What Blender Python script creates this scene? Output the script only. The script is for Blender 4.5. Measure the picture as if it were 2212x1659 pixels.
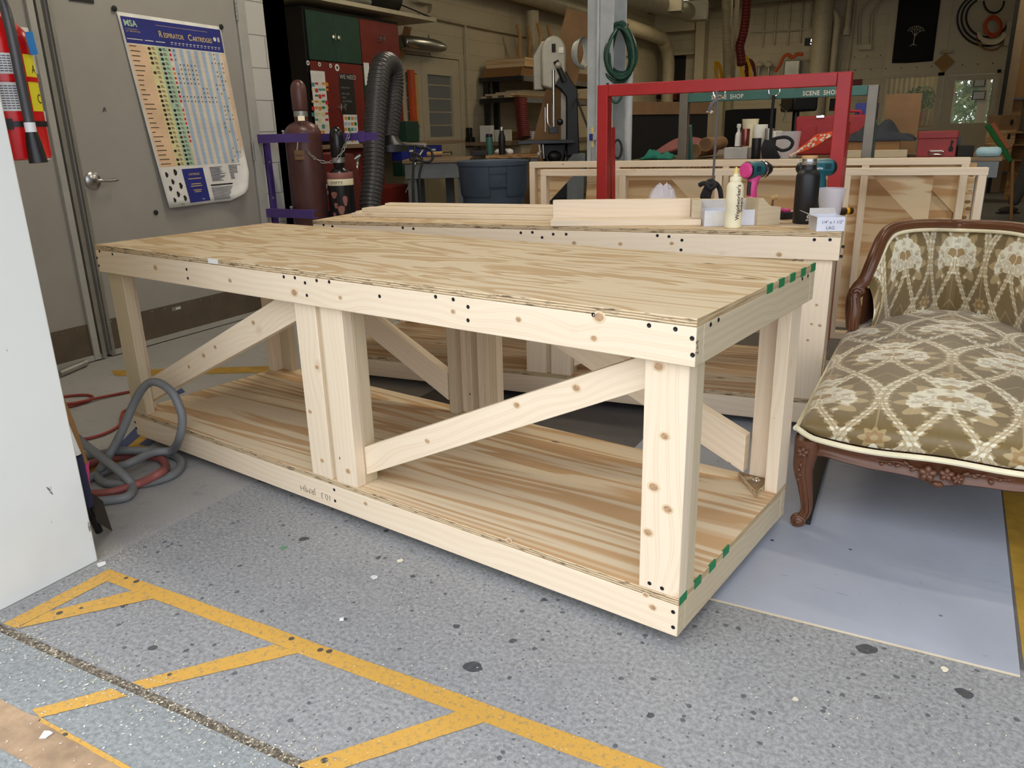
import bpy, math, random
import numpy as np
from mathutils import Matrix, Vector
random.seed(7); rng=np.random.RandomState(5)
for o in list(bpy.data.objects): bpy.data.objects.remove(o)
SC=bpy.context.scene; COL=SC.collection
# ------------------------------------------------------------------ camera
IW,IH,FPX=2212.0,1659.0,1699.05
CAM=np.array([0.413,-1.543,1.1834]); YAW,PITCH,ROLL=2.0712657,-0.3106515,-0.0256319
def _cam():
    fw=np.array([math.cos(PITCH)*math.cos(YAW),math.cos(PITCH)*math.sin(YAW),math.sin(PITCH)])
    r=np.cross(fw,[0,0,1]); r/=np.linalg.norm(r); u=np.cross(r,fw); c,s=math.cos(ROLL),math.sin(ROLL)
    return np.array([c*r+s*u,-s*r+c*u,fw])
MC=_cam()
cd=bpy.data.cameras.new('camera'); cam=bpy.data.objects.new('camera',cd); COL.objects.link(cam)
cd.sensor_width=36; cd.lens=36*FPX/IW; cd.clip_start=.02; cd.clip_end=200
mw=Matrix.Identity(4)
for i in range(3):
    mw[i][0]=MC[0][i]; mw[i][1]=MC[1][i]; mw[i][2]=-MC[2][i]; mw[i][3]=CAM[i]
cam.matrix_world=mw; SC.camera=cam
# survey helpers: where the sight line through a measured point meets a real plane of the place
def _ray(u,v): return MC.T@np.array([(u-IW/2)/FPX,(IH/2-v)/FPX,1.])
def _pl(u,v,k,val):
    d=_ray(u,v); return Vector(CAM+d*((val-CAM[k])/d[k]))
def xp(u,v,X): return _pl(u,v,0,X)
def yp(u,v,Y): return _pl(u,v,1,Y)
def zp(u,v,Z=0): return _pl(u,v,2,Z)
def dep(u,v,t): return Vector(CAM+_ray(u,v)*t)
# ------------------------------------------------------------------ world, sun, exposure
SC.view_settings.view_transform='Standard'; SC.view_settings.look='None'
SC.view_settings.exposure=0.0; SC.view_settings.gamma=1.0; SC.view_settings.use_curve_mapping=False
wd=bpy.data.worlds.new('world'); SC.world=wd; wd.use_nodes=True
wn=wd.node_tree; bgn=wn.nodes['Background']; bgn.inputs['Color'].default_value=(0.86,0.91,1.0,1); bgn.inputs['Strength'].default_value=2.3
sl=bpy.data.lights.new('daylight','SUN'); sl.energy=0.75; sl.angle=math.radians(75); sl.color=(1.0,0.97,0.92)
so=bpy.data.objects.new('daylight',sl); COL.objects.link(so)
so.rotation_euler=Vector((0.35,0.62,-0.72)).to_track_quat('-Z','Y').to_euler()
# ------------------------------------------------------------------ materials
def S(r,g,b):
    f=lambda c:(c/255/12.92) if c/255<=.04045 else ((c/255+.055)/1.055)**2.4
    return (f(r),f(g),f(b),1)
M={}
class NT:
    def __init__(s,name):
        m=bpy.data.materials.new(name); m.use_nodes=True; s.m=m; s.t=m.node_tree; s.b=s.t.nodes['Principled BSDF']; M[name]=m
    def n(s,typ,**kw):
        nd=s.t.nodes.new(typ)
        for k,v in kw.items():
            if k in nd.inputs.keys(): nd.inputs[k].default_value=v
            else: setattr(nd,k,v)
        return nd
    def l(s,a,b): s.t.links.new(a,b)
    def math(s,op,a,b=None,c=None):
        nd=s.t.nodes.new('ShaderNodeMath'); nd.operation=op
        for i,x in enumerate((a,b,c)):
            if x is None: continue
            if isinstance(x,(int,float)): nd.inputs[i].default_value=x
            else: s.l(x,nd.inputs[i])
        return nd.outputs[0]
    def mix(s,f,a,b,typ='MIX'):
        nd=s.t.nodes.new('ShaderNodeMix'); nd.data_type='RGBA'; nd.blend_type=typ
        for i,x in ((0,f),(6,a),(7,b)):
            if isinstance(x,(int,float)): nd.inputs[i].default_value=x
            elif isinstance(x,tuple): nd.inputs[i].default_value=x
            else: s.l(x,nd.inputs[i])
        return nd.outputs[2]
    def ramp(s,f,pts,interp='LINEAR'):
        nd=s.t.nodes.new('ShaderNodeValToRGB'); cr=nd.color_ramp; cr.interpolation=interp
        while len(cr.elements)>1: cr.elements.remove(cr.elements[-1])
        cr.elements[0].position=pts[0][0]; cr.elements[0].color=pts[0][1]
        for p,c in pts[1:]:
            e=cr.elements.new(p); e.color=c
        s.l(f,nd.inputs[0]); return nd.outputs[0]
    def noise(s,vec,scale,detail=2,rough=.5,dist=0,dim='3D'):
        nd=s.t.nodes.new('ShaderNodeTexNoise'); nd.noise_dimensions=dim
        nd.inputs['Scale'].default_value=scale; nd.inputs['Detail'].default_value=detail
        nd.inputs['Roughness'].default_value=rough; nd.inputs['Distortion'].default_value=dist
        if vec is not None: s.l(vec,nd.inputs['Vector'])
        return nd.outputs[0]
    def vor(s,vec,scale,feat='F1',rand=1.):
        nd=s.t.nodes.new('ShaderNodeTexVoronoi'); nd.feature=feat; nd.inputs['Scale'].default_value=scale; nd.inputs['Randomness'].default_value=rand
        s.l(vec,nd.inputs['Vector']); return nd
    def mapv(s,vec,sc=(1,1,1),lo=(0,0,0)):
        nd=s.t.nodes.new('ShaderNodeMapping'); nd.inputs['Scale'].default_value=sc; nd.inputs['Location'].default_value=lo; s.l(vec,nd.inputs['Vector']); return nd.outputs[0]
    def col(s,c):
        if isinstance(c,tuple): s.b.inputs['Base Color'].default_value=c
        else: s.l(c,s.b.inputs['Base Color'])
    def set(s,rough=.5,metal=0,spec=None):
        s.b.inputs['Roughness'].default_value=rough; s.b.inputs['Metallic'].default_value=metal
        if spec is not None: s.b.inputs['Specular IOR Level'].default_value=spec
    def bump(s,h,strength=.3,dist=.01):
        nd=s.t.nodes.new('ShaderNodeBump'); nd.inputs['Strength'].default_value=strength; nd.inputs['Distance'].default_value=dist
        s.l(h,nd.inputs['Height']); s.l(nd.outputs[0],s.b.inputs['Normal'])
    def gvec(s): return s.n('ShaderNodeNewGeometry').outputs['Position']
    def uv(s): return s.n('ShaderNodeTexCoord').outputs['UV']
def dk(c,f): return (c[0]*f,c[1]*f,c[2]*f,1)
def simple(name,rgb,rough=.5,metal=0,var=.18,scale=9,bump=0,spec=None):
    t=NT(name); c=S(*rgb); v=t.gvec(); n=t.noise(v,scale,4,.6)
    t.col(t.ramp(n,[(.3,dk(c,1-var)),(.7,dk(c,1+var))])); t.set(rough,metal,spec)
    if bump: t.bump(t.noise(v,scale*8,3),bump,.004)
    return t.m
def wood(name,pale,tan,knot,ringk=1.0,knots=True):
    t=NT(name); uv=t.uv()
    warp=t.noise(t.mapv(uv,(1.1,3.5,1)),1.0,2,.5)
    vec=t.mapv(uv,(.16,1,1))
    if knots:
        vo=t.vor(t.mapv(uv,(3.1,4.6,1)),1.0); d=vo.outputs['Distance']
        vk=t.vor(t.mapv(uv,(7.0,10.,1),(3.3,1.7,0)),1.0).outputs['Distance']
        eye=t.math('MULTIPLY',t.math('POWER',t.math('MAXIMUM',t.math('SUBTRACT',1.0,t.math('MULTIPLY',d,2.2)),0.0),2.),.03)
    w=t.n('ShaderNodeTexWave'); w.wave_type='BANDS'; w.bands_direction='Y'
    w.inputs['Scale'].default_value=14*ringk; w.inputs['Distortion'].default_value=0
    sx=t.n('ShaderNodeSeparateXYZ'); t.l(vec,sx.inputs[0])
    yy=t.math('ADD',sx.outputs[1],t.math('MULTIPLY',warp,.16))
    if knots: yy=t.math('ADD',yy,eye)
    cb=t.n('ShaderNodeCombineXYZ'); t.l(sx.outputs[0],cb.inputs[0]); t.l(yy,cb.inputs[1])
    t.l(cb.outputs[0],w.inputs['Vector'])
    ring=t.mix(t.math('MULTIPLY',t.noise(t.mapv(uv,(.9,14,1)),1.0,2),.85),pale,t.ramp(w.outputs[1],[(0,pale),(.60,pale),(.88,tan),(1,dk(pale,.96))]))
    streak=t.noise(t.mapv(uv,(1.3,60,1)),1.0,3,.6)
    tint=t.noise(t.mapv(uv,(.7,4,1)),1.0,1)
    c=t.mix(t.math('MULTIPLY',t.math('SUBTRACT',streak,.35),.55),ring,tan)
    c=t.mix(t.math('MULTIPLY',tint,.30),c,dk(pale,1.04))
    if knots:
        c=t.mix(t.ramp(d,[(0,(1,1,1,1)),(.035,(.8,.8,.8,1)),(.05,(.3,.3,.3,1)),(.10,(0,0,0,1))]),c,knot)
        c=t.mix(t.ramp(vk,[(0,(1,1,1,1)),(.03,(1,1,1,1)),(.05,(0,0,0,1))]),c,dk(knot,.45))
    t.col(c); t.set(.62,0,.25); t.bump(streak,.12,.002); return t.m
wood('pine',S(233,215,188),S(214,184,146),S(176,124,76))
wood('pine_white',S(240,222,196),S(224,195,158),S(178,130,88))
wood('pine_grey',S(206,190,160),S(182,158,120),S(130,95,62))
wood('old_wood',S(150,112,70),S(112,78,44),S(60,38,20),1.4)
def ply(name,pale,tan,k=5.0,sx=.9,sy=6.5,seed=0,streaky=.3):
    t=NT(name); uv=t.uv(); v=t.mapv(uv,(sx,sy,1),(seed,seed*.7,0))
    n=t.noise(v,1.0,3.5,.48,1.1)
    fr=t.math('FRACT',t.math('MULTIPLY',n,k*2))
    c=t.ramp(fr,[(0,pale),(.34,pale),(.46,tan),(.70,dk(tan,1.08)),(.97,pale)])
    n2=t.noise(t.mapv(uv,(3,70,1)),1.0,3,.6)
    c=t.mix(t.math('MULTIPLY',t.math('SUBTRACT',n2,.3),streaky),c,dk(tan,.8))
    vo=t.vor(t.mapv(uv,(2.5,7,1),(seed,0,0)),1.0).outputs['Distance']
    c=t.mix(t.ramp(vo,[(0,(1,1,1,1)),(.03,(1,1,1,1)),(.06,(0,0,0,1))]),c,dk(tan,.35))
    t.col(c); t.set(.6,0,.25); t.bump(n2,.08,.002); return t.m
ply('ply_top',S(220,200,166),S(194,164,124),3.6,1.15,4.8,2.3,.22)
ply('ply_deck',S(232,212,178),S(204,166,122),4.0,.34,4.6,5.1,.22)
ply('ply_dark',S(176,140,96),S(140,98,58),5.5,.5,7,7.7,.35)
ply('ply_panel',S(224,198,156),S(194,154,108),2.6,.45,4.5,11.3,.15)
t=NT('ply_edge'); v=t.gvec(); sx_=t.n('ShaderNodeSeparateXYZ'); t.l(v,sx_.inputs[0])
ly=t.math('FRACT',t.math('MULTIPLY',t.math('ADD',sx_.outputs[2],t.math('MULTIPLY',t.noise(v,14,2),.004)),165.))
n=t.noise(t.mapv(v,(20,20,160)),1.0,3,.7)
c=t.ramp(ly,[(0,S(206,184,146)),(.5,S(222,202,166)),(.62,S(132,104,70)),(.9,S(176,148,110))])
t.col(t.mix(t.ramp(n,[(.52,(0,0,0,1)),(.66,(1,1,1,1))]),c,S(96,74,48))); t.set(.75)
t=NT('ply_edge_y'); t.col(t.ramp(t.noise(t.mapv(t.gvec(),(6,6,220)),1.,3,.7),[(.3,S(150,122,84)),(.6,S(205,180,140))])); t.set(.8)
# floors
def concrete(name,base,dark=.55,spots=True,painty=0.,yel=False):
    t=NT(name); v=t.gvec(); c=S(*base)
    big=t.noise(v,1.1,4,.6); fine=t.noise(v,90,4,.75); mid=t.noise(v,12,4,.65)
    col=t.ramp(big,[(.3,dk(c,.86)),(.7,dk(c,1.1))])
    col=t.mix(.45 if not painty else .18,col,t.ramp(fine,[(.38,dk(c,.40)),(.5,c),(.62,dk(c,1.5))]))
    if painty: col=t.mix(painty,col,dk(c,1.05))
    col=t.mix(t.ramp(mid,[(.56,(0,0,0,1)),(.72,(.4,.4,.4,1))]),col,dk(c,.62))
    if spots:
        for sc,th,mk,cc,lo in ((5.,.085,.86,S(44,45,50),(0,0,0)),(13.,.13,.86,S(60,61,66),(3,1,0)),(31.,.20,.80,S(84,85,90),(1,5,0)),(70.,.22,.72,S(100,101,104),(2,5,0)),(48.,.10,.82,S(222,220,210),(9,2,0)),(9.,.10,.95,S(96,150,110),(4,8,0))):
            vo=t.vor(t.mapv(t.n('ShaderNodeVectorMath').outputs[0] if False else v,(1,1,1),lo),sc)
            d=t.math('ADD',vo.outputs['Distance'],t.math('MULTIPLY',t.math('SUBTRACT',t.noise(v,sc*3,2),.5),.25))
            sp=t.n('ShaderNodeSeparateColor'); t.l(vo.outputs['Color'],sp.inputs[0])
            m=t.math('MULTIPLY',t.math('LESS_THAN',d,th),t.math('GREATER_THAN',sp.outputs[0],mk))
            col=t.mix(t.math('MULTIPLY',m,.8),col,cc)
    t.col(col); t.set(.7,0,.3); t.bump(fine,.25,.003); return t.m
concrete('concrete_out',(156,156,156)); concrete('concrete_apron',(150,154,154),spots=False)
concrete('concrete_in',(112,110,106)); concrete('floor_paint',(164,162,159),spots=False,painty=.5); concrete('floor_dark',(108,106,106),spots=False,painty=.4)
t=NT('sheet_paint'); v=t.gvec(); c=S(172,177,189); col=t.ramp(t.noise(v,2.3,4,.6),[(.3,dk(c,.9)),(.7,dk(c,1.1))])
scr=t.noise(t.mapv(v,(9,60,1)),1.,2,.8,.8); col=t.mix(t.ramp(scr,[(.68,(0,0,0,1)),(.72,(.5,.5,.5,1))]),col,dk(c,.5))
vo=t.vor(v,9.).outputs['Distance']; col=t.mix(t.ramp(vo,[(.04,(.9,.9,.9,1)),(.07,(0,0,0,1))]),col,S(40,38,40))
t.col(col); t.set(.45,0,.4)
t=NT('yellow_paint'); v=t.gvec(); n=t.noise(v,70,5,.85); c=S(218,168,76)
col=t.mix(t.ramp(n,[(.52,(0,0,0,1)),(.64,(.85,.85,.85,1))]),c,S(150,134,104)); vo=t.vor(v,26.); sp=t.n('ShaderNodeSeparateColor'); t.l(vo.outputs['Color'],sp.inputs[0])
col=t.mix(t.math('MULTIPLY',t.math('LESS_THAN',vo.outputs['Distance'],.22),t.math('GREATER_THAN',sp.outputs[1],.78)),col,S(88,80,66)); t.col(col); t.set(.6)
simple('yellow_old',(176,138,52),.6,var=.2,scale=14); simple('blue_tape',(56,70,112),.5)
t=NT('dirt'); v=t.gvec(); n=t.noise(v,120,4,.8); t.col(t.ramp(n,[(.35,S(84,74,62)),(.5,S(134,122,106)),(.64,S(206,194,170))])); t.set(.95); t.bump(n,.8,.01)
simple('rust_stain',(172,144,114),.8,var=.3,scale=14); simple('threshold',(150,150,146),.6,var=.25,scale=30)
simple('chips',(236,226,200),.8); simple('chips_white',(240,240,238),.7)
# wall paints
t=NT('block_paint'); v=t.gvec(); sp=t.n('ShaderNodeSeparateXYZ'); t.l(v,sp.inputs[0]); cb=t.n('ShaderNodeCombineXYZ')
t.l(t.math('ADD',sp.outputs[0],sp.outputs[1]),cb.inputs[0]); t.l(sp.outputs[2],cb.inputs[1])
br=t.n('ShaderNodeTexBrick'); t.l(cb.outputs[0],br.inputs['Vector']); br.inputs['Scale'].default_value=1.0
br.inputs['Brick Width'].default_value=.406; br.inputs['Row Height'].default_value=.203; br.inputs['Mortar Size'].default_value=.006; br.inputs['Mortar Smooth'].default_value=.6
br.inputs['Color1'].default_value=S(206,203,197); br.inputs['Color2'].default_value=S(201,198,192); br.inputs['Mortar'].default_value=S(176,173,166)
t.col(br.outputs[0]); t.set(.6); t.bump(br.outputs[1],.6,-.01)
t=NT('block_beige'); cb=t.n('ShaderNodeCombineXYZ'); sp=t.n('ShaderNodeSeparateXYZ'); t.l(t.gvec(),sp.inputs[0])
t.l(t.math('ADD',sp.outputs[0],sp.outputs[1]),cb.inputs[0]); t.l(sp.outputs[2],cb.inputs[1])
br=t.n('ShaderNodeTexBrick'); t.l(cb.outputs[0],br.inputs['Vector']); br.inputs['Scale'].default_value=1.0
br.inputs['Brick Width'].default_value=.406; br.inputs['Row Height'].default_value=.203; br.inputs['Mortar Size'].default_value=.005; br.inputs['Mortar Smooth'].default_value=.6
br.inputs['Color1'].default_value=S(196,184,158); br.inputs['Color2'].default_value=S(190,178,152); br.inputs['Mortar'].default_value=S(176,164,140)
t.col(br.outputs[0]); t.set(.65); t.bump(br.outputs[1],.4,-.01)
simple('wall_beige',(196,184,158),.7,var=.06,scale=2); simple('ceiling_paint',(120,112,96),.8)
simple('door_grey',(163,159,152),.45,var=.05,scale=3); simple('door_trim',(176,174,168),.45,var=.08)
simple('kick_brown',(98,86,72),.45,var=.12,scale=12); simple('door_beige',(186,174,148),.5,var=.05)
t=NT('jamb_white'); v=t.gvec(); c=S(236,238,234); n=t.noise(t.mapv(v,(1,26,13)),1.,3,.7,.3); n2=t.noise(v,3,3)
col=t.mix(t.ramp(n,[(.71,(0,0,0,1)),(.75,(.9,.9,.9,1))]),c,S(84,80,72)); col=t.mix(t.ramp(n2,[(.5,(0,0,0,1)),(.8,(.25,.25,.25,1))]),col,S(200,200,192)); t.col(col); t.set(.4)
# general
for nm,rgb,ro,me in [('steel',(190,190,190),.3,1),('chrome',(225,225,225),.12,1),('dark_steel',(70,70,72),.4,.9),('galv',(170,170,165),.45,.8),('black_plastic',(22,22,24),.4,0),
  ('black_rubber',(30,30,31),.6,0),('screw_black',(20,19,20),.4,.3),('white_paint',(225,225,222),.5,0),('paper',(232,230,224),.8,0),('cardboard',(150,116,82),.85,0),
  ('purple',(84,62,132),.45,0),('cyl_brown',(92,58,54),.35,0),('cyl_black',(26,25,27),.25,0),('cyl_pink',(150,96,88),.5,0),('cab_green',(28,62,48),.5,0),('cab_red',(112,32,24),.5,0),
  ('board_black',(34,32,30),.8,0),('hose_grey',(122,124,126),.5,0),('hose_red',(150,84,78),.5,0),('cord_red',(150,58,50),.5,0),('orange_cord',(196,82,40),.5,0),
  ('column_paint',(196,200,202),.45,0),('green_hose',(28,70,56),.4,0),('red_frame',(168,32,34),.4,.1),('green_frame',(62,108,98),.45,.1),('bare_steel',(128,122,112),.4,.7),
  ('bin_grey',(78,92,110),.55,0),('bin_dark',(48,58,70),.55,0),('pink',(222,70,140),.4,0),('teal',(20,92,104),.4,0),('bottle_black',(20,20,22),.45,0),('bamboo',(196,158,104),.5,0),
  ('glue_cream',(240,230,196),.45,0),('glue_yellow',(236,206,110),.4,0),('box_white',(226,228,240),.7,0),('box_grey',(196,192,190),.8,0),('ink',(40,40,70),.7,0),('ink_brown',(74,40,34),.6,0),
  ('bench_grey',(118,124,128),.6,0),('table_top',(140,118,92),.7,0),('saw_grey',(176,172,158),.4,.1),('ext_red',(214,22,24),.25,0),('yellow_label',(240,226,40),.5,0),('blue_tag',(30,136,220),.4,0),
  ('hose_black_duct',(66,64,64),.32,0),('duct_beige',(186,172,134),.6,0),('duct_maroon',(110,30,26),.5,0),('pipe_beige',(190,178,150),.5,0),('case_red',(170,44,48),.5,0),('toolbox_red',(150,44,44),.5,0),
  ('rope_orange',(222,84,44),.7,0),('rope_white',(232,214,200),.7,0),('rope_black',(34,33,36),.8,0),('rope_grey',(104,100,104),.9,0),('cloth_dark',(54,58,66),.9,0),('case_blue',(36,48,140),.4,0),
  ('banner',(14,13,14),.9,0),('banner_print',(196,190,168),.9,0),('slow_sign',(150,112,44),.6,0),('copper',(150,88,80),.25,.8),('teal_cloth',(44,130,112),.9,0),('beige_cloth',(170,150,118),.9,0),
  ('leaf',(60,112,52),.6,0),('leaf_pale',(150,176,110),.7,0),('walnut',(100,62,40),.3,0),('piping',(232,222,188),.8,0),('tape_green',(14,124,72),.5,0),('screwdriver_yellow',(236,178,30),.4,0),
  ('handle_brown',(62,36,16),.35,0),('blue_shirt',(60,90,140),.8,0),('poster_blue',(44,50,132),.5,0),('poster_peach',(232,196,158),.6,0),('poster_yellow',(226,216,160),.6,0),('poster_green',(178,206,176),.6,0),
  ('poster_lblue',(168,190,214),.6,0),('poster_cream',(226,214,196),.6,0),('print_red',(206,44,54),.6,0),('print_orange',(226,142,50),.6,0),('print_teal',(74,150,140),.6,0),('print_grn',(40,130,80),.6,0),('print_black',(36,34,36),.6,0),
  ('gold',(222,196,130),.5,0),('denim',(70,66,62),.9,0),('shoe',(58,46,38),.8,0),('pale_blue',(172,206,214),.4,0),('broom_green',(30,110,52),.8,0),('terracotta',(170,98,66),.8,0)]:
    simple(nm,rgb,ro,me,var=.12,scale=7)
def glass(name,col=(1,1,1,1),rough=.05,alpha=.25):
    t=NT(name); t.b.inputs['Base Color'].default_value=col; t.b.inputs['Roughness'].default_value=rough; t.b.inputs['Alpha'].default_value=alpha
    t.b.inputs['IOR'].default_value=1.12 if 'window' in name else 1.45
glass('window_glass',(.8,.85,.8,1),.05,.12); glass('cup_plastic',(.86,.86,.92,1),.3,.42); glass('bag_plastic',(.85,.85,.98,1),.3,.5)
def emis(name,c,s):
    t=NT(name); t.b.inputs['Emission Color'].default_value=c; t.b.inputs['Emission Strength'].default_value=s; t.b.inputs['Base Color'].default_value=(.8,.8,.8,1)
emis('tube_glow',(1,.86,.5,1),9); emis('bulb_glow',(1,.93,.7,1),14); emis('led_glow',(.85,.92,1,1),1.6)
t=NT('satin'); at=t.n('ShaderNodeVertexColor'); at.layer_name='pattern'; t.col(at.outputs[0]); t.set(.42,0,.45)
wv=t.noise(t.mapv(t.uv(),(60,900,1)),1.,2,.6); t.bump(wv,.08,.001); t.b.inputs['Sheen Weight'].default_value=.25
# ------------------------------------------------------------------ mesh builder
class MB:
    def __init__(s): s.v=[];s.f=[];s.m=[];s.uv=[]
    def add(s,vs,fs,mat,uvs=None):
        b=len(s.v); s.v+= [tuple(x) for x in vs]
        for i,f in enumerate(fs):
            s.f.append([b+k for k in f]); s.m.append(mat if isinstance(mat,str) else mat[i])
            s.uv.append(uvs[i] if uvs else None)
        return s
    def box(s,x0,x1,y0,y1,z0,z1,mat,X=None,grain=0,end=None):
        if x0>x1: x0,x1=x1,x0
        if y0>y1: y0,y1=y1,y0
        if z0>z1: z0,z1=z1,z0
        c=[(x,y,z) for z in (z0,z1) for y in (y0,y1) for x in (x0,x1)]
        F=[(0,2,3,1),(4,5,7,6),(0,1,5,4),(2,6,7,3),(0,4,6,2),(1,3,7,5)]
        nax=[2,2,1,1,0,0]; ro=random.uniform(0,40); rv=random.uniform(0,40); uvs=[]; mats=[]
        for fi,f in enumerate(F):
            o=[a for a in (0,1,2) if a!=nax[fi]]
            if grain in o: ga=grain; ca=[a for a in o if a!=grain][0]
            else: ga,ca=o
            uvs.append([(c[k][ga]+ro,c[k][ca]+rv+(.37*nax[fi])) for k in f])
            mats.append(end if (end and nax[fi]==grain) else mat)
        if X is not None: c=[X@Vector(p) for p in c]
        return s.add(c,F,mats,uvs)
    def prism(s,poly,a,b,mat,X=None,side=None):
        n=len(poly); vs=[(p[0],p[1],a) for p in poly]+[(p[0],p[1],b) for p in poly]
        fs=[list(range(n))[::-1],[n+i for i in range(n)]]+[[i,(i+1)%n,n+(i+1)%n,n+i] for i in range(n)]
        ar=sum(poly[i][0]*poly[(i+1)%n][1]-poly[(i+1)%n][0]*poly[i][1] for i in range(n))
        if (ar<0)!=(b<a): fs=[f[::-1] for f in fs]
        o1=random.uniform(0,30); uvs=[[(vs[k][0]+o1,vs[k][1]+o1) for k in f] for f in fs]
        if X is not None: vs=[X@Vector(p) for p in vs]
        return s.add(vs,fs,[mat,mat]+[side or mat]*n,uvs)
    def tube(s,pts,r,mat,seg=10,closed=False,cap=True,flat=1.):
        P=[Vector(p) for p in pts]; n=len(P); R=r if isinstance(r,(list,tuple)) else [r]*n
        vs=[];up=None
        for i in range(n):
            if closed: d=(P[(i+1)%n]-P[(i-1)%n])
            else: d=P[min(i+1,n-1)]-P[max(i-1,0)]
            if d.length<1e-9: d=Vector((0,0,1))
            d.normalize()
            if up is None: up=Vector((0,0,1)) if abs(d.z)<.9 else Vector((1,0,0))
            a=d.cross(up)
            if a.length<1e-5: a=d.orthogonal()
            a.normalize(); b=a.cross(d); up=b
            for k in range(seg):
                t=2*math.pi*k/seg; vs.append(P[i]+a*(math.cos(t)*R[i])+b*(math.sin(t)*R[i]*flat))
        fs=[]
        for i in range(n if closed else n-1):
            j=(i+1)%n
            for k in range(seg):
                k2=(k+1)%seg; fs.append([i*seg+k,i*seg+k2,j*seg+k2,j*seg+k])
        if cap and not closed: fs.append(list(range(seg))[::-1]); fs.append([(n-1)*seg+k for k in range(seg)])
        return s.add(vs,fs,mat)
    def lathe(s,prof,mat,X=None,seg=24):
        vs=[];n=len(prof)
        for r,z in prof:
            for k in range(seg):
                t=2*math.pi*k/seg; vs.append((r*math.cos(t),r*math.sin(t),z))
        fs=[]
        for i in range(n-1):
            for k in range(seg):
                k2=(k+1)%seg; fs.append([i*seg+k,i*seg+k2,(i+1)*seg+k2,(i+1)*seg+k])
        if prof[0][0]>1e-5: fs.append(list(range(seg))[::-1])
        if prof[-1][0]>1e-5: fs.append([(n-1)*seg+k for k in range(seg)])
        if X is not None: vs=[X@Vector(p) for p in vs]
        return s.add(vs,fs,mat if isinstance(mat,str) else [mat[min(i//seg,len(mat)-1)] for i in range(len(fs))])
    def sphere(s,c,r,mat,sx=1,sy=1,sz=1,seg=14,X=None):
        c=Vector(c); Y=Matrix.Translation(c)@Matrix.Diagonal((sx,sy,sz,1))
        if X is not None: Y=X@Y
        return s.lathe([(r*math.sin(math.pi*i/8),-r*math.cos(math.pi*i/8)) for i in range(9)],mat,Y,seg)
    def quad(s,a,b,c,d,mat): 
        w=(Vector(b)-Vector(a)).length; h=(Vector(d)-Vector(a)).length; o=random.uniform(0,20)
        return s.add([a,b,c,d],[[0,1,2,3]],mat,[[(o,o),(o+w,o),(o+w,o+h),(o,o+h)]])
    def cyl(s,a,b,r,mat,seg=16): return s.tube([a,b],r,mat,seg)
    def text(s,body,size,mat,X,align='LEFT',bold=0,xs=1.,sp=1.):
        cu=bpy.data.curves.new('t','FONT'); cu.body=body; cu.size=size; cu.align_x=align; cu.resolution_u=3; cu.offset=bold; cu.space_character=sp; cu.extrude=.0
        o=bpy.data.objects.new('t',cu); COL.objects.link(o); bpy.context.view_layer.update()
        dg=bpy.context.evaluated_depsgraph_get(); me=bpy.data.meshes.new_from_object(o.evaluated_get(dg))
        s.add([X@Vector((v.co.x*xs,v.co.y,0)) for v in me.vertices],[list(p.vertices) for p in me.polygons],mat)
        bpy.data.objects.remove(o); bpy.data.curves.remove(cu); bpy.data.meshes.remove(me); return s
    def build(s,name,parent=None,bevel=0,sharp=.7,kind=None,label=None):
        me=bpy.data.meshes.new(name); W=wm(parent).inverted() if parent else Matrix.Identity(4)
        me.from_pydata([W@Vector(v) for v in s.v],[],s.f); mats=[]
        for m in s.m:
            if m not in mats: mats.append(m)
        for m in mats: me.materials.append(M[m])
        me.polygons.foreach_set('material_index',[mats.index(m) for m in s.m])
        if any(u is not None for u in s.uv):
            ul=me.uv_layers.new(name='UVMap'); k=0
            flat=[]
            for f,u in zip(s.f,s.uv):
                for j in range(len(f)): flat+= list(u[j]) if u else [0.,0.]
            ul.data.foreach_set('uv',flat)
        me.shade_smooth(); me.set_sharp_from_angle(angle=sharp); me.update()
        o=bpy.data.objects.new(name,me); COL.objects.link(o)
        if parent: o.parent=parent
        if bevel:
            b=o.modifiers.new('bevel','BEVEL'); b.width=bevel; b.segments=2; b.limit_method='ANGLE'; b.angle_limit=.9
        if kind: o['kind']=kind
        if label: o['label']=label
        return o
def wm(o):
    m=o.matrix_basis.copy()
    while o.parent: o=o.parent; m=o.matrix_basis@m
    return m
def tag(o,label,cat,group=None,kind=None):
    o['label']=label; o['category']=cat
    if group: o['group']=group
    if kind: o['kind']=kind
    return o
def thing(name,label,cat,loc=(0,0,0),rz=0,group=None):
    o=bpy.data.objects.new(name,None); COL.objects.link(o); o.location=loc; o.rotation_euler=(0,0,rz); o.empty_display_size=.1
    return tag(o,label,cat,group)
def struct(mb,name,parent=None,**k):
    o=mb.build(name,parent,**k)
    if parent is None: o['kind']='structure'
    return o
def copy_tree(o,parent=None):
    c=o.copy(); COL.objects.link(c); c.parent=parent
    for ch in list(o.children): copy_tree(ch,c)
    return c
def TR(x=0,y=0,z=0): return Matrix.Translation((x,y,z))
def RX(a): return Matrix.Rotation(a,4,'X')
def RY(a): return Matrix.Rotation(a,4,'Y')
def RZ(a): return Matrix.Rotation(a,4,'Z')
def frame(o,x,y):   # matrix with given origin and in-plane axes
    x=Vector(x).normalized(); z=x.cross(Vector(y)).normalized(); y=z.cross(x)
    m=Matrix.Identity(4)
    for i in range(3): m[i][0]=x[i]; m[i][1]=y[i]; m[i][2]=z[i]; m[i][3]=o[i]
    return m
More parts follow.
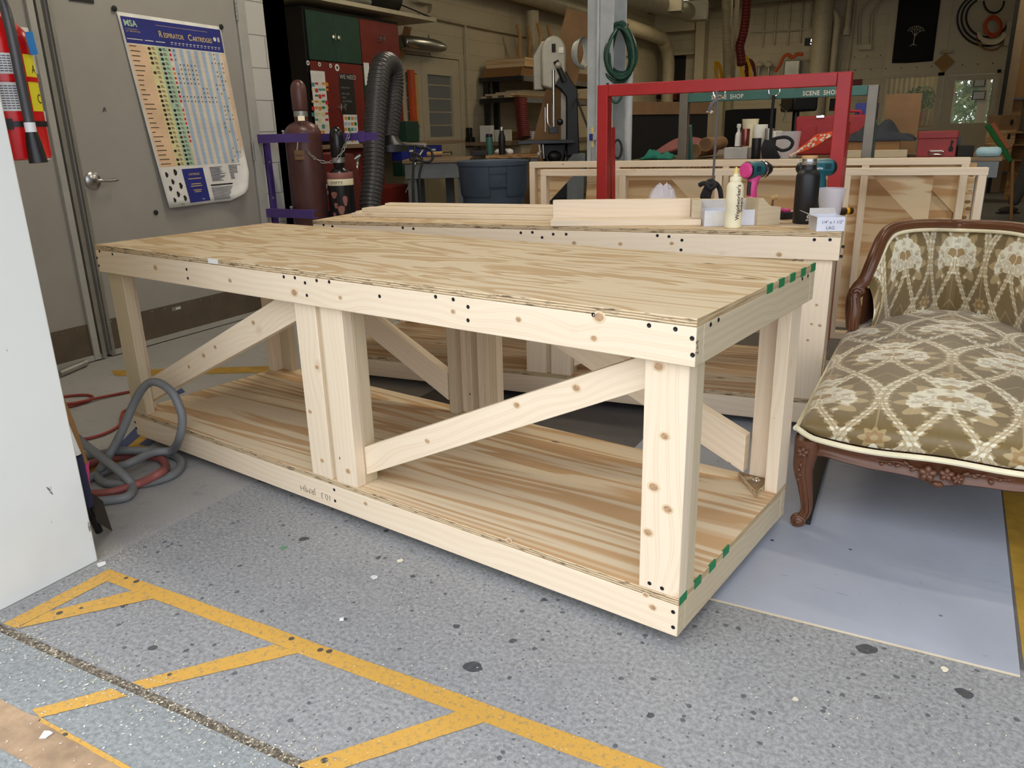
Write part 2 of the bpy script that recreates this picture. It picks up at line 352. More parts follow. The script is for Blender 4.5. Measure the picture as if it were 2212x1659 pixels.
def spl(pts,n=8,closed=False):
    P=[Vector(p) for p in pts]; out=[]; N=len(P)
    for i in range(N if closed else N-1):
        g=lambda k:P[k%N] if closed else P[max(0,min(N-1,k))]
        a,b,c,d=g(i-1),g(i),g(i+1),g(i+2)
        for k in range(n):
            t=k/n; out.append(.5*((2*b)+(c-a)*t+(2*a-5*b+4*c-d)*t*t+(3*b-a-3*c+d)*t**3))
    if not closed: out.append(P[-1])
    return out
PI=math.pi
exec_sections=True
# ================================================================== SETTING
m=MB()
m.box(-1.66,3.2,-.635,.30,-.12,0,'concrete_out'); m.box(-1.66,3.2,.30,2.6,-.12,0,'floor_dark'); m.box(-6,-1.66,-.635,2.6,-.12,0,'floor_paint'); m.box(3.2,9,-.635,2.6,-.12,0,'concrete_in')
m.box(-6,9,2.6,23,-.12,0,'concrete_in'); FLOOR=struct(m,'floor')
m=MB(); m.box(-14,16,-16,-.662,-.12,-.0,'concrete_apron'); m.box(-14,16,-.662,-.635,-.12,-.006,'dirt'); GR=struct(m,'floor_outside')
# painted lines on the floor (measured corner points laid on the ground plane)
def paint(pts,mat,z,name,parent):
    P=[zp(u,v,z) for u,v in pts]; a=sum(P[i].x*P[(i+1)%len(P)].y-P[(i+1)%len(P)].x*P[i].y for i in range(len(P)))
    if a<0: P=P[::-1]
    mb=MB(); mb.add(P,[list(range(len(P)))],mat); return mb.build(name,parent)
Yt,Yb=-.303,-.375
mb=MB(); ru=random.Random(3)
def band(x0,y0,x1,y1,w,mat,z,mb,n=40):
    dx,dy=x1-x0,y1-y0; L=math.hypot(dx,dy); nx,ny=-dy/L*w/2,dx/L*w/2; vs=[];fs=[]
    for i in range(n+1):
        t=i/n; j1=ru.uniform(-.0012,.0012); j2=ru.uniform(-.0012,.0012)
        vs+= [(x0+dx*t+nx*(1+j1/w*2),y0+dy*t+ny*(1+j1/w*2),z),(x0+dx*t-nx*(1+j2/w*2),y0+dy*t-ny*(1+j2/w*2),z)]
    for i in range(n): fs.append([2*i+1,2*i+3,2*i+2,2*i])
    mb.add(vs,fs,mat)
def bandpx(a,b,c,d,mat,z,name,parent):  # a-b one edge, c-d the other edge
    A,B,Cc,D=[zp(*p,z) for p in (a,b,c,d)]; mb=MB(); n=24; vs=[]
    for i in range(n+1):
        t=i/n; p=A.lerp(B,t)+Vector((ru.uniform(-.001,.001),ru.uniform(-.001,.001),0)); q=Cc.lerp(D,t)+Vector((ru.uniform(-.001,.001),ru.uniform(-.001,.001),0)); vs+=[p,q]
    fs=[[2*i+1,2*i+3,2*i+2,2*i] for i in range(n)]
    e1=vs[2]-vs[0]; e2=vs[1]-vs[0]
    if e1.cross(e2).z>0: fs=[f[::-1] for f in fs]
    mb.add(vs,fs,mat); return mb.build(name,parent)
bandpx((235,1229),(1960,1845),(205,1246),(1900,1880),'yellow_paint',.0010,'painted_line',FLOOR)
bandpx((235,1229),(7,1347),(245,1248),(34,1356),'yellow_paint',.0014,'painted_line',FLOOR)
bandpx((300,1272),(100,1322),(335,1292),(34,1358),'yellow_paint',.0018,'painted_line',FLOOR)
bandpx((592,1392),(285,1473),(646,1410),(316,1489),'yellow_paint',.0014,'painted_line',FLOOR)
bandpx((240,1487),(70,1532),(276,1503),(86,1550),'yellow_paint',.0014,'painted_line',GR)
bandpx((985,1537),(640,1652),(1048,1559),(700,1672),'yellow_paint',.0014,'painted_line',FLOOR)
bandpx((-200,1440),(95,1553),(-210,1448),(90,1560),'rust_stain',.0010,'painted_line',GR)
bandpx((90,1550),(400,1722),(82,1557),(385,1728),'yellow_paint',.0012,'painted_line',GR)
bandpx((-120,1440),(500,1790),(-200,1500),(400,1850),'rust_stain',.0008,'rust_stain',GR)
# yellow strip and blue tape on the inner floor
mb=MB(); mb.box(.70,.76,.25,5.5,0.0001,.0012,'yellow_old'); mb.build('painted_line',FLOOR)
paint([(248,970),(296,924),(345,948),(215,1022),(178,1018)],'yellow_old',.0010,'painted_line',FLOOR)
paint([(245,972),(300,915),(330,918),(262,976)],'blue_tape',.0016,'tape_strip',FLOOR); paint([(300,960),(318,946),(340,950),(322,964)],'blue_tape',.0016,'tape_strip',FLOOR)
paint([(600,790),(240,800),(250,812),(600,804)],'yellow_old',.0012,'painted_line',FLOOR)
paint([(380,845),(392,838),(400,846),(385,852)],'blue_tape',.0016,'tape_strip',FLOOR)
# front wall with the wide door opening, seen from its left jamb
m=MB(); m.box(-9,-1.67,-.95,-.32,0,3.9,['jamb_white'][0]); struct(m,'wall_front_left',bevel=.004)
m=MB(); m.box(4.4,9,-.95,-.32,0,3.9,'block_paint'); struct(m,'wall_front_right')  # unseen right side of the opening, set far out for more daylight
m=MB(); m.box(-1.67,4.4,-.95,-.32,3.6,3.9,'block_paint'); struct(m,'wall_front_header')  # unseen header, raised to let more daylight in
# left wall with double steel doors
XW=-3.73
m=MB(); m.box(XW-.2,XW,2.56,2.93,0,3.9,'block_paint'); m.box(-6,XW,2.73,2.93,0,3.9,'block_paint'); m.box(XW-.2,XW,-.32,2.56,2.2,3.9,'block_paint'); m.box(XW-.2,XW,-.32,-.14,0,2.2,'block_paint'); m.box(XW-.2,XW-.06,-.14,2.56,0,2.2,'block_paint'); struct(m,'wall_left')
m=MB(); m.box(XW-.05,XW+.012,2.485,2.56,0,2.2,'door_trim'); m.box(XW-.05,XW+.012,-.14,-.07,0,2.2,'door_trim'); m.box(XW-.05,XW+.012,-.07,2.485,2.13,2.2,'door_trim'); struct(m,'trim_1',bevel=.003)
def steel_door(nm,y0,y1):
    m=MB(); m.box(XW-.045,XW-.002,y0,y1,.012,2.128,'door_grey'); d=struct(m,nm,bevel=.002)
    m=MB(); m.box(XW-.002,XW+.002,y0+.02,y1-.02,.035,.215,'kick_brown')
    for k in range(14):
        yy=y0+.04+(y1-y0-.08)*k/13
        m.cyl((XW+.001,yy,.2),(XW+.0035,yy,.2),.004,'steel',8)
    m.build('kick_plate',d)
    m=MB(); m.box(XW-.002,XW+.012,y0+.005,y1-.005,.006,.036,'door_trim'); m.build('door_sweep',d); return d
d1=steel_door('door_1',-.065,1.165); d2=steel_door('door_2',1.205,2.478)
m=MB(); m.box(XW-.002,XW+.016,1.10,1.135,.01,2.12,'door_trim'); m.box(XW-.002,XW+.022,1.145,1.17,.01,2.12,'galv'); m.build('astragal',d1)
m=MB(); m.box(XW-.002,XW+.014,1.212,1.232,.01,2.12,'galv'); m.build('edge_strip',d2)
m=MB(); c=xp(200,390,XW); X=frame(c,(0,1,0),(0,0,1))
m.lathe([(0.047,0),(.047,.006),(.040,.013),(.016,.018),(.013,.05),(.0,.052)],'steel',X,28)
m.tube(spl([X@Vector((0,0,.045)),X@Vector((.02,-.001,.052)),X@Vector((.06,-.004,.054)),X@Vector((.118,-.003,.050))],6),[.0095]*18+[.008],'steel',12)
m.build('lever_handle',d2)
for v0,v1,u in ((0,42,506),(300,352,541)):
    p=xp(u,(v0+v1)/2,XW+.012); m=MB(); 
    for k in range(5): m.cyl((XW+.008,2.483,p.z-.06+k*.0245),(XW+.008,2.483,p.z-.06+k*.0245+.0225),.008,'galv',12)
    m.build('hinge',d2)
p=xp(383,682,XW); m=MB(); m.box(XW+.002,XW+.004,p.y-.035,p.y+.035,.172,.196,'galv'); m.box(XW+.004,XW+.0045,p.y-.005,p.y+.028,.178,.19,'paper'); m.build('label_plate',d2)
# left bay wall, far wall, right wall, ceiling
XB=-5.8; YF=17.3
m=MB(); m.box(XB-.2,XB,2.93,YF+.2,0,3.9,'block_beige'); struct(m,'wall_bay')
m=MB(); m.box(XB,-1.02,YF,YF+.2,0,3.9,'block_beige'); m.box(-1.02,1.04,YF,YF+.2,2.09,3.9,'wall_beige'); m.box(1.04,6.5,YF,YF+.2,0,3.9,'block_beige'); m.box(-1.02,.03,YF,YF+.2,0,1.0,'wall_beige'); struct(m,'wall_back')
m=MB(); m.box(6.3,6.5,-.32,YF,0,3.9,'block_beige'); struct(m,'wall_right')
m=MB(); m.box(-6,6.5,-.95,23,3.75,3.9,'ceiling_paint')
for k in range(9): m.box(-6,6.4,1.2+k*1.9,1.35+k*1.9,3.55,3.75,'ceiling_paint')
struct(m,'ceiling')
m=MB(); m.box(XB,-4.9,16.9,17.3,3.2,3.75,'wall_beige'); struct(m,'trim_2')
m=MB(); a=yp(1508,60,16.9); m.box(a.x-.06,a.x+.14,16.95,17.3,0,3.75,'wall_beige'); struct(m,'trim_3')
# window and door to the office in the back wall
m=MB()
for (x0,x1,z0,z1) in ((-1.02,-.96,1.,2.09),(-.03,.08,0,2.09),(-.96,1.04,2.03,2.09),(.98,1.04,0,2.09),(-.96,-.03,1.0,1.05)): m.box(x0,x1,YF-.04,YF+.1,z0,z1,'door_beige')
struct(m,'trim_4')
m=MB(); m.box(-.96,-.03,YF+.02,YF+.026,1.05,2.03,'window_glass'); w=struct(m,'window_1')
m=MB(); x0,x1=.085,.975
for (a,b,c,d) in ((x0,x0+.2,.01,2.02),(x1-.05,x1,.01,2.02),(x0+.2,x1-.05,.01,1.12),(x0+.2,x1-.05,1.92,2.02)): m.box(a,b,YF-.02,YF+.03,c,d,'door_beige')
d3=struct(m,'door_3'); m=MB(); m.box(x0+.2,x1-.05,YF,YF+.005,1.12,1.92,'window_glass'); m.build('door_pane',d3)
# office behind: side walls, rear wall with two window openings
YO=20.6
m=MB()
for (x0,x1,z0,z1) in ((-3,6.5,0,1.0),(-3,6.5,2.05,3.9),(-3,.30,1.0,2.05),(.78,.98,1.,2.05),(1.6,6.5,1.0,2.05)): m.box(x0,x1,YO,YO+.15,z0,z1,'wall_beige')
m.box(-3.1,-3,YF+.2,YO,0,3.9,'wall_beige'); struct(m,'wall_office')
m=MB(); m.box(.30,.78,YO+.05,YO+.056,1.0,2.05,'window_glass'); struct(m,'window_2')
m=MB(); m.box(.98,1.6,YO+.05,YO+.056,1.0,2.05,'window_glass'); struct(m,'window_3')
def leaves(name,label,cat,c,r,n,mats,sz,par=None,trunk=None):
    m=MB(); rr=random.Random(9)
    for _ in range(n):
        v=Vector((rr.gauss(0,1),rr.gauss(0,1),rr.gauss(0,1))).normalized()*(rr.random()**.4)
        p=Vector(c)+Vector((v.x*r[0],v.y*r[1],v.z*r[2])); a=Vector((rr.uniform(-1,1),rr.uniform(-1,1),rr.uniform(-1,1))).normalized(); b=a.orthogonal().normalized()
        s=sz*rr.uniform(.6,1.3); m.add([p-a*s,p-b*s*.4,p+a*s,p+b*s*.4],[[0,1,2,3]],rr.choice(mats))
    return m
root=thing('tree','leafy green tree outside the office window','tree',(.9,23.6,0)); leaves('','','',(.9,23.6,1.9),(1.5,.9,1.3),2600,['leaf','leaf','leaf_pale'],.11).build('foliage',root)
m=MB(); m.cyl((.9,23.6,0),(.9,23.6,1.6),.09,'old_wood'); m.build('trunk',root)
# ================================================================== WORKBENCHES
def B(mb_args,mat,name,parent,X,grain=0,bevel=.0025,label=None):
    mb=MB(); mb.box(*mb_args,mat,X=X,grain=grain,end='pine_grey'); return mb.build(name,parent,bevel=bevel,label=label)
def screws(parent,pts,n,X,r=.0052):   # n = outward axis char
    for p in pts:
        mb=MB(); o=Vector(p); d={'f':Vector((0,-1,0)),'r':Vector((1,0,0)),'u':Vector((0,0,1))}[n]
        Y=X@frame(o,d.orthogonal(),d.cross(d.orthogonal())); mb.lathe([(r,-.001),(r,.0004),(r*.8,.0012),(r*.45,.0003),(0,.0003)],'screw_black',Y,14); mb.build('screw',parent)
def brace(x0,z0,x1,z1,y,w,t,mat,root,X):  # centre line from (x0,z0) to (x1,z1), face plane at y (front side)
    a=math.atan2(z1-z0,x1-x0); L=math.hypot(x1-x0,z1-z0)
    Y=X@TR(x0,y,z0)@RY(-a); mb=MB(); mb.box(0,L,0,t,-w/2,w/2,mat,X=Y,grain=0,end='pine_grey'); return mb.build('brace',root,bevel=.0025)
def cut_brace(x0,zl0,zh0,x1,zl1,zh1,y,t,mat,root,X):   # ends cut plumb
    mb=MB(); o=random.uniform(0,40); 
    vs=[(x0,y,zl0),(x1,y,zl1),(x1,y,zh1),(x0,y,zh0),(x0,y+t,zl0),(x1,y+t,zl1),(x1,y+t,zh1),(x0,y+t,zh0)]
    a=math.atan2(zl1-zl0,x1-x0); ca,sa=math.cos(a),math.sin(a)
    fs=[(0,1,2,3),(5,4,7,6),(0,4,5,1),(3,2,6,7),(0,3,7,4),(1,5,6,2)]
    uv=[[((vs[k][0]*ca+vs[k][2]*sa)+o,(vs[k][2]*ca-vs[k][0]*sa)+vs[k][1]*(1 if i in(2,3) else 0)+o) for k in f] for i,f in enumerate(fs)]
    mb.add([X@Vector(v) for v in vs],fs,[mat]*4+['pine_grey']*2,uv); return mb.build('brace',root,bevel=.002)
def caster(x,y,zt,root,X):
    mb=MB(); mb.box(x-.04,x+.04,y-.03,y+.03,zt-.004,zt,'galv',X=X); mb.box(x-.018,x-.013,y-.02,y+.02,.03,zt-.004,'galv',X=X); mb.box(x+.013,x+.018,y-.02,y+.02,.03,zt-.004,'galv',X=X)
    c=mb.build('caster',root); w=MB(); w.tube([X@Vector((x-.012,y,.0375)),X@Vector((x+.012,y,.0375))],.0375,'black_rubber',20); w.build('wheel',c)
def workbench(name,label,loc,rz,H,L,W,pal,tapes,grp):
    root=thing(name,label,'workbench',loc,rz,grp); X=wm(root); i=.021; ba=.0855; pt=.018; t=.038
    za=H-pt; zb=za-ba; db=.1405; fb=db-pt-ba    # deck top and frame bottom
    top=MB(); top.box(-L,0,0,W,za,H,'ply_top',X=X); 
    for k,f in enumerate(top.f):
        pass
    top.m=['ply_edge','ply_top','ply_edge','ply_edge','ply_edge_y','ply_edge_y']; o=top.build('tabletop',root,bevel=.0012)
    ap={}
    ap['f']=B((-L,0,0,t,zb,za),pal[0],'apron_board',root,X); ap['b']=B((-L,0,W-t,W,zb,za),pal[0],'apron_board',root,X)
    ap['r']=B((-t,0,t,W-t,zb,za),pal[1],'apron_board',root,X,1); ap['l']=B((-L,-L+t,t,W-t,zb,za),pal[1],'apron_board',root,X,1)  # side boards in greyer pine: their shade is put into the colour
    dk_=MB(); dk_.box(-L+i,-i,i,W-i,db-pt,db,'ply_deck',X=X); dk_.m=['ply_edge','ply_deck','ply_edge','ply_edge','ply_edge_y','ply_edge_y']; dk_.build('lower_shelf',root,bevel=.001)
    lf={}
    lf['f']=B((-L+i,-i,i,i+t,fb,db-pt),pal[0],'shelf_board',root,X); lf['b']=B((-L+i,-i,W-i-t,W-i,fb,db-pt),pal[0],'shelf_board',root,X)
    lf['r']=B((-i-t,-i,i+t,W-i-t,fb,db-pt),pal[1],'shelf_board',root,X,1); lf['l']=B((-L+i,-L+i+t,i+t,W-i-t,fb,db-pt),pal[1],'shelf_board',root,X,1)
    def leg(boards,mats):
        mb=MB()
        for b,m_ in zip(boards,mats): mb.box(*b,m_,X=X,grain=2,end='pine_grey')
        return mb.build('leg',root,bevel=.0022)
    lg={}
    zt=za; y0=i+t   # legs run up behind the apron
    def corner(xs,xd,ys,yd,full):   # xs outer x, xd direction inward, ys outer y, yd direction inward
        bs=[]
        g=.0008
        if full:  # full-width front board, side board behind it
            bs.append((xs,xs+xd*.104,ys,ys+yd*t,db,zb-.0005)); bs.append((xs,xs+xd*t,ys+yd*(t+g),ys+yd*(t+.045),db,zb-.0005))
            bs.append((xs+xd*(.017+g),xs+xd*.104,ys+yd*.018,ys+yd*(t+.03),zb,za-.001))
        else:
            bs.append((xs,xs+xd*t,ys,ys+yd*.089,db,zb-.0005)); bs.append((xs+xd*(t+g),xs+xd*.104,ys,ys+yd*t,db,zb-.0005))
            bs.append((xs+xd*(.018),xs+xd*.104,ys+yd*.018,ys+yd*.06,zb,za-.001))
        return bs
    lg['fr']=leg(corner(-i,-1,i,1,True),[pal[2],pal[1],pal[0]]); lg['br']=leg(corner(-i,-1,W-i,-1,False),[pal[2],pal[0],pal[0]])
    lg['fl']=leg(corner(-L+i,1,i,1,True),[pal[1],pal[0],pal[0]]); lg['bl']=leg(corner(-L+i,1,W-i,-1,False),[pal[0],pal[1],pal[0]])  # front-left leg's front board takes the greyer pine as painted shade
    xm=-L/2
    for yy,s in ((i,1),(W-i,-1)):
        leg([(xm-.09,xm+.006,yy,yy+s*t,db,zb-.0005),(xm+.006,xm+.028,yy+s*.012,yy+s*(t+.036),db,zb-.0005),(xm+.028,xm+.122,yy,yy+s*t,db,zb-.0005),(xm+.1,xm+.122,yy+s*(t+.0005),yy+s*(t+.05),db,zb-.0005),(xm-.09,xm-.052,yy+s*(t+.0005),yy+s*(t+.036),db,zb-.0005)],[pal[2],'pine_grey',pal[0],pal[1],pal[1]])
    yb=i+t+.0015
    zz=zb-.004
    cut_brace(xm+.123,.172,.265,-i-t-.001,.661+H-.8134,.741+H-.8134,yb,t,pal[2],root,X)
    cut_brace(-L+i+t+.001,.167,.255,xm-.0915,.656+H-.8134,.760+H-.8134,yb,t,pal[2],root,X)
    yk=W-i-t-.0015-t
    cut_brace(-i-t-.07,.178,.297,xm+.125,.605,zz,yk,t,pal[0],root,X)
    cut_brace(-L+.13,.678+H-.8134,.775+H-.8134,xm-.0915,.192,.302,yk,t,pal[0],root,X)
    # tilted foot of the rear right brace and end block
    mb=MB(); mb.prism([(-i-t-.001,W-i-t-.001),(-i-t-.10,W-i-t-.001),(-i-t-.001,W-i-t-.11)],db+.0005,db+.019,'ply_edge',X=X,side='ply_edge'); gb=mb.build('corner_block',root)
    mb=MB(); mb.lathe([(0.012,0),(.012,.003),(.006,.004),(.006,.009),(0,.010)],'chrome',X@TR(-i-t-.03,W-i-t-.035,db+.019),12); mb.build('bolt',gb)
    for x in (-.14,-L/2+.2,-L+.14):
        for y in (.12,W-.12): caster(x,y,db-pt-.0005,root,X)
    for (yy,zz_,xx,w) in tapes:
        mb=MB(); mb.box(xx,xx+.0008,yy,yy+w,zz_-.021,zz_,'tape_green',X=X); mb.box(xx-.004,xx+.0008,yy,yy+w,zz_,zz_+.0006,'tape_green',X=X); mb.build('tape_mark',root)
    return root,ap,lf,lg,X
tp=[(y,.8133,0,.042) for y in (.407,.493,.58,.668,.756)]+[(y,.1408,-.021,.041) for y in (.025,.108,.197,.285)]
b1,ap1,lf1,lg1,X1=workbench('workbench','pale new pine workbench in the foreground with green tape marks on its right end',(0,0,0),math.radians(-8.25),.8134,2.44,.80,('pine','pine_grey','pine'),tp,None)
Xi=X1.inverted()
def onb(px,ax,val,Xi_,X_):
    out=[]
    C=Xi_@Vector(CAM)
    for u,v in px:
        d=Xi_.to_3x3()@Vector(_ray(u,v)); k='xyz'.index(ax); out.append(tuple(C+d*((val-C[k])/d[k])))
    return out
sf=[(1459,711),(1402,703),(1495,731),(1496,767),(1011,663),(1011,692),(979,647),(941,641),(711,609),(684,606),(659,611),(637,600),(613,598),(663,638),(403,582),(406,601),(215,543),(210,557),(214,574),(243,549),(820,640),(1282,680)]
screws(ap1['f'],onb(sf,'y',0,Xi,X1),'f',X1)
screws(ap1['r'],onb([(1535,701),(1552,691),(1733,602),(1745,596)],'x',0,Xi,X1),'r',X1)
screws(lg1['fr'],onb([(1403,1260),(1430,1271)],'y',.021,Xi,X1),'f',X1)
screws(lf1['f'],onb([(1454,1322),(1454,1355),(292,912),(295,925),(722,1058),(724,1082)],'y',.021,Xi,X1),'f',X1)
def knots(parent,px,ax,val,Xi_,X_,dirn,r=.010):
    mb=MB(); rr=random.Random(len(px))
    for (p,(u,v)) in zip(onb(px,ax,val,Xi_,X_),px):
        d={'f':Vector((0,-1,0)),'r':Vector((1,0,0))}[dirn]; q=r*rr.uniform(.45,.95); Y=X_@frame(Vector(p),Vector((1,0,0)) if dirn=='f' else Vector((0,1,0)),(0,0,1))@Matrix.Diagonal((1.25,1,1,1))
        mb.lathe([(q*1.5,.0001),(q*1.2,.0004),(q*1.0,.00045)],'knot_ring',Y,14); mb.lathe([(q,.0005),(q*.5,.0009),(0,.0009)],'knot_wood',Y,14)
    o=mb.build('knots',parent); o['kind']='stuff'
simple('knot_ring',(218,194,158),.6,var=.1,scale=60); simple('knot_wood',(180,144,108),.6,var=.3,scale=120)
lgs=[o for o in b1.children if o.name.startswith('leg')]; brs=[o for o in b1.children if o.name.startswith('brace')]
knots(ap1['f'],[(497,606),(636,632),(735,643),(336,578),(979,673),(1283,731),(1294,685),(1120,690)],'y',0,Xi,X1,'f')
knots(lgs[4],[(685,793),(670,889),(752,1018),(696,995)],'y',.021,Xi,X1,'f',.011)
knots(lg1['fr'],[(1436,942),(1442,1100),(1423,792),(1412,1052),(1400,1150)],'y',.021,Xi,X1,'f',.010)
knots(brs[0],[(1116,875),(923,953),(1245,838),(766,1005)],'y',.0605,Xi,X1,'f',.012)
knots(brs[1],[(547,697),(408,792),(440,768),(465,750)],'y',.0605,Xi,X1,'f',.011)
knots(lf1['f'],[(1100,1168),(1395,1285),(1410,1312),(790,1088)],'y',.021,Xi,X1,'f',.010)
r2=math.radians(5.2)
A2=zp(676,476,.80); C2=zp(1827,503,.80); L2=(C2-A2).length; r2=math.atan2(C2.y-A2.y,C2.x-A2.x)
b2,ap2,lf2,lg2,X2=workbench('workbench','second pine workbench standing behind, loaded with boards, bottles and drills',(C2.x-.014,C2.y,0),r2,.80,L2-.01,.80,('pine_white','pine_grey','pine_white'),[],None)
X2i=X2.inverted()
screws(ap2['f'],onb([(1125,503),(1150,502),(1171,513),(1195,506),(1223,506),(1420,509),(1445,511),(1473,519),(1471,540),(1759,518),(1793,518),(1821,533),(1817,554),(699,486),(718,489),(870,492),(893,494)],'y',0,X2i,X2),'f',X2,.0062)
knots(ap2['f'],[(1240,525),(1451,526),(1683,550),(1340,527)],'y',0,X2i,X2,'f',.011)
knots(lg2['fr'],[(1764,659),(1753,700),(1771,703),(1745,735)],'y',.021,X2i,X2,'f',.007)
# pencil writing on the lower board of the near bench
mb=MB(); p=onb([(716,1080)],'y',.0205,Xi,X1)[0]; mb.text('10.3   JRMJH',.030,'ink_brown',X1@TR(p[0],.0204,p[2]+.014)@RX(PI/2)@RZ(PI),bold=-.0006); mb.build('pencil_note',lf1['f'])
mb=MB(); mb.text('2x4',.022,'ink',X1@TR(.0005,.012,.735)@RZ(PI/2)@RX(PI/2)@RZ(PI/2),bold=-.0003); mb.build('grade_stamp',ap1['f'])
mb=MB(); mb.box(-1.70,-1.645,-.0006,.006,.7985,.8139,'paper',X=X1); mb.build('chalk_mark',b1)
# ================================================================== CHAISE LONGUE
def mixc(a,b,t): return a*(1-t[...,None])+b*t[...,None]
def damask(U,V):   # woven pattern as dye colours; U across, V up, metres in cloth space
    pu,pv=.36,.80; cols=[np.array(S(*c)[:3]) for c in ((118,98,58),(226,220,196),(200,190,168),(170,148,104),(150,118,72),(92,70,44))]
    bg,iv,tp,tn,br,dkk=cols
    out=np.ones(U.shape+(3,))*bg
    def sm(x,w=.0012): return np.clip(x/w+.5,0,1)
    # ogee lattice of scalloped scrolls
    for s in (1,-1):
        for off in (0,.5):
            vv=V/pv+off; xc=s*(.25*pu)*(1-np.cos(2*np.pi*vv))*.98
            d=np.abs((U-off*pu*0-xc+pu/2)%pu-pu/2)
            ph=V*2*np.pi/.034; w=.011+.0045*np.abs(np.sin(ph))+.004*np.sin(2*np.pi*vv*2)
            out=mixc(out,tn,sm(w+.008-d)*(.5+.5*np.sign(np.sin(ph*1.3+1)))*.9)
            out=mixc(out,iv,sm(w-d)); out=mixc(out,tp,sm(w*.55-d)*sm(np.sin(ph)*.01+.002,.004)); out=mixc(out,tn,sm(.0022-d))
            r=np.hypot(d,(V+.008)%.034-.017); out=mixc(out,tn,sm(.0035-np.abs(r-.010))*sm(w+.002-d)*.7)
    # flower heads, half-drop repeat
    for i in (0,1):
        u=((U-i*pu/2+pu/2)%pu-pu/2)*1.22; v=((V-i*pv/2+pv/2)%pv-pv/2)*1.22
        vy=(v+.02); r=np.hypot(u*.80,vy*.88); th=np.arctan2(u*.80,vy)     # th=0 is up
        # leaves around
        R0=.125*(1+.16*np.cos(11*th)); out=mixc(out,tn,sm(R0-r)*(np.abs(th)<2.7)*sm(r-.085))
        for k in range(-6,7):
            cx,cy=.128*math.sin(k*.42),.112*math.cos(k*.42)-.02; rr=np.hypot((u-cx)/1.2,v-cy); out=mixc(out,tn if k%2 else iv*.8+tn*.2,sm(.009-rr))
        R1=.103*(1+.09*np.abs(np.sin(4.5*th+.3))+.02*np.sin(30*th)); fan=np.clip((2.25-np.abs(th))*6,0,1)
        out=mixc(out,iv,sm(R1-r)*fan)
        pet=(np.abs(((th*1.75)%1)-.5)); out=mixc(out,tp,sm(R1*.88-r)*sm(pet-.27,.05)*fan*sm(r-.045)); out=mixc(out,tn,sm(.0016-np.abs(pet-.5)*r*.55)*fan*sm(r-.04)*.9)
        R2=.070*(1+.10*np.cos(9*th)); out=mixc(out,iv,sm(R2-r)*fan); out=mixc(out,tp,sm(R2*.86-r)*fan)
        for s in (1,-1):
            cu,cv=.021*s,.012; rr=np.hypot((u-cu)/.95,(v-cv)/1.05); dots=(np.sin((u)*2*np.pi/.0062)*np.sin(v*2*np.pi/.0062))
            out=mixc(out,iv,sm(.029-rr)); out=mixc(out,br,sm(.0255-rr)); out=mixc(out,tn,sm(.0255-rr)*sm(dots-.1,.4))
            a=np.hypot(u-s*.042,v+.028); out=mixc(out,iv,sm(.030-a)); out=mixc(out,tp,sm(.0075-np.abs(a-.014))*.8); out=mixc(out,tn,sm(.0014-np.abs(a-.023)))
            a=np.hypot(u-s*.098,v+.004); sp=np.abs(a-.013); out=mixc(out,dkk,sm(.0011-sp)*sm(s*(u-s*.092)*s*s+.02,.01))
            a=np.hypot(u-s*.075,v+.050); out=mixc(out,tn,sm(.012-a)); out=mixc(out,bg,sm(.0012-np.abs(a-.008)))
        st=np.abs(u)-(.006+.08*np.clip(-v-.05,0,.03)); out=mixc(out,iv,sm(-st)*(v<-.01)*(v>-.095)); out=mixc(out,tn,sm(.0015-np.abs(np.abs(u)-.004))*(v<-.02)*(v>-.09))
        # small rosette at the ogee crossing
        vc=(V-i*pv/2)%pv-pv/2; r=np.hypot(u,(np.abs(vc)-pv/2)); 
        r=np.hypot(u*.8,(v-.245)); th=np.arctan2(u,v-.245)
        out=mixc(out,tn,sm(.036*(1+.2*np.cos(8*th))-r)); out=mixc(out,br,sm(.024*(1+.15*np.cos(6*th))-r)); out=mixc(out,tn,sm(.010-r))
        r=np.hypot(u*.7,(v-.175)); th=np.arctan2(u*.7,v-.175); out=mixc(out,iv,sm(.040*(1+.22*np.cos(7*th))-r)); out=mixc(out,tp,sm(.024*(1+.25*np.cos(5*th))-r)); out=mixc(out,tn,sm(.007-r))
    sh=(np.sin(U*2300)+np.sin(U*1310+V*40))*.02+1; return np.clip(out*sh[...,None],0,1)
def cloth(name,P,UVc,parent,label=None):   # P: (n,m,3) grid of points, UVc: (n,m,2) cloth coordinates
    n,mm=P.shape[:2]; me=bpy.data.meshes.new(name); W=np.array(wm(parent).inverted())
    V=P.reshape(-1,3)@W[:3,:3].T+W[:3,3]; idx=np.arange(n*mm).reshape(n,mm)
    F=np.stack([idx[:-1,:-1],idx[:-1,1:],idx[1:,1:],idx[1:,:-1]],-1).reshape(-1,4)
    me.vertices.add(len(V)); me.vertices.foreach_set('co',V.ravel().astype(np.float32))
    me.loops.add(F.size); me.loops.foreach_set('vertex_index',F.ravel()); me.polygons.add(len(F)); me.polygons.foreach_set('loop_start',np.arange(0,F.size,4)); me.polygons.foreach_set('loop_total',np.full(len(F),4))
    me.update(calc_edges=True); me.validate()
    c=np.ones((n*mm,4),np.float32); c[:,:3]=damask(UVc[...,0],UVc[...,1]).reshape(-1,3)
    ca=me.color_attributes.new('pattern','FLOAT_COLOR','POINT'); ca.data.foreach_set('color',c.ravel())
    ul=me.uv_layers.new(name='UVMap'); ul.data.foreach_set('uv',UVc.reshape(-1,2)[F.ravel()].ravel().astype(np.float32))
    me.materials.append(M['satin']); me.shade_smooth(); o=bpy.data.objects.new(name,me); COL.objects.link(o); o.parent=parent
    if label: o['label']=label
    return o
SX,SW,SY0,SY1=.490,.383,.792,2.42      # centre x, half width, front y, back y
sofa=thing('chaise_longue','antique chaise longue in olive and ivory floral brocade with carved walnut frame','sofa',(SX,1.6,0))
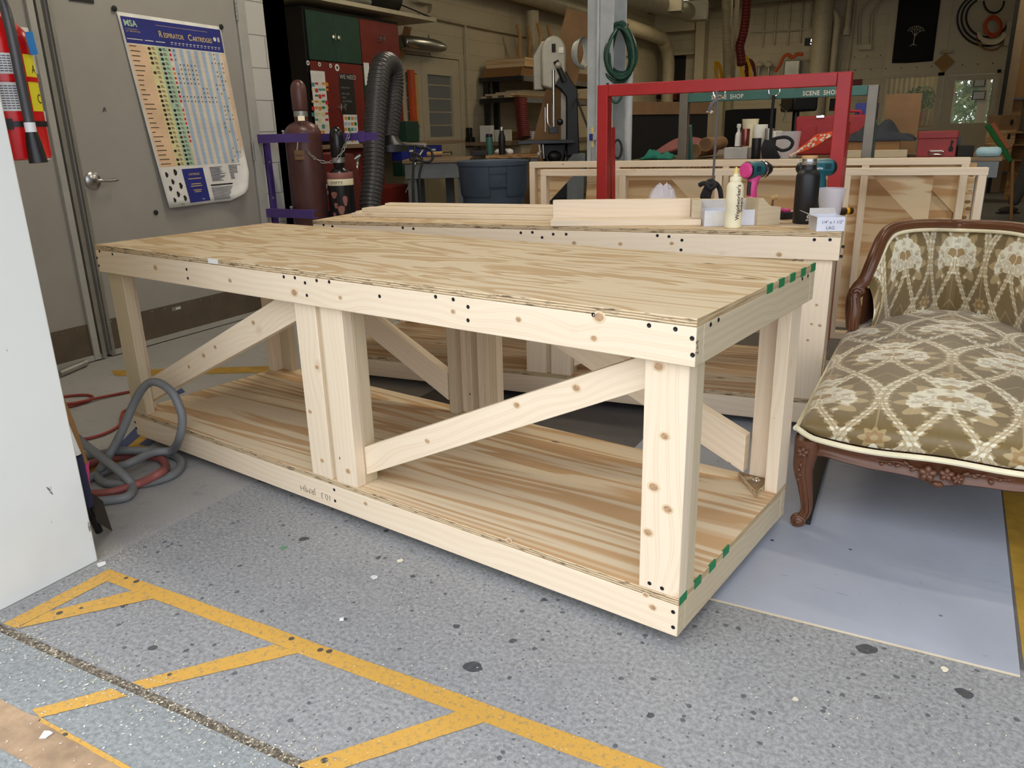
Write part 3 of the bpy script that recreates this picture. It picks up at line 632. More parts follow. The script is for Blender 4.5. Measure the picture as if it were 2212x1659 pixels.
def trimz(a):   # height of the seat edge along the front, a in -1..1
    b=abs(a); return .288+.004*math.cos(a*PI*2)+(.018*max(0,(b-.86)/.14)**1.5)
n1,n2=460,820
A=np.linspace(-1,1,n1)[None,:]; Bq=np.linspace(-1,1,n2)[:,None]
# rounded rectangle dome: side roll-over follows a superellipse
def dome(q,p=5.): return (1-np.abs(q)**p)**(1/2.6)
Af=np.sign(A)*np.abs(A)**.8; 
ang=A*(PI/2); ax=np.sign(ang)*np.abs(np.sin(ang))**.72; az=np.abs(np.cos(ang))**.72
angb=Bq*(PI/2); bx=np.sign(angb)*np.abs(np.sin(angb))**.62; bz=np.abs(np.cos(angb))**.62
Xg=SX+ (SW-.012)*ax*np.ones_like(bx) + .028*ax*(az**.9)*0
Xg=Xg+ax*.013*np.clip(bz,0,1)*(np.abs(az)**.5)
bow=.022*np.cos(np.clip(ax,-1,1)*PI/2)
Yg=(SY0+SY1)/2+(SY1-SY0)/2*bx*np.ones_like(ax) -bow*(bx<0)*np.abs(bx)**6 -.03*bz*(bx<0)*np.abs(bx)**2
tz=np.vectorize(trimz)(ax); tz=tz+ .012
Zg=tz+(.13-.012)*(az*bz)+.018*np.cos(ax*PI/2)*np.cos(bx*PI/2)
# cloth coordinates from true lengths over the form
P=np.stack([Xg+0*Zg,Yg+0*Zg,Zg],-1)
du=np.sqrt(((P[:,1:]-P[:,:-1])**2).sum(-1)); cu=np.concatenate([np.zeros((n2,1)),np.cumsum(du,1)],1); cu=cu-cu[:,[n1//2]]
dv=np.sqrt(((P[1:]-P[:-1])**2).sum(-1)); cv=np.concatenate([np.zeros((1,n1)),np.cumsum(dv,0)],0); j0=int(np.argmin(np.abs(P[:,n1//2,1]-.95))); cv=cv-cv[[j0],:]
cloth('seat_cushion',P,np.stack([cu,cv],-1),sofa)
# piping round the seat edge
edge=[(SX+SW*a,SY0-.026-.004-.022*math.cos(a*PI/2)+.02*abs(a)**6,trimz(a)+.010) for a in np.linspace(-1,1,50)]
mb=MB(); mb.tube(edge+[(SX+SW+.006,y,.305) for y in np.linspace(SY0+.06,SY1-.1,12)],.0085,'piping',8); mb.build('piping',sofa)
mb=MB(); mb.tube([(edge[0][0]-.004,edge[0][1],edge[0][2])]+[(SX-SW-.006,y,.305) for y in np.linspace(SY0+.05,SY1-.45,14)],.0085,'piping',8); mb.build('piping',sofa)
# front rail with serpentine lower edge and carved flowers
lo=[(.141,.230),(.165,.240),(.193,.244),(.25,.236),(.312,.231),(.38,.231),(.434,.229),(.455,.224),(.466,.219),(.485,.216)]
lo=lo+[(2*SX-x,z) for x,z in lo[::-1][1:]]
hi=[(SX+SW*a,trimz(a)+.002) for a in np.linspace(-.94,.94,40)]
def rail(n0,yf,yb,loz,hiz,name):
    mb=MB(); N=len(hiz); prof=[]
    lx=[p[0] for p in loz]; lz=[p[1] for p in loz]
    vs=[];fs=[]
    for x,z in hiz:
        zb=float(np.interp(x,lx,lz)); a=(x-SX)/SW; y=yf-.022*math.cos(a*PI/2); h=z-zb
        vs+= [(x,y+.012,z),(x,y+.001,z-.006),(x,y+.003,z-.016),(x,y+.010,z-.022),(x,y+.009,zb+h*.35),(x,y+.004,zb+.012),(x,y-.001,zb+.006),(x,y+.006,zb),(x,yb,zb),(x,yb,z)]
    for i in range(N-1):
        for k in range(10):
            k2=(k+1)%10; fs.append([i*10+k,i*10+k2,(i+1)*10+k2,(i+1)*10+k])
    fs=[f[::-1] for f in fs]; fs.append([k for k in range(10)]); fs.append([(N-1)*10+k for k in range(9,-1,-1)])
    mb.add(vs,fs,'walnut'); return mb.build(name,sofa,sharp=1.0)
fr=rail(0,SY0-.012,SY0+.04,lo,hi,'front_rail')
cv_=MB(); yc=SY0-.038
def petal(c,ang,L,W,h=.010):
    X=TR(*c)@RX(PI/2)@RZ(ang)@TR(L*.5,0,0); cv_.sphere((0,0,0),1,'walnut',L*.55,W,h,10,X)
def flower(c,r):
    for k in range(5): petal(c,k*2*PI/5+.3,r,r*.42)
    cv_.sphere((c[0],c[1]-.004,c[2]),r*.26,'walnut')
flower((SX-.028,yc,.252),.024); flower((SX+.018,yc,.258),.020); flower((SX+.046,yc,.250),.016)
for s in (-1,1):
    for k in range(6): petal((SX+s*(.055+k*.021),yc+.004+.0006*k*k,.262+.006*math.sin(k*1.4)),(0 if s>0 else PI)+.5*(-1)**k,.020-.0016*k,.0055,.006)
    cv_.tube(spl([(SX+s*.05,yc+.008,.256),(SX+s*.10,yc+.010,.268),(SX+s*.15,yc+.016,.262),(SX+s*.19,yc+.02,.268)],6),[.004-.0001*k for k in range(19)],'walnut',6)
for k in range(5): petal((SX,yc+.002,.232),-PI/2+(k-2)*.5,.018,.005)
cv_.build('carving',fr)
for s in (-1,1):
    mb=MB(); xs=SX+s*(SW+.0); ys=np.linspace(SY0+.03,SY1-.06,20)
    vs=[];fs=[]
    for y in ys:
        zb=.235+.02*math.sin((y-SY0)/(SY1-SY0)*PI); vs+=[(xs,y,.300),(xs+s*.006,y,.285),(xs,y,zb+.02),(xs+s*.004,y,zb),(xs-s*.03,y,zb),(xs-s*.03,y,.300)]
    for i in range(len(ys)-1):
        for k in range(6): fs.append([i*6+k,i*6+(k+1)%6,(i+1)*6+(k+1)%6,(i+1)*6+k])
    if s<0: fs=[f[::-1] for f in fs]
    mb.add(vs,fs,'walnut'); mb.build('side_rail',sofa,sharp=1.)
def cab_leg(px,py,s,back=False):
    pts=[(0,0,.292),(.000,.0,.25),(-.004,-.006,.20),(.004,-.004,.15),(.012,.0,.10),(.016,.0,.06),(.008,-.004,.035),(-.004,-.010,.018)]
    R=[.036,.036,.029,.023,.019,.016,.016,.015]
    P=spl([(px+s*p[0]*-1*-1,py+p[1],p[2]) for p in pts],5); rr=np.interp(np.linspace(0,7,len(P)),range(8),R)
    mb=MB(); mb.tube(P,[float(x) for x in rr],'walnut',14)
    for k in (-1,0,1): mb.tube([(p.x+k*.011,p.y-float(r)*.95,p.z) for p,r in zip(P[3:30],rr[3:30])],.0028,'walnut',6)
    lg_=mb.build('leg',sofa,sharp=1.2)
    mb=MB(); c=Vector((px-s*.004,py-.012,.024)); mb.sphere(c,.022,'walnut',1.05,.9,1.05)
    sp=[c+Vector((math.cos(t)*(.021-.0022*t),-.012-.0012*t,math.sin(t)*(.021-.0022*t))) for t in np.linspace(0,8,40)]; mb.tube(sp,.0038,'walnut',6); mb.sphere(c+Vector((0,-.022,0)),.006,'walnut')
    mb.build('scroll_foot',lg_)
    if not back:
        global cv_; cv_=MB()
        for k in range(5): petal((px-.006,py-.036,.258),k*2*PI/5+.2,.018,.008)
        for k in range(4): petal((px-.010,py-.034+.003*k,.225-k*.018),-PI/2+.3*(-1)**k,.018-.002*k,.006)
        cv_.build('carving',lg_)
cab_leg(.138,SY0-.002,1); cab_leg(2*SX-.138,SY0-.002,-1); cab_leg(.15,2.2,1,True); cab_leg(2*SX-.15,2.2,-1,True)
# raised back: crest rail follows measured points on the left half, mirrored on the right
cl=[dep(1841,706,3.30),dep(1840,672,3.24),dep(1843,643,3.22),dep(1853,622,3.21),dep(1868,605,3.21),dep(1883,570,3.20),dep(1896,538,3.21),dep(1907,514,3.23),dep(1924,497,3.26),dep(1955,489,3.30),dep(2005,486,3.36),dep(2072,487,3.43)]
cr_=[Vector((2*SX-p.x,p.y,p.z)) for p in cl[:-1]][::-1]
crest=spl(cl+cr_,6)
mb=MB(); R=[.026]*len(crest); mb.tube(crest,R,'walnut',14)
for dx,dz in ((0,.018),(-.0,-.006)):
    mb.tube([p+Vector((0,-.020,dz)) for p in crest[26:-26]],.006,'walnut',8)
cr=mb.build('crest_rail',sofa,sharp=1.2)
for s in (1,-1):
    mb=MB(); X=lambda p:Vector((SX+s*(p.x-SX),p.y,p.z)); a=[X(q) for q in (dep(1852,628,3.19),dep(1846,640,3.18),dep(1847,664,3.18),dep(1843,690,3.19),dep(1842,712,3.2))]
    mb.tube(spl(a,5),[.030,.031,.030,.027,.025,.024,.023,.022,.023,.024,.026,.027,.028,.028,.028,.027,.026,.025,.024,.023,.022],'walnut',14); c=a[0]; mb.sphere(c+Vector((0,-.012,0)),.032,'walnut',1,.8,.7)
    mb.tube([c+Vector((.024*math.cos(t)*(1-t/14),-.03-.002*t,.020*math.sin(t)*(1-t/14))) for t in np.linspace(0,9,40)],.004,'walnut',6)
    for k in (-1,1): mb.tube([p+Vector((k*.012,-.022,0)) for p in spl(a[1:],5)],.004,'walnut',6)
    mb.build('arm_scroll',cr)
nb,mbk=520,240; tt=np.linspace(0,1,nb)
def _cl(x):
    k=min(int(x),len(crest)-2); return crest[k].lerp(crest[k+1],x-k)
ci=[_cl(24+(len(crest)-1-48)*t) for t in tt]
Pb=np.zeros((mbk,nb,3)); 
for j in range(nb):
    top=ci[j]; ins=Vector((SX,2.1,0))-Vector((top.x,top.y,0)); ins.normalize()
    for i in range(mbk):
        q=i/(mbk-1); zb=.33; z=top.z-.012+(zb-top.z)*q; bul=.055*math.sin(PI*min(1,q*1.0+.02))**.6
        Pb[i,j]=(top.x+ins.x*(bul)-.0*q+(top.x-SX)*-.02*q, top.y-(.10*q)-bul*.55, z)
du=np.sqrt(((Pb[:,1:]-Pb[:,:-1])**2).sum(-1)).mean(0); uc=np.concatenate([[0],np.cumsum(du)]); uc-=uc[nb//2]
dvv=np.sqrt(((Pb[1:]-Pb[:-1])**2).sum(-1)); vc=-np.concatenate([np.zeros((1,nb)),np.cumsum(dvv,0)],0)
cloth('back_cushion',Pb,np.stack([np.broadcast_to(uc,(mbk,nb)),vc+.12],-1),sofa)
mb=MB(); mb.tube([Vector((p.x,p.y-.012,p.z))+(Vector((SX,2.1,p.z))-p).normalized()*.024-Vector((0,0,.016)) for p in crest[22:-22]],.0075,'piping',8); mb.build('piping',cr)
mb=MB(); mb.add([(p.x,p.y+.012,p.z) for p in ci]+[(p.x,p.y-.02,.27) for p in ci],[[j,j+1,nb+j+1,nb+j] for j in range(nb-1)],'walnut'); mb.build('back_panel',sofa)
# ================================================================== RED AND GREEN GANTRY FRAMES
def gantry(name,label,cat,pl_,pr_,wt,mat,mat2,text,back):
    # pl_, pr_: outer top corners; frame plane passes through both; legs lean slightly outwards, rear stay splays back
    pl_=Vector(pl_); pr_=Vector(pr_); z=(pl_.z+pr_.z)/2; L=Vector((pr_.x-pl_.x,pr_.y-pl_.y,0)); ln=L.length
    root=thing(name,label,cat,(pl_.x,pl_.y,0),math.atan2(L.y,L.x)); X=wm(root); w=wt
    mb=MB(); mb.box(w+.001,ln-w-.001,0,w,z-w*.98,z,mat,X=X); bar=mb.build('top_bar',root,bevel=.003)
    for x in (0,ln-w):
        mb=MB(); mb.box(x,x+w,0,w,.06,z,mat2 if mat2 else mat,X=X); mb.build('post',root,bevel=.003)
        mb=MB(); a=math.atan2(back,z-.25); mb.box(-w/2,w/2,-w*.4,w*.4,.004,math.hypot(back,z-.3),mat,X=X@TR(x+w/2,w*1.42+back,.08)@RX(a)); mb.build('rear_stay',root,bevel=.003)
        mb=MB(); mb.box(x,x+w,-.05,back+.07,.031,.0795,mat,X=X); mb.build('foot_rail',root,bevel=.003)
        for yy in (0.,back+.05):
            mb=MB(); mb.tube([X@Vector((x+w/2-.011,yy,.0155)),X@Vector((x+w/2+.011,yy,.0155))],.0155,'black_rubber',16); mb.build('caster',root)
    for (s,px,hh) in text:
        mb=MB(); mb.text(s,hh,'rope_white',X@TR(px,-.0012,z-w*.76)@RX(PI/2),bold=.0006,xs=.86,sp=1.08); mb.build('stencil',bar)
    return root,X,bar,z
def ring(root,X,x,y,z,r,rr=.005,mat='chrome'):
    mb=MB(); mb.tube([X@Vector((x+r*math.cos(t),y,z+r*math.sin(t))) for t in np.linspace(0,2*PI,28)[:-1]],rr,mat,8,closed=True); return mb.build('ring',root)
RT=3.66
g1,Xr,bar1,zr=gantry('gantry_frame','red painted steel tube frame standing behind the loaded workbench','frame',dep(1290,186,RT*1.17),dep(1841,151,RT),.062,'red_frame',None,[],.055)
g2,Xg_,bar2,zg=gantry('gantry_frame','dark green steel tube frame stencilled with white lettering behind the red one','frame',dep(1468,203,RT*1.358*1.125),dep(1899,182,RT*1.358),.062,'green_frame','bare_steel',[('SCENE  SHOP',.23,.040),('SCENE  SHOP',.84,.040)],.30)
ri=g1.matrix_basis.inverted()@dep(1549,212,RT*1.09); rg1=ring(g1,Xr,ri.x,.03,zr-.062,.030)
ri2=g2.matrix_basis.inverted()@dep(1672,193,RT*1.358*1.06); rg2=ring(g2,Xg_,ri2.x,-.004,zg-.010,.036)
# ropes knotted through the rings
def W_(p,X): return X@Vector(p)
xr=ri.x
rp=thing('rope','charcoal rope knotted to the ring of the red frame with a hanging bow','rope',W_((xr,.02,0),Xr))
pts=[(xr,.03,zr-.086),(xr-.006,.0,zr-.12),(xr-.012,-.01,zr-.20),(xr-.008,-.012,zr-.35),(xr-.013,-.012,zr-.50),(xr-.022,-.012,1.075-.0)]
kz=.94
def at_r(u,v,y=-.012):   # point in the gantry plane
    d=Xr.to_3x3().inverted()@Vector(_ray(u,v)); c=Xr.inverted()@Vector(CAM); t=(y-c.y)/d.y; return Xr@(c+d*t)
mb=MB(); mb.tube(spl([at_r(1548,196,.0),at_r(1549,215),at_r(1549,240),at_r(1546,300),at_r(1543,345),at_r(1541,375),at_r(1539,392)],6),.0062,'rope_grey',8); mb.build('hanging_line',rp)
mb=MB(); mb.tube(spl([at_r(1549,215),at_r(1541,222,-.02),at_r(1534,232,-.025),at_r(1532,240,-.02)],6),.009,'rope_grey',8)
for k in range(9): mb.tube([at_r(1533,236,-.02),at_r(1526+k*1.8,243+random.uniform(-2,2),-.02)],.0022,'rope_white',5)
mb.build('frayed_end',rp)
mb=MB()
mb.tube(spl([at_r(1511,400,-.03),at_r(1520,396,-.035),at_r(1535,398,-.04),at_r(1545,396,-.03),at_r(1553,405),at_r(1557,420),at_r(1558,446)],6),.0125,'rope_black',10)
for a in ((1530,402,1519,446),(1534,404,1527,446),(1538,404,1532,446),(1526,402,1514,440)): mb.tube(spl([at_r(a[0],a[1],-.025),at_r((a[0]+a[2])/2-3,(a[1]+a[3])/2,-.03),at_r(a[2],a[3],-.02)],6),.0098,'rope_black',8)
mb.tube(spl([at_r(1530,392,-.02),at_r(1528,400,-.05),at_r(1536,408,-.05),at_r(1545,400,-.045),at_r(1540,391,-.02)],5,True),.011,'rope_black',8,closed=True)
mb.build('knot',rp)
def at_g(u,v,y=-.02):
    d=Xg_.to_3x3().inverted()@Vector(_ray(u,v)); c=Xg_.inverted()@Vector(CAM); t=(y-c.y)/d.y; return Xg_@(c+d*t)
rp2=thing('rope','black rope hanging from the ring of the green frame with one big loop','rope',at_g(1665,335)*1.0)
mb=MB(); mb.tube(spl([at_g(1672,206),at_g(1668,240),at_g(1666,270),at_g(1664,302)],5),.010,'rope_black',8); mb.build('hanging_line',rp2)
mb=MB(); mb.tube(spl([at_g(1664,303),at_g(1680,298),at_g(1700,297),at_g(1712,307),at_g(1706,320),at_g(1690,325),at_g(1675,318),at_g(1668,308)],6),.011,'rope_black',8)
for a in range(7): mb.tube(spl([at_g(1655+a*3,303+a%3,-.03),at_g(1648+a*4,320,-.05),at_g(1650+a*5.5,342,-.03)],5),.012,'rope_black',8)
mb.build('knot',rp2)
# ================================================================== FLATS BEHIND THE BENCHES
def flat(label,A,Bp,ztop,cols,gus,W_panel,zb=.0,dpt=.066):
    A=Vector(A);Bp=Vector(Bp); L=Vector((Bp.x-A.x,Bp.y-A.y,0)); ln=L.length; root=thing('scenery_flat',label,'flat',(A.x,A.y,0),math.atan2(L.y,L.x),None); X=wm(root)
    w=.038; mb=MB(); mb.box(0,ln,0,dpt,ztop-w,ztop,'pine',X=X); mb.build('top_rail',root,bevel=.002)
    mb=MB(); mb.box(0,ln,0,dpt,zb,zb+w,'pine',X=X); mb.build('bottom_rail',root,bevel=.002)
    for x in cols:
        mb=MB(); mb.box(x,x+w,0,dpt,zb+w,ztop-w,'pine',X=X,grain=2); mb.build('stile',root,bevel=.002)
    for (x,s) in gus:
        mb=MB(); mb.prism([(x,ztop-w),(x+s*.30,ztop-w),(x,ztop-w-.30)],-.05,-.062,'ply_panel',X=X@RX(PI/2)@Matrix.Identity(4)) ; mb.build('corner_plate',root)
    return root,X,ln
fA=dep(1167,367,1.235*4.0); fB=dep(2137,362,4.0); fz=(fA.z+fB.z)/2
def xof(u,A,Bp,v=380):   # distance along a flat for a measured column
    A=Vector(A);Bp=Vector(Bp); d=Vector(_ray(u,v)); e=Vector((Bp.x-A.x,Bp.y-A.y)); n=(-e.y,e.x); t=((A.x-CAM[0])*n[0]+(A.y-CAM[1])*n[1])/(d.x*n[0]+d.y*n[1]); p=Vector((CAM[0]+d.x*t-A.x,CAM[1]+d.y*t-A.y)); return p.length
F1,XF1,LF1=flat('front one of two pine framed platforms standing on edge behind the benches',fA,fB,fz,[0,xof(1338,fA,fB),xof(1545,fA,fB),xof(1822,fA,fB),2.446-.038],[(xof(1550,fA,fB),-1),(2.446-.038-.20,-1)],None)
rA=dep(1143,350,1.213*4.28); rB=dep(2098,340,4.28); rz_=(rA.z+rB.z)/2
F2,XF2,LF2=flat('rear one of two pine framed platforms, its top rail slightly higher',rA,rB,rz_,[0,xof(1325,rA,rB),xof(1560,rA,rB),xof(1860,rA,rB),(rB-rA).length-.04],[(.04,1),(xof(2090,rA,rB),-1)],None)
# plywood sheets leaning between and behind the platforms
e=Vector((rB.x-rA.x,rB.y-rA.y,0)).normalized(); nrm=Vector((-e.y,e.x,0))
def sheet(label,u0,u1,ztop,off,th,slant,group=None,A=None,name='plywood_sheet'):
    x0=xof(u0,rA,rB); x1=xof(u1,rA,rB); o=Vector((rA.x,rA.y,0))
    root=thing(name,label,'plywood',o+e*x0+nrm*off,math.atan2(e.y,e.x)); X=wm(root)
    mb=MB(); mb.prism([(slant,0.003),(x1-x0,0.003),(x1-x0,ztop),(0.02,ztop)],0,th,'ply_panel',X=X@RX(PI/2),side='ply_edge'); mb.build('panel',root); 
    return root,X,x1-x0
s1,Xs1,w1=sheet('wide plywood sheet with a dark knot set inside the pine platforms',1258,2072,.962,.085,.018,-.05)
mb=MB(); ch='IIOI VI TICT  IIVII  LCII O7 IT  IQI TE II  //I7  O II'; mb.text(ch,.034,'ink',Xs1@TR(.30,-.0192,.925)@RX(PI/2),sp=1.25); mb.build('stamp',s1.children[0])['kind']='stuff'
mb=MB(); mb.lathe([(.016,0),(.012,.001),(0,.001)],'old_wood',Xs1@TR(xof(1425,rA,rB,440)-xof(1258,rA,rB),-.0185,.70)@RX(PI/2)@Matrix.Diagonal((1.6,.9,1,1)),14); mb.build('knot',s1.children[0])
s2,Xs2,w2=sheet('narrow knotty plywood sheet showing at the far right end of the platforms',1990,2113,.955,.112,.018,0)
mb=MB()
for (u,v) in ((2094,376),(2089,435),(2091,450),(2082,470),(2035,412)):
    p=dep(u,v,4.45); q=Xs2.inverted()@p; mb.lathe([(.011,0),(.008,.001),(0,.001)],'old_wood',Xs2@TR(q.x,-.0185,q.z)@RX(PI/2)@Matrix.Diagonal((1.5,.9,1,1)),12)
kk=mb.build('knots',s2.children[0]); kk['kind']='stuff'
# ================================================================== THINGS ON THE SECOND BENCH
def face(p,t=None):   # upright frame at p turned to the photographer's side of the bench: x right, y away, z up
    r=Vector(MC[0]); r.z=0; r.normalize(); return TR(*p)@frame((0,0,0),r,(0,0,1)).to_3x3().to_4x4()@RX(-PI/2)
def kk_(p): return float(np.dot(MC[2],np.array(p)-CAM))/FPX
HB=.8003
def g2(u,v): return zp(u,v,HB)
def loc2(u,v,z=HB): return X2i@zp(u,v,z)
def lumber(label,x0,x1,y,z,w,h,mat='pine',grp='loose boards on the second bench',rz=0,X=None,tw=0):
    X=X or X2; root=MB(); root.box(x0,x1,y,y+w,z,z+h,mat,X=X@TR(0,0,0)@RZ(rz),grain=0,end='pine_grey'); o=root.build('board',None,bevel=.0015); return tag(o,label,'board',grp)
pA=loc2(760,468); pB=loc2(1192,478)
yb_=pA.y-.02
rows=[('bottom front board of the loose stack on the second bench',pA.x,pB.x+.03,yb_+.02,0,.075,.019),('lower middle board of the loose stack on the second bench, pushed left',pA.x-.03,pB.x-.04,yb_+.10,0,.075,.019),
 ('back board of the loose stack on the second bench',pA.x+.02,pB.x+.2,yb_+.18,0,.09,.019),('upper board of the loose stack, flush with the stack left end',pA.x+.035,pB.x+.0,yb_+.06,.0195,.085,.019),
 ('topmost board of the loose stack on the second bench',pA.x+.06,pB.x+.26,yb_+.15,.0195,.09,.019),('narrow strip lying on top of the loose stack',pA.x+.09,pB.x-.06,yb_+.19,.039,.05,.012)]
for (lb,a,b,y,z,w,h) in rows: lumber(lb,a,b,y,HB+z,w,h)
# channel made of boards
q0=loc2(1189,489); q1=loc2(1515,487); ang=math.atan2(q1.y-q0.y,q1.x-q0.x); Lq=(q1-q0).length
ch=thing('board_channel','open pine channel of an upright board on a flat strip, beside the white box','board',X2@q0,r2+ang); Xc=wm(ch)
mb=MB(); mb.box(0,Lq-.001,0,.10,0,.024,'pine_white',X=Xc); mb.build('base_strip',ch,bevel=.0015)
mb=MB(); mb.box(-.0,Lq-.04,.10,.138,0,.098,'pine_white',X=Xc); mb.build('upright_board',ch,bevel=.0015)
mb=MB(); mb.box(Lq-.0385,Lq,.03,.138,.0245,.098,'pine_grey',X=Xc); mb.build('end_block',ch,bevel=.0015)
mb=MB(); mb.box(Lq-.0,Lq+.26,.139,.158,0,.092,'pine_white',X=Xc@TR(-.0,.01,0)); tag(mb.build('board',None,bevel=.0015),'short upright board behind the white box and glue bottle','board')
# crumpled clear bag
p=zp(1438,455,HB); k=kk_(p); mb=MB(); F=face(p)
vs=[];fs=[]; n=14; rr=random.Random(4)
for i in range(n):
    for j in range(n):
        a=i/(n-1)*2-1; b=j/(n-1)*2-1; h=max(0,1-a*a)*max(0,1-b*b); vs.append(F@Vector((a*.075,.09+b*.05,.001+.118*h**.5*(1+rr.uniform(-.12,.12)))))
for i in range(n-1):
    for j in range(n-1): fs.append([i*n+j,i*n+n+j,i*n+n+j+1,i*n+j+1])
mb.add(vs,fs,'bag_plastic'); tag(mb.build('plastic_bag',None,sharp=.3),'crumpled clear plastic bag behind the pine channel','bag')
# white carton with open flaps
def carton(label,p,w,d,h,mat,flaps,rz=0,inner='box_grey',extra=None,name='carton',cat='box',tk=.002):
    X=face(p)@RZ(rz); root=thing(name,label,cat,p,0); mb=MB()
    mb.box(0,w,0,tk,0,h,mat,X=X); mb.box(0,w,d-tk,d,0,h,mat,X=X); mb.box(0,tk,tk,d-tk,0,h,inner,X=X); mb.box(w-tk,w,tk,d-tk,0,h,mat,X=X); mb.box(tk,w-tk,tk,d-tk,0,tk,inner,X=X); body=mb.build('body',root)
    for (a,b,c,d_) in flaps: mb=MB(); mb.add([X@Vector(v) for v in (a,b,c,d_)]+[X@(Vector(v)+Vector((0,.0015,.0015))) for v in (a,b,c,d_)],[[0,1,2,3],[7,6,5,4],[0,4,5,1],[1,5,6,2],[2,6,7,3],[3,7,4,0]],inner); mb.build('flap',root)
    return root,X,body
p=g2(1521,489); k=kk_(p); cw=128*k; chh=33*k
c1,Xk,_b=carton('white cardboard carton with its lid flap folded back, behind the glue bottle',p,cw,.10,chh,'box_white',[((0,.10,chh),(cw,.10,chh),(cw-.006,.125,chh+.030),(.006,.125,chh+.030))],rz=.02)
mb=MB(); mb.quad(Xk@Vector((.006,-.0006,.006)),Xk@Vector((cw*.42,-.0006,.006)),Xk@Vector((cw*.42,-.0006,chh-.006)),Xk@Vector((.006,-.0006,chh-.006)),'white_paint'); mb.build('paper_label',_b)
# glue bottle
p=g2(1583,492); k=kk_(p); X=face(p); gb=thing('glue_bottle','cream squeeze bottle of wood glue with yellow nozzle and brown lettering','bottle',p); R=18*k
mb=MB(); mb.lathe([(R*.9,0),(R,.004),(R*.98,.01),(R*.97,.08),(R,.10),(R*.99,85*k),(R*.93,91*k),(R*.74,95*k),(R*.62,97*k),(R*.62,99*k)],'glue_cream',X); mb.build('body',gb,sharp=.9)
mb=MB(); mb.lathe([(R*.68,98*k),(R*.68,105*k),(R*.60,107*k),(R*.33,108*k),(R*.31,112*k),(R*.24,114*k)],'glue_cream',X); mb.build('cap',gb)
mb=MB(); mb.lathe([(R*.30,109*k),(R*.26,115*k),(R*.17,122*k),(R*.11,126*k),(R*.05,127*k)],'glue_yellow',X,14); mb.build('nozzle',gb)
def curved_text(body,size,mat,Xb,R,z0,xoff,parent,name,rot=True,off=.0006,**kw):
    mb=MB(); mb.text(body,size,mat,Matrix.Identity(4),**kw); vs=[]
    for v in mb.v:
        if rot: x,z=-v[1],v[0]
        else: x,z=v[0],v[1]
        a=(x+xoff)/R; vs.append(Xb@Vector((math.sin(a)*(R+off),-math.cos(a)*(R+off),z+z0)))
    mb.v=[tuple(v) for v in vs]; return mb.build(name,parent)
curved_text("Woodworker's",.0215,'ink_brown',X,R,18*k,.0125,gb,'lettering',bold=.0004); curved_text("Supply",.0215,'ink_brown',X,R,34*k,.028,gb,'lettering',bold=.0004)
# steel flask with bamboo cap
p=g2(1737,482); k=kk_(p); X=face(p); fl=thing('water_flask','tall matt black insulated flask with steel neck and bamboo lid on the second bench','flask',p); R=24.5*k
mb=MB(); mb.lathe([(R*.93,0),(R,.003),(R,96*k),(R*.95,102*k),(R*.80,108*k),(R*.66,112*k),(R*.62,116*k),(R*.62,122*k)],'bottle_black',X,32); body=mb.build('body',fl,sharp=.9)
mb=MB(); mb.lathe([(R*.60,121*k),(R*.66,123*k),(R*.66,127*k),(R*.60,128*k),(R*.60,134*k),(R*.64,135*k)],'steel',X,28); mb.build('neck_ring',fl)
mb=MB(); mb.lathe([(R*.64,134*k),(R*.66,136*k),(R*.66,139*k),(R*.62,140*k),(0,140*k)],'bamboo',X,28); mb.build('lid',fl)
mb=MB(); mb.tube(spl([X@Vector((-R*.66,0,126*k)),X@Vector((-R*.9,0,124*k)),X@Vector((-R*.95,0,130*k)),X@Vector((-R*.7,0,132*k))],5),.0014,'steel',6); mb.build('wire_bail',fl)
curved_text('element',.0125,'white_paint',X,R,7.5*k,-.012,fl,'lettering',rot=False); 
mb=MB(); a0=-.05
for j in range(8):
    t=j*PI/4; a=a0+.0045*math.cos(t)/R; mb.sphere(X@Vector((math.sin(a)*(R+.0003),-math.cos(a)*(R+.0003),16*k+.0045*math.sin(t))),.0022,'white_paint',seg=6)
mb.build('emblem',fl)['kind']='stuff'
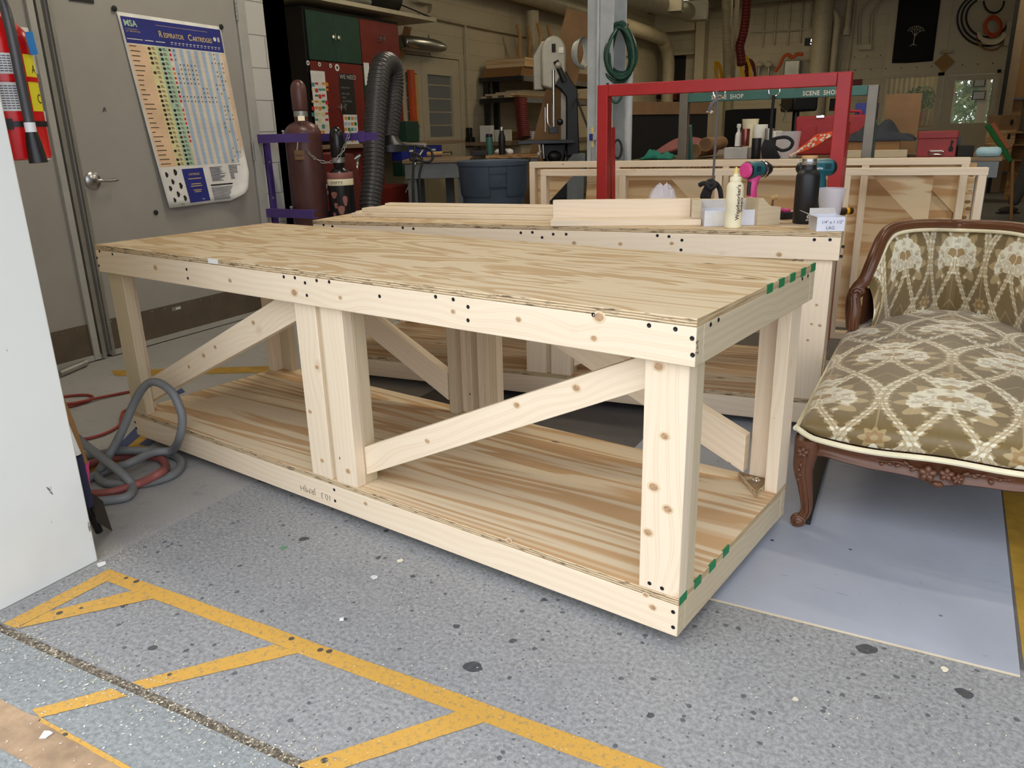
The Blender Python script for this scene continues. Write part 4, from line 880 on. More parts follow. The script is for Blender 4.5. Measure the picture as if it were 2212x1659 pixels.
# cordless drills
def drill(label,p,k,flip,pink,rz,dx=0):
    X=face(p)@RZ(rz)@Matrix.Diagonal((-1 if flip else 1,1,1,1)); root=thing('cordless_drill',label,'drill',p); s=1.0
    A='pink' if pink else 'teal'; 
    mb=MB(); mb.box(-.042,.042,-.036,.036,0,.042,'black_plastic',X=X); b=mb.build('battery',root,bevel=.006)
    mb=MB(); mb.box(-.046,.046,-.038,.038,.0425,.062,A if pink else 'black_plastic',X=X); mb.build('battery_foot',root,bevel=.006)
    mb=MB(); mb.tube([X@Vector(q) for q in spl([(0,0,.058),(-.004,0,.09),(-.008,0,.12),(-.004,0,.152),(.002,0,.18)],5)],[float(x) for x in np.interp(range(21),[0,5,10,15,20],[.023,.019,.0185,.020,.026])],A,16,flat=1.15); mb.build('grip',root)
    mb=MB(); mb.tube([X@Vector(q) for q in spl([(-.026,0,.10),(-.026,0,.13),(-.022,0,.155)],5)],.0085,'black_rubber',10); mb.build('rear_grip_pad',root)
    mb=MB(); mb.box(.014,.026,-.009,.009,.140,.168,'black_plastic',X=X); mb.build('trigger',root,bevel=.004)
    Y=X@TR(0,0,.203)@RY(PI/2)
    mb=MB(); mb.lathe([(.0,-.066),(.026,-.064),(.0335,-.052)],'pink' if pink else 'black_plastic',Y,24); mb.build('rear_cap',root)
    mb=MB(); mb.lathe([(.0335,-.053),(.036,-.045),(.0355,.02),(.033,.034),(.033,.045)],['black_plastic','teal','teal','black_plastic'],Y,24); hs=mb.build('housing',root)
    mb=MB(); mb.box(-.035,.02,-.0372,-.034,-.012,.014,'teal',X=X@TR(0,0,.203)); 
    for j in range(5): mb.box(-.03+j*.006,-.027+j*.006,-.0378,-.036,-.006,.016,'black_plastic',X=X@TR(0,0,.203))
    mb.build('vent_panel',hs)
    if not pink:
        mb=MB(); mb.text('makita',.014,'white_paint',X@TR(.045,-.0385,.198)@Matrix.Diagonal((-1,1,1,1))@RX(PI/2),bold=.0003); mb.build('lettering',hs)
    mb=MB(); mb.lathe([(.034,.045),(.036,.050),(.036,.066),(.031,.070)],['chrome','black_plastic','chrome'],Y,24); mb.build('clutch_collar',root)
    mb=MB(); mb.lathe([(.026,.0705),(.026,.088),(.022,.098),(.012,.106),(.004,.107)],'black_plastic',Y,20); mb.build('chuck',root)
    return root,X
p=zp(1622,472,HB); k=kk_(p); drill('black and teal cordless drill with a pink grip and rear cap, behind the glue bottle',p,k,False,True,.62)
p=zp(1762,466,HB); drill('teal and black cordless drill with dark grip, half hidden behind the tall flask',p,k,True,False,.15)
# small wooden box with a mallet-like dowel in it
p=g2(1684,484); k=kk_(p); wb=thing('wooden_box','small weathered plywood box with sloping sides standing between glue bottle and flask','box',p); X=face(p)@RZ(.30)
w=.115; h0=.068;h1=.106
mb=MB()
mb.prism([(-.105,0),(0,0),(0,h0),(-.05,h0+.006),(-.085,h1),(-.105,h1)],0,-.012,'pine_grey',X=X@RX(PI/2)); mb.prism([(-.105,0),(0,0),(0,h0),(-.05,h0+.006),(-.085,h1),(-.105,h1)],-.075,-.087,'pine_grey',X=X@RX(PI/2)); mb.build('side_panel',wb)
mb=MB(); mb.box(-.012,-.0005,.0125,.0745,0,h0,'pine_grey',X=X); mb.build('end_panel',wb); mb=MB(); mb.box(-.1045,-.093,.0125,.0745,0,h1,'pine_grey',X=X); mb.build('end_panel',wb); mb=MB(); mb.box(-.0925,-.0125,.0125,.0745,.001,.01,'pine_grey',X=X); mb.build('bottom_panel',wb)
p2=p+Vector((0,0,0)); dm=thing('dowel_tool','small wooden dowel knob on a bent wire standing in the wooden box','tool',X@Vector((-.03,.04,.0105)))
mb=MB(); mb.tube([X@Vector((-.032,.03,.088+.012)),X@Vector((.006,.04,.104))],.0085,'bamboo',14); mb.build('knob',dm)
mb=MB(); mb.tube([X@Vector((-.012,.035,.098)),X@Vector((-.014,.037,.05)),X@Vector((-.02,.04,.011))],.0018,'dark_steel',6); mb.tube([X@Vector((-.018,.035,.098)),X@Vector((-.02,.037,.05)),X@Vector((-.024,.04,.011))],.0018,'dark_steel',6); mb.build('wire',dm)
# clear cup
p=zp(1791,471,HB); k=kk_(p); X=face(p); cp=thing('plastic_cup','clear plastic measuring cup between the black flask and the white lag box','cup',p); R0=20*k;R1=29*k;H=63*k
mb=MB(); mb.lathe([(0,.001),(R0,.001),(R1*.97,H-.006),(R1,H),(R1*.955,H),(R1*.93,H-.006),(R0*.93,.003),(0,.003)],'cup_plastic',X,32); mb.build('cup_body',cp)
# lag screw box
p=g2(1763,500); k=kk_(p); w=58*k;h=30*k
lb,Xl,bd=carton('small open white box hand lettered LAG at the right front corner of the second bench',p,w,.115,h,'box_white',[((0,0,h),(0,.115,h),(-.035,.125,h+.014),(-.035,-.005,h+.012)),((0,.115,h),(w,.115,h),(w-.004,.13,h+.02),(.004,.13,h+.02))],rz=-.10)
mb=MB(); mb.text('1/4" x 1 1/2"',.0155,'ink',Xl@TR(w*.16,-.0006,h*.55)@RX(PI/2)); mb.build('handwriting',bd)
mb=MB(); mb.text('LAG',.0165,'ink',Xl@TR(w*.34,-.0006,h*.14)@RX(PI/2)); mb.build('handwriting',bd)
# screwdriver
p=zp(1826,466,HB); k=kk_(p); X=face(p); sd=thing('screwdriver','screwdriver with dark amber handle and yellow collar on the right end of the bench','screwdriver',p)
hp=.0155
mb=MB(); mb.lathe([(.006,0),(.0145,.006),(.0155,.03),(.0155,.052)],'handle_brown',X@TR(-.035,.03,hp)@RY(PI/2)@RX(-.25),10); mb.build('handle',sd)
mb=MB(); mb.lathe([(.0156,.0525),(.0156,.066)],'screwdriver_yellow',X@TR(-.035,.03,hp)@RY(PI/2)@RX(-.25),14); mb.build('collar',sd)
mb=MB(); mb.lathe([(.0155,.0665),(.0155,.084),(.011,.088),(0,.088)],'handle_brown',X@TR(-.035,.03,hp)@RY(PI/2)@RX(-.25),14); mb.build('end_cap',sd)
mb=MB(); mb.lathe([(.0035,-.10),(.0035,0)],'steel',X@TR(-.035,.03,hp)@RY(PI/2)@RX(-.25),8); mb.build('blade',sd)
p=zp(1703,474,HB); X=face(p); mb=MB(); mb.box(-.03,.03,0,.05,0,.03,'black_plastic',X=X@RZ(.2)); mb.box(-.02,.012,.005,.045,.0305,.044,'pink',X=X@RZ(.2)); o=mb.build('battery_pack',None,bevel=.004); tag(o,'black and pink battery pack between the wooden box and the flask','battery')
# ================================================================== FIRE EXTINGUISHER, POSTER, HOSES
ex=thing('fire_extinguisher','red fire extinguisher hanging behind the white door jamb','fire extinguisher',(-1.815,-.226,1.14)); cx,cy=-1.815,-.224; R=.082; X=TR(cx,cy,0)@RZ(.95)
mb=MB(); mb.lathe([(R*.8,1.142),(R*.97,1.146),(R,1.155),(R,1.435),(R*.93,1.462),(R*.70,1.485),(R*.42,1.497),(R*.36,1.502),(R*.36,1.515)],'ext_red',X,36); body=mb.build('cylinder',ex,sharp=.9)
def wrap(a0,a1,z0,z1,mat,off,name,par,n=14):
    mb=MB(); vs=[]
    for i in range(n+1):
        a=a0+(a1-a0)*i/n; vs+= [X@Vector((math.sin(a)*(R+off),-math.cos(a)*(R+off),z0)),X@Vector((math.sin(a)*(R+off),-math.cos(a)*(R+off),z1))]
    mb.add(vs,[[2*i,2*i+2,2*i+3,2*i+1] for i in range(n)],mat); return mb.build(name,par)
for z0,z1 in ((1.355,1.405),(1.265,1.335)):
    l=wrap(-1.0,.55,z0,z1,'white_paint',.0006,'label',body); nl=int((z1-z0)/.006)
    mb=MB()
    for j in range(1,nl):
        for (a0,a1) in ((-.9,-.3),(-.26,.45)):
            for i in range(6):
                b0=a0+(a1-a0)*i/6; b1=b0+(a1-a0)/6*.82; z=z0+j*.006; vs=[X@Vector((math.sin(a)*(R+.001),-math.cos(a)*(R+.001),zz)) for a,zz in ((b0,z),(b1,z),(b1,z+.002),(b0,z+.002))]; mb.add(vs,[[0,1,2,3]],'ink')
    mb.build('print_lines',l)['kind']='stuff'
yl=wrap(.85,1.5,1.265,1.405,'yellow_label',.0006,'label',body)
curved_text('C',.034,'print_black',X,R,1.285,.092,yl,'lettering',rot=False,off=.0014); curved_text('A',.030,'print_black',X,R,1.36,.092,yl,'lettering',rot=False,off=.0014)
wrap(-1.2,-.75,1.19,1.25,'white_paint',.0008,'label',body)
mb=MB(); mb.lathe([(R+.0005,1.226),(R+.004,1.226),(R+.004,1.240),(R+.0005,1.240)],'black_plastic',X,36); mb.box(-.022,.012,-R-.014,-R-.001,1.220,1.246,'black_plastic',X=X); mb.build('strap',ex)
mb=MB(); mb.lathe([(R+.0005,1.338),(R+.0025,1.338),(R+.0025,1.350),(R+.0005,1.350)],'ext_red',X,36); mb.box(-.01,.01,R,.094,1.3,1.40,'ext_red',X=X); mb.build('bracket_band',ex)
mb=MB(); mb.lathe([(.022,1.515),(.022,1.55),(.016,1.56)],'chrome',X,18); mb.box(-.012,.012,-.05,.02,1.545,1.565,'galv',X=X); mb.build('valve',ex,bevel=.003)
mb=MB(); mb.box(-.010,.010,-.13,.015,1.572,1.577,'steel',X=X@TR(0,0,0)); mb.box(-.010,.010,-.11,.015,1.598,1.603,'steel',X=X@TR(0,-.01,-.02)@RX(-.12)@TR(0,0,.02)); mb.build('handle',ex,bevel=.002)
hose=spl([X@Vector(q) for q in ((.0,-.03,1.545),(.03,-.06,1.55),(.046,-.088,1.51),(.050,-.103,1.43),(.050,-.105,1.34),(.050,-.101,1.26),(.050,-.101,1.235))],8)
mb=MB(); mb.tube(hose,.0125,'hose_black_duct',14); mb.build('hose',ex)
mb=MB(); mb.tube([X@Vector(q) for q in ((.05,-.101,1.236),(.050,-.101,1.212))],.0135,'white_paint',14); mb.build('hose_ferrule',ex)
mb=MB(); mb.tube([X@Vector(q) for q in ((.050,-.101,1.212),(.051,-.101,1.18),(.053,-.103,1.135))],[.0145,.019,.0225],'black_plastic',18); mb.build('horn',ex)
mb=MB(); mb.lathe([(.026,1.503),(.028,1.506),(.028,1.511),(.026,1.514)],'green_frame',X,20); mb.build('neck_ring',ex)
mb=MB(); q=X@Vector((.085,-.03,1.40)); mb.box(-.001,.001,-.02,.02,0,.055,'blue_tag',X=TR(q.x+.006,q.y,q.z+.005)@RZ(.6)@RX(.15)); mb.build('inspection_tag',ex)
mb=MB(); mb.box(-1.83,-1.77,-.319,-.303,1.25,1.45,'galv'); mb.box(-1.778,-1.758,-.30,-.14-R+.0,1.34,1.345,'galv') if False else None; mb.build('wall_bracket',ex)
# sheets of paper pinned to the left door
for (a,b,c,d,lb,mt) in (((45,58),(60,60),(88,162),(55,150),'pale paper sheet on the left door, upper one beside the extinguisher','paper'),((85,240),(98,240),(108,345),(92,345),'pale paper sheet on the left door, lower one beside the extinguisher','paper')):
    P=[xp(*q,XW+.0015) for q in (a,b,c,d)]; mb=MB(); mb.add(P+[q+Vector((.0008,0,0)) for q in P],[[3,2,1,0],[4,5,6,7],[0,1,5,4],[1,2,6,5],[2,3,7,6],[3,0,4,7]],mt); tag(mb.build('paper_sheet'),lb,'paper')
mb=MB(); P=[xp(*q,XW+.0015) for q in ((145,-14),(200,-10),(203,8),(150,1))]; mb.add(P+[q+Vector((.003,0,0)) for q in P],[[3,2,1,0],[4,5,6,7],[0,1,5,4],[1,2,6,5],[2,3,7,6],[3,0,4,7]],'print_black'); tag(mb.build('door_sign'),'small dark plate high on the right door leaf','sign')
q=xp(225,237,XW+.001); mb=MB()
for a,b in (((0,.012),(-.004,-.008)),((-.004,-.008),(-.010,-.004)),((.006,.012),(.008,-.010))): mb.tube([q+Vector((.001,a[0],a[1])),q+Vector((.001,b[0],b[1]))],.0018,'ink',5)
mb.build('purple_mark',d2)['kind']='stuff'
# poster
TL,TRt,BL,BRt=Vector((0,1.609,1.863)),Vector((0,2.337,1.852)),Vector((0,1.733,.795)),Vector((0,2.415,.800))
def pm(s,t,off=0.):
    p=(TL*(1-s)+TRt*s)*(1-t)+(BL*(1-s)+BRt*s)*t; bul=.006+.028*t*t+.010*math.sin(s*9)*t; 
    return Vector((XW+bul+off,p.y,p.z))
po=thing('poster','large respirator cartridge chart with blue header, magnet held and curling on the grey door','poster',(XW+.01,2.0,.79))
def ppoly(mb,pts,mat,off=.0008): mb.add([pm(s,t,off) for s,t in pts],[list(range(len(pts)))[::-1]],mat)
def prect(mb,s0,t0,s1,t1,mat,off=.0008,ns=1,nt=1):
    for i in range(ns):
        for j in range(nt):
            a,b=s0+(s1-s0)*i/ns,s0+(s1-s0)*(i+1)/ns; c,d=t0+(t1-t0)*j/nt,t0+(t1-t0)*(j+1)/nt; ppoly(mb,[(a,c),(b,c),(b,d),(a,d)],mat,off)
mb=MB(); NS,NT_=20,24; vs=[];fs=[]
for j in range(NT_+1):
    for i in range(NS+1):
        s,t=i/NS,j/NT_; ex_=max(0,(s+t-1.70))*1.0; p=pm(s,t); 
        if ex_>0: p=p+Vector((min(.05,ex_*.28),-ex_*.30,ex_*.22))
        vs.append(p)
for j in range(NT_):
    for i in range(NS): fs.append([j*(NS+1)+i,(j+1)*(NS+1)+i,(j+1)*(NS+1)+i+1,j*(NS+1)+i+1])
mb.add(vs,fs,'paper'); sh=mb.build('sheet',po)
so_=sh.modifiers.new('solid','SOLIDIFY'); so_.thickness=.0006; so_.offset=-1
pr_=MB(); prect(pr_,.02,.018,.985,.145,'poster_blue',.0008,8,3)
T0,T1=.150,.778
prect(pr_,.02,T0,.185,T1,'poster_peach',.0008,2,14); prect(pr_,.185,T0,.285,T1,'poster_yellow',.0008,1,14); prect(pr_,.285,T0,.392,T1,'poster_green',.0008,1,14); prect(pr_,.392,T0,.43,T1,'poster_cream',.0008,1,14)
for i in range(14):
    a=.43+i*.0375; prect(pr_,a,T0,a+.0375,T1,'poster_lblue' if i%2==0 else 'poster_cream',.0008,1,14)
prect(pr_,.955,T0,.985,T1,'poster_peach',.0008,1,14)
for j in range(1,26): prect(pr_,.02,T0+(T1-T0)*j/26-.0004,.985,T0+(T1-T0)*j/26+.0004,'paper',.0012,8,1)
pr_.build('print',po)
ic=MB(); rr=random.Random(11)
for j in range(26):
    t=T0+(T1-T0)*(j+.25)/26; hh=(T1-T0)/26
    prect(ic,.035,t,.035+.03+rr.random()*.07,t+.004,'print_black',.0016)
    for c0 in (.19,.295):
        if rr.random()<.9: ppoly(ic,[(c0+.004,t+.3*hh),(c0+.012,t),(c0+.03,t),(c0+.036,t+.3*hh),(c0+.03,t+.6*hh),(c0+.012,t+.6*hh)],'print_black' if rr.random()<.8 else 'ink_brown',.0016)
        prect(ic,c0+.045,t,c0+.07,t+.003,'print_black',.0016); prect(ic,c0+.045,t+.3*hh,c0+.078,t+.3*hh+.0025,'print_black',.0016)
    if j<21: prect(ic,.398,t-.002,.418,t+hh*.45,['print_black','print_red','print_red','paper','print_red','print_orange','print_red','print_red','print_grn'][j%9],.0016)
    for i in range(14):
        f={3:(1,2,3,4,5),4:(1,2,3,4,5),5:range(0,6),6:range(0,6),7:range(0,6),10:range(0,10),11:range(0,10),8:(6,7),9:(6,7)}.get(j,())
        if i in f or (i in (10,11,12,13) and rr.random()<.28) or (j<3 and i==0):
            s=.43+i*.0375+.019; ppoly(ic,[(s-.006,t+.004),(s,t-.002),(s+.006,t+.004),(s,t+.010)],'print_black',.0016)
ic.build('print_icons',po)['kind']='stuff'
def ptext(mb,body,s,t,size,mat,**kw):
    tm=MB(); tm.text(body,size,mat,Matrix.Identity(4),**kw); mb.add([pm(s+v[0]/.73,t-v[1]/1.06,.0022) for v in tm.v],[f for f in tm.f],mat)
hd=MB(); ptext(hd,'MSA',.035,.062,.044,'poster_green',bold=.0012); ptext(hd,'for ordering information',.035,.078,.008,'gold'); ptext(hd,'Call 1-800-MSA-2222',.035,.090,.011,'gold')
ptext(hd,'R',.335,.098,.048,'gold',bold=.0006,xs=.85); ptext(hd,'ESPIRATOR',.380,.098,.036,'gold',bold=.0005,xs=.80); ptext(hd,'C',.622,.098,.048,'gold',bold=.0006,xs=.85); ptext(hd,'ARTRIDGES',.667,.098,.036,'gold',bold=.0005,xs=.80)
prect(hd,.325,.040,.84,.0415,'gold',.0016,6,1)
ppoly(hd,[(.905+.017*math.cos(a),.075+.012*math.sin(a)) for a in np.linspace(0,2*PI,13)[:-1]],'paper',.0018); prect(hd,.935,.063,.943,.088,'paper',.0018); prect(hd,.948,.063,.956,.088,'paper',.0018)
for i in range(14): prect(hd,.437+i*.0375,.118,.437+i*.0375+.022,.122,'paper',.0018); prect(hd,.437+i*.0375,.128,.437+i*.0375+.016,.131,'paper',.0018)
for a,b in ((.03,.17),(.19,.27),(.29,.38)): prect(hd,a,.122,b,.126,'paper',.0018)
hd.build('header_lettering',po)
bt=MB(); prect(bt,.225,.795,.475,.985,'poster_blue',.0012,4,4)
ptext(bt,'CARTRIDGE',.285,.833,.018,'gold'); 
for q,(t,w) in enumerate(((.850,.16),(.880,.12),(.892,.14),(.915,.1),(.925,.08))): prect(bt,.35-w/2,t,.35+w/2,t+.004,'gold',.0018)
for j in range(13): prect(bt,.55,.795+j*.0065,.55+.16*rr.uniform(.6,1),.798+j*.0065,'ink',.0018); prect(bt,.76,.79+j*.0065,.76+.15*rr.uniform(.6,1),.793+j*.0065,'ink',.0018)
prect(bt,.52,.895,.88,.903,'print_black',.0018,3,1)
for j in range(12): prect(bt,.52,.912+j*.0065,.52+.30*rr.uniform(.7,1),.9145+j*.0065,'ink',.0018,2,1)
for (s,t,r) in ((.06,.82,.02),(.15,.81,.024),(.10,.86,.02),(.17,.885,.024),(.06,.895,.02),(.12,.93,.022),(.18,.955,.022),(.07,.96,.018)): ppoly(bt,[(s+r*.7*math.cos(a)*(1+.2*math.cos(3*a)),t+r*.75*math.sin(a)) for a in np.linspace(0,2*PI,15)[:-1]],'print_black' if rr.random()<.8 else 'gold',.0018)
ptext(bt,'MSA',.12,.992,.014,'print_grn'); ptext(bt,'MSA',.38,.975,.012,'paper'); bt.build('footer_print',po)['kind']='stuff'
for (s,t) in ((-.015,-.012),(1.005,.0)):
    p=pm(s,t); mb=MB(); mb.lathe([(.0155,0),(.0155,.006),(.013,.008),(0,.008)],'black_rubber',TR(p.x,p.y,p.z)@RY(PI/2),18); mb.build('magnet',po)
for (u,v,lb) in ((336,459,'black round magnet on the grey door below the poster'),(505,421,'black round magnet at the curled lower right corner of the poster')):
    p=xp(u,v,XW-.0015); mb=MB(); mb.lathe([(.0145,0),(.0145,.006),(.012,.008),(0,.008)],'black_rubber',TR(p.x,p.y,p.z)@RY(PI/2),18); tag(mb.build('magnet'),lb,'magnet')
# hoses and cords on the floor
def G(l,z=None): return [Vector(zp(u,v,zz)) for (u,v,zz) in l]
hr=.0155
mb=MB(); L1=[yp(120,905,.05),yp(165,945,.06),yp(215,985,.06)]+G([(262,1022,.06),(286,1050,.019),(275,1072,.017),(235,1080,.017),(190,1083,.017),(150,1080,.018)])
mb.tube(spl(L1,10),hr,'hose_grey',12); 
L2=G([(130,1060,.017),(175,1040,.018),(230,1018,.018),(280,1000,.048),(330,978,.05),(372,972,.05)])+[yp(388,945,.262),yp(394,910,.27)]
q=[yp(388,880,.275),yp(370,846,.275),yp(340,826,.275),yp(315,832,.27),yp(290,870,.25),yp(262,935,.2)]
L2b=L2+q+G([(235,985,.05),(222,1005,.050),(212,1020,.018),(211,1030,.017),(225,1042,.017),(260,1046,.017),(320,1042,.017),(375,1024,.017),(392,1000,.017),(372,982,.017),(320,975,.05),(260,974,.052),(200,983,.018),(150,985,.017),(110,985,.017)])
hs=thing('air_hose','thick grey air hose coiled on the floor, one loop standing against the workbench','hose',zp(300,1030,0)); mb.build('hose_tail',hs)
mb=MB(); mb.tube(spl(L2b,10),hr,'hose_grey',12); mb.build('hose_coil',hs)
mb=MB(); mb.tube(spl(G([(130,1040,.017),(180,1008,.018),(240,990,.018),(300,985,.018),(345,990,.018),(358,1010,.018),(345,1022,.050),(300,1045,.020),(240,1063,.017),(190,1067,.017),(140,1066,.017)]),10),hr*.95,'hose_red',12); tag(mb.build('air_hose'),'dull red air hose lying under the coiled grey hose','hose')
mb=MB(); mb.tube(spl(G([(110,880,.008),(150,878,.008),(190,866,.008),(200,857,.008),(180,853,.008),(130,858,.008),(100,868,.018),(150,872,.022),(220,858,.010),(300,842,.008)]),8),.0065,'cord_red',8); tag(mb.build('extension_cord'),'thin red cord looped on the floor far left behind the jamb','cord')
mb=MB(); mb.tube(spl(G([(150,950,.008),(190,947,.008),(230,935,.008),(258,918,.008),(262,900,.008),(268,888,.008),(290,882,.008),(330,880,.008)]),8),.0065,'cord_red',8); tag(mb.build('extension_cord'),'thin red cord snaking under the left end of the workbench','cord')
mb=MB(); mb.tube(G([(128,808,.02),(185,784,.02)]),.019,'galv',12); tag(mb.build('steel_pipe'),'short grey metal tube lying beside the left door','pipe')
# shovel and broom leaning in the corner behind the jamb
sv=thing('shovel','dust shovel with wooden handle, pink collar and black blade behind the jamb','shovel',zp(215,1145,0))
b0=yp(192,1066,-.20); hd0=yp(140,880,-.24)
mb=MB(); P0=yp(184,1062,-.19); P1=yp(180,1000,-.215); P2=yp(150,915,-.235); P3=yp(88,770,-.26)
mb.tube([P1,P2,P3],[.013,.014,.014],'old_wood',12); mb.build('handle',sv)
mb=MB(); mb.tube([yp(186,1066,-.195),P1],[.013,.015],'pink',12); mb.build('collar',sv)
Q=[zp(243,1147,.002),yp(222,1082,-.17),yp(200,1066,-.18),yp(186,1068,-.19),zp(207,1150,.002)+Vector((-.05,-.05,0))]
Q[4]=yp(210,1128,-.27); mb=MB(); nrm_=(Q[1]-Q[0]).cross(Q[3]-Q[0]).normalized()*.002
mb.add(Q+[a+nrm_ for a in Q],[[0,1,2,3,4],[9,8,7,6,5],[0,5,6,1],[1,6,7,2],[2,7,8,3],[3,8,9,4],[4,9,5,0]],'black_plastic'); mb.build('blade',sv)
br_=thing('dustpan','long handled dustpan with navy and white sleeve, black foot','dustpan',zp(212,1152,0))
mb=MB(); mb.tube([yp(193,1092,-.235),yp(168,985,-.26)],.013,'ink',12); mb.build('sleeve',br_)
mb=MB(); mb.tube([zp(214,1148,.012),yp(190,1094,-.24)],[.012,.012],'black_plastic',10); mb.build('foot',br_)
mb=MB(); mb.tube([yp(167,982,-.26),yp(120,870,-.28)],.011,'white_paint',10); mb.build('handle',br_)
# painted hardboard sheets on the floor
mb=MB(); P=[(-.53,.268),(.690,.268),(.700,2.70),(-.53,2.70)]; mb.prism(P,.0002,.0062,'sheet_paint',side='pine_grey'); tag(mb.build('floor_sheet',bevel=.0008),'blue grey painted hardboard sheet on the floor under the chaise longue','board')
a=zp(1737,1132,.0065); b=zp(1786,955,.0065); mb=MB(); mb.box(0,(b-a).length,-.018,.018,.0,.012,'black_plastic',X=frame(a,b-a,(-(b-a).y,(b-a).x,0))); tag(mb.build('steel_bar',None,bevel=.001),'flat black steel bar on the floor behind the front leg of the chaise longue','bar')
# sawdust chips
def chips(label,n,fn,mat,s0,s1,seed):
    rr=random.Random(seed); mb=MB()
    for _ in range(n):
        x,y=fn(rr); a=rr.uniform(0,PI); L=rr.uniform(s0,s1); w=L*rr.uniform(.25,.6); z=.0022
        c,s=math.cos(a),math.sin(a); mb.add([(x+c*L,y+s*L,z),(x-s*w,y+c*w,z+.0006),(x-c*L,y-s*L,z),(x+s*w,y-c*w,z+.0004)],[[0,1,2,3]],mat)
    return tag(mb.build('sawdust'),label,'sawdust',kind='stuff')
chips('pale sawdust chips scattered over the grey concrete before the bench',1300,lambda r:(r.uniform(-1.6,2.0),r.gauss(-.33,.28)),'chips',.0012,.0035,1)
chips('white sawdust chips thick along the dirty floor joint',1500,lambda r:(r.uniform(-1.65,.9),r.gauss(-.655,.028)),'chips',.0012,.0045,2)
chips('white wood chips strewn over the outer concrete strip',900,lambda r:(r.uniform(-1.65,.6),r.uniform(-1.15,-.66)),'chips_white',.0012,.0045,3)
chips('sawdust heap against the foot of the white jamb',500,lambda r:(r.gauss(-1.64,.05),r.gauss(-.27,.1)),'chips',.001,.003,4)
for (u,v,s,lb) in ((808,1248,.016,'white paper scrap on the concrete in front of the workbench'),(738,1339,.008,'small white scrap near the yellow painted line'),(865,1212,.012,'thin tan wood splinter under the edge of the workbench'),(100,1588,.016,'white wood flake on the rusty outer strip'),(2040,1447,.012,'pale scrap near the painted hardboard sheet'),(1718,1512,.009,'pale triangular scrap beside a black paint spot'),(218,1220,.02,'pale sliver at the foot of the white jamb')):
    p=zp(u,v,.001); rr=random.Random(u); mb=MB(); n=7; pts=[(p.x+s*rr.uniform(.5,1)*math.cos(a),p.y+s*rr.uniform(.35,.9)*math.sin(a)) for a in np.linspace(0,2*PI,n+1)[:-1]]
    mb.prism(pts,.0018,.0042,'chips_white' if 'white' in lb else 'chips'); tag(mb.build('scrap'),lb,'scrap')
# ================================================================== GAS CYLINDERS AND PURPLE RACK
rk=thing('cylinder_rack','purple painted steel rack bolted to the block wall holding two gas cylinders','rack',(XW,2.53,.6))
def chan(y,x1,z0,z1,nm):
    m=MB(); m.box(XW+.001,x1,y,y+.006,z0,z1,'purple'); m.box(XW+.001,x1,y+.0065,y+.045,z1-.006,z1,'purple'); m.box(XW+.001,x1,y+.0065,y+.045,z0,z0+.006,'purple'); return m.build(nm,rk)
chan(2.53,-3.285,1.15,1.205,'arm'); chan(2.53,-3.29,.66,.715,'arm'); chan(2.90,-3.005,1.15,1.20,'arm'); chan(2.90,-3.02,.62,.675,'arm')
m=MB(); m.box(XW+.001,XW+.008,2.585,2.645,.60,1.149,'purple'); m.box(XW+.001,XW+.03,2.585,2.59,.60,1.149,'purple'); up=m.build('upright',rk)
m=MB(); m.box(-3.155,-3.10,2.888,2.899,1.14,1.21,'purple'); m.build('splice_plate',rk,bevel=.002)
for z in (.78,1.02): m=MB(); m.sphere((XW+.010,2.615,z),.011,'galv',.5,1,1); m.build('bolt',rk)
for z in (1.207,.717): m=MB(); m.cyl((-3.50,2.55,z-.002),(-3.50,2.55,z+.022),.007,'galv',8); m.sphere((-3.50,2.55,z+.012),.013,'galv',1,1,.5); m.build('bolt',rk)
def gas(label,cx,cy,R,ztop,sh,capR,mats,capm):
    root=thing('gas_cylinder',label,'gas cylinder',(cx,cy,0)); X=TR(cx,cy,0)
    m=MB(); m.lathe([(R*.9,.0),(R,.02),(R,sh)],mats,X,36); m.lathe([(R*math.cos(a),sh+(ztop-.26-sh)*math.sin(a)) for a in np.linspace(0,1.2,8)]+[(capR*.92,ztop-.235)],mats,X,36); b=m.build('body',root,sharp=1.2)
    m=MB(); m.lathe([(capR*.95,ztop-.235),(capR*.95,ztop-.20)],'galv',X,24); m.build('neck_ring',root)
    m=MB(); m.lathe([(capR*.96,ztop-.20),(capR*1.05,ztop-.19),(capR*1.05,ztop-.06)]+[(capR*1.02*math.cos(a),ztop-.06+.06*math.sin(a)) for a in np.linspace(.1,PI/2,7)],capm,X,28); m.build('cap',root,sharp=1.2); return root,X,b
R1=.122; c1=yp(655,300,2.73); gc,Xc1,bb=gas('tall brown gas cylinder with domed cap strapped in the purple rack','' or c1.x,2.73,R1,1.548,1.20,.050,'cyl_brown','cyl_brown')
m=MB(); m.box(-.022,.022,-.001,.001,-.018,.018,'glue_cream',X=Xc1@RZ(.75)@TR(0,-R1*.80,1.30)@RX(-.55)); m.build('sticker',gc)
c2=yp(701,300,2.80); c2.x=max(c2.x,c1.x+.232); gc2,Xc2,bb2=gas('short black and pink gas cylinder taped EMPTY beside the tall brown one','' or c2.x,2.80,.088,1.245,.88,.045,'cyl_black','cyl_black')
def patch(pts,R,X,mat,par,nm,off=.0007):
    m=MB(); m.prism([(a,z) for a,z in pts],0,.0005,mat); m.v=[tuple(X@Vector((math.sin(a)*(R+off+q),-math.cos(a)*(R+off+q),z))) for a,z,q in m.v]; return m.build(nm,par)
m=MB(); m.lathe([(.0886,.862),(.0892,.864),(.0892,.902),(.0886,.904)],'glue_cream',Xc2,28); tp2=m.build('tape',gc2)
curved_text('EMPTY',.030,'ink_brown',Xc2@RZ(.5),.0892,.870,-.055,tp2,'lettering',rot=False,off=.0008)
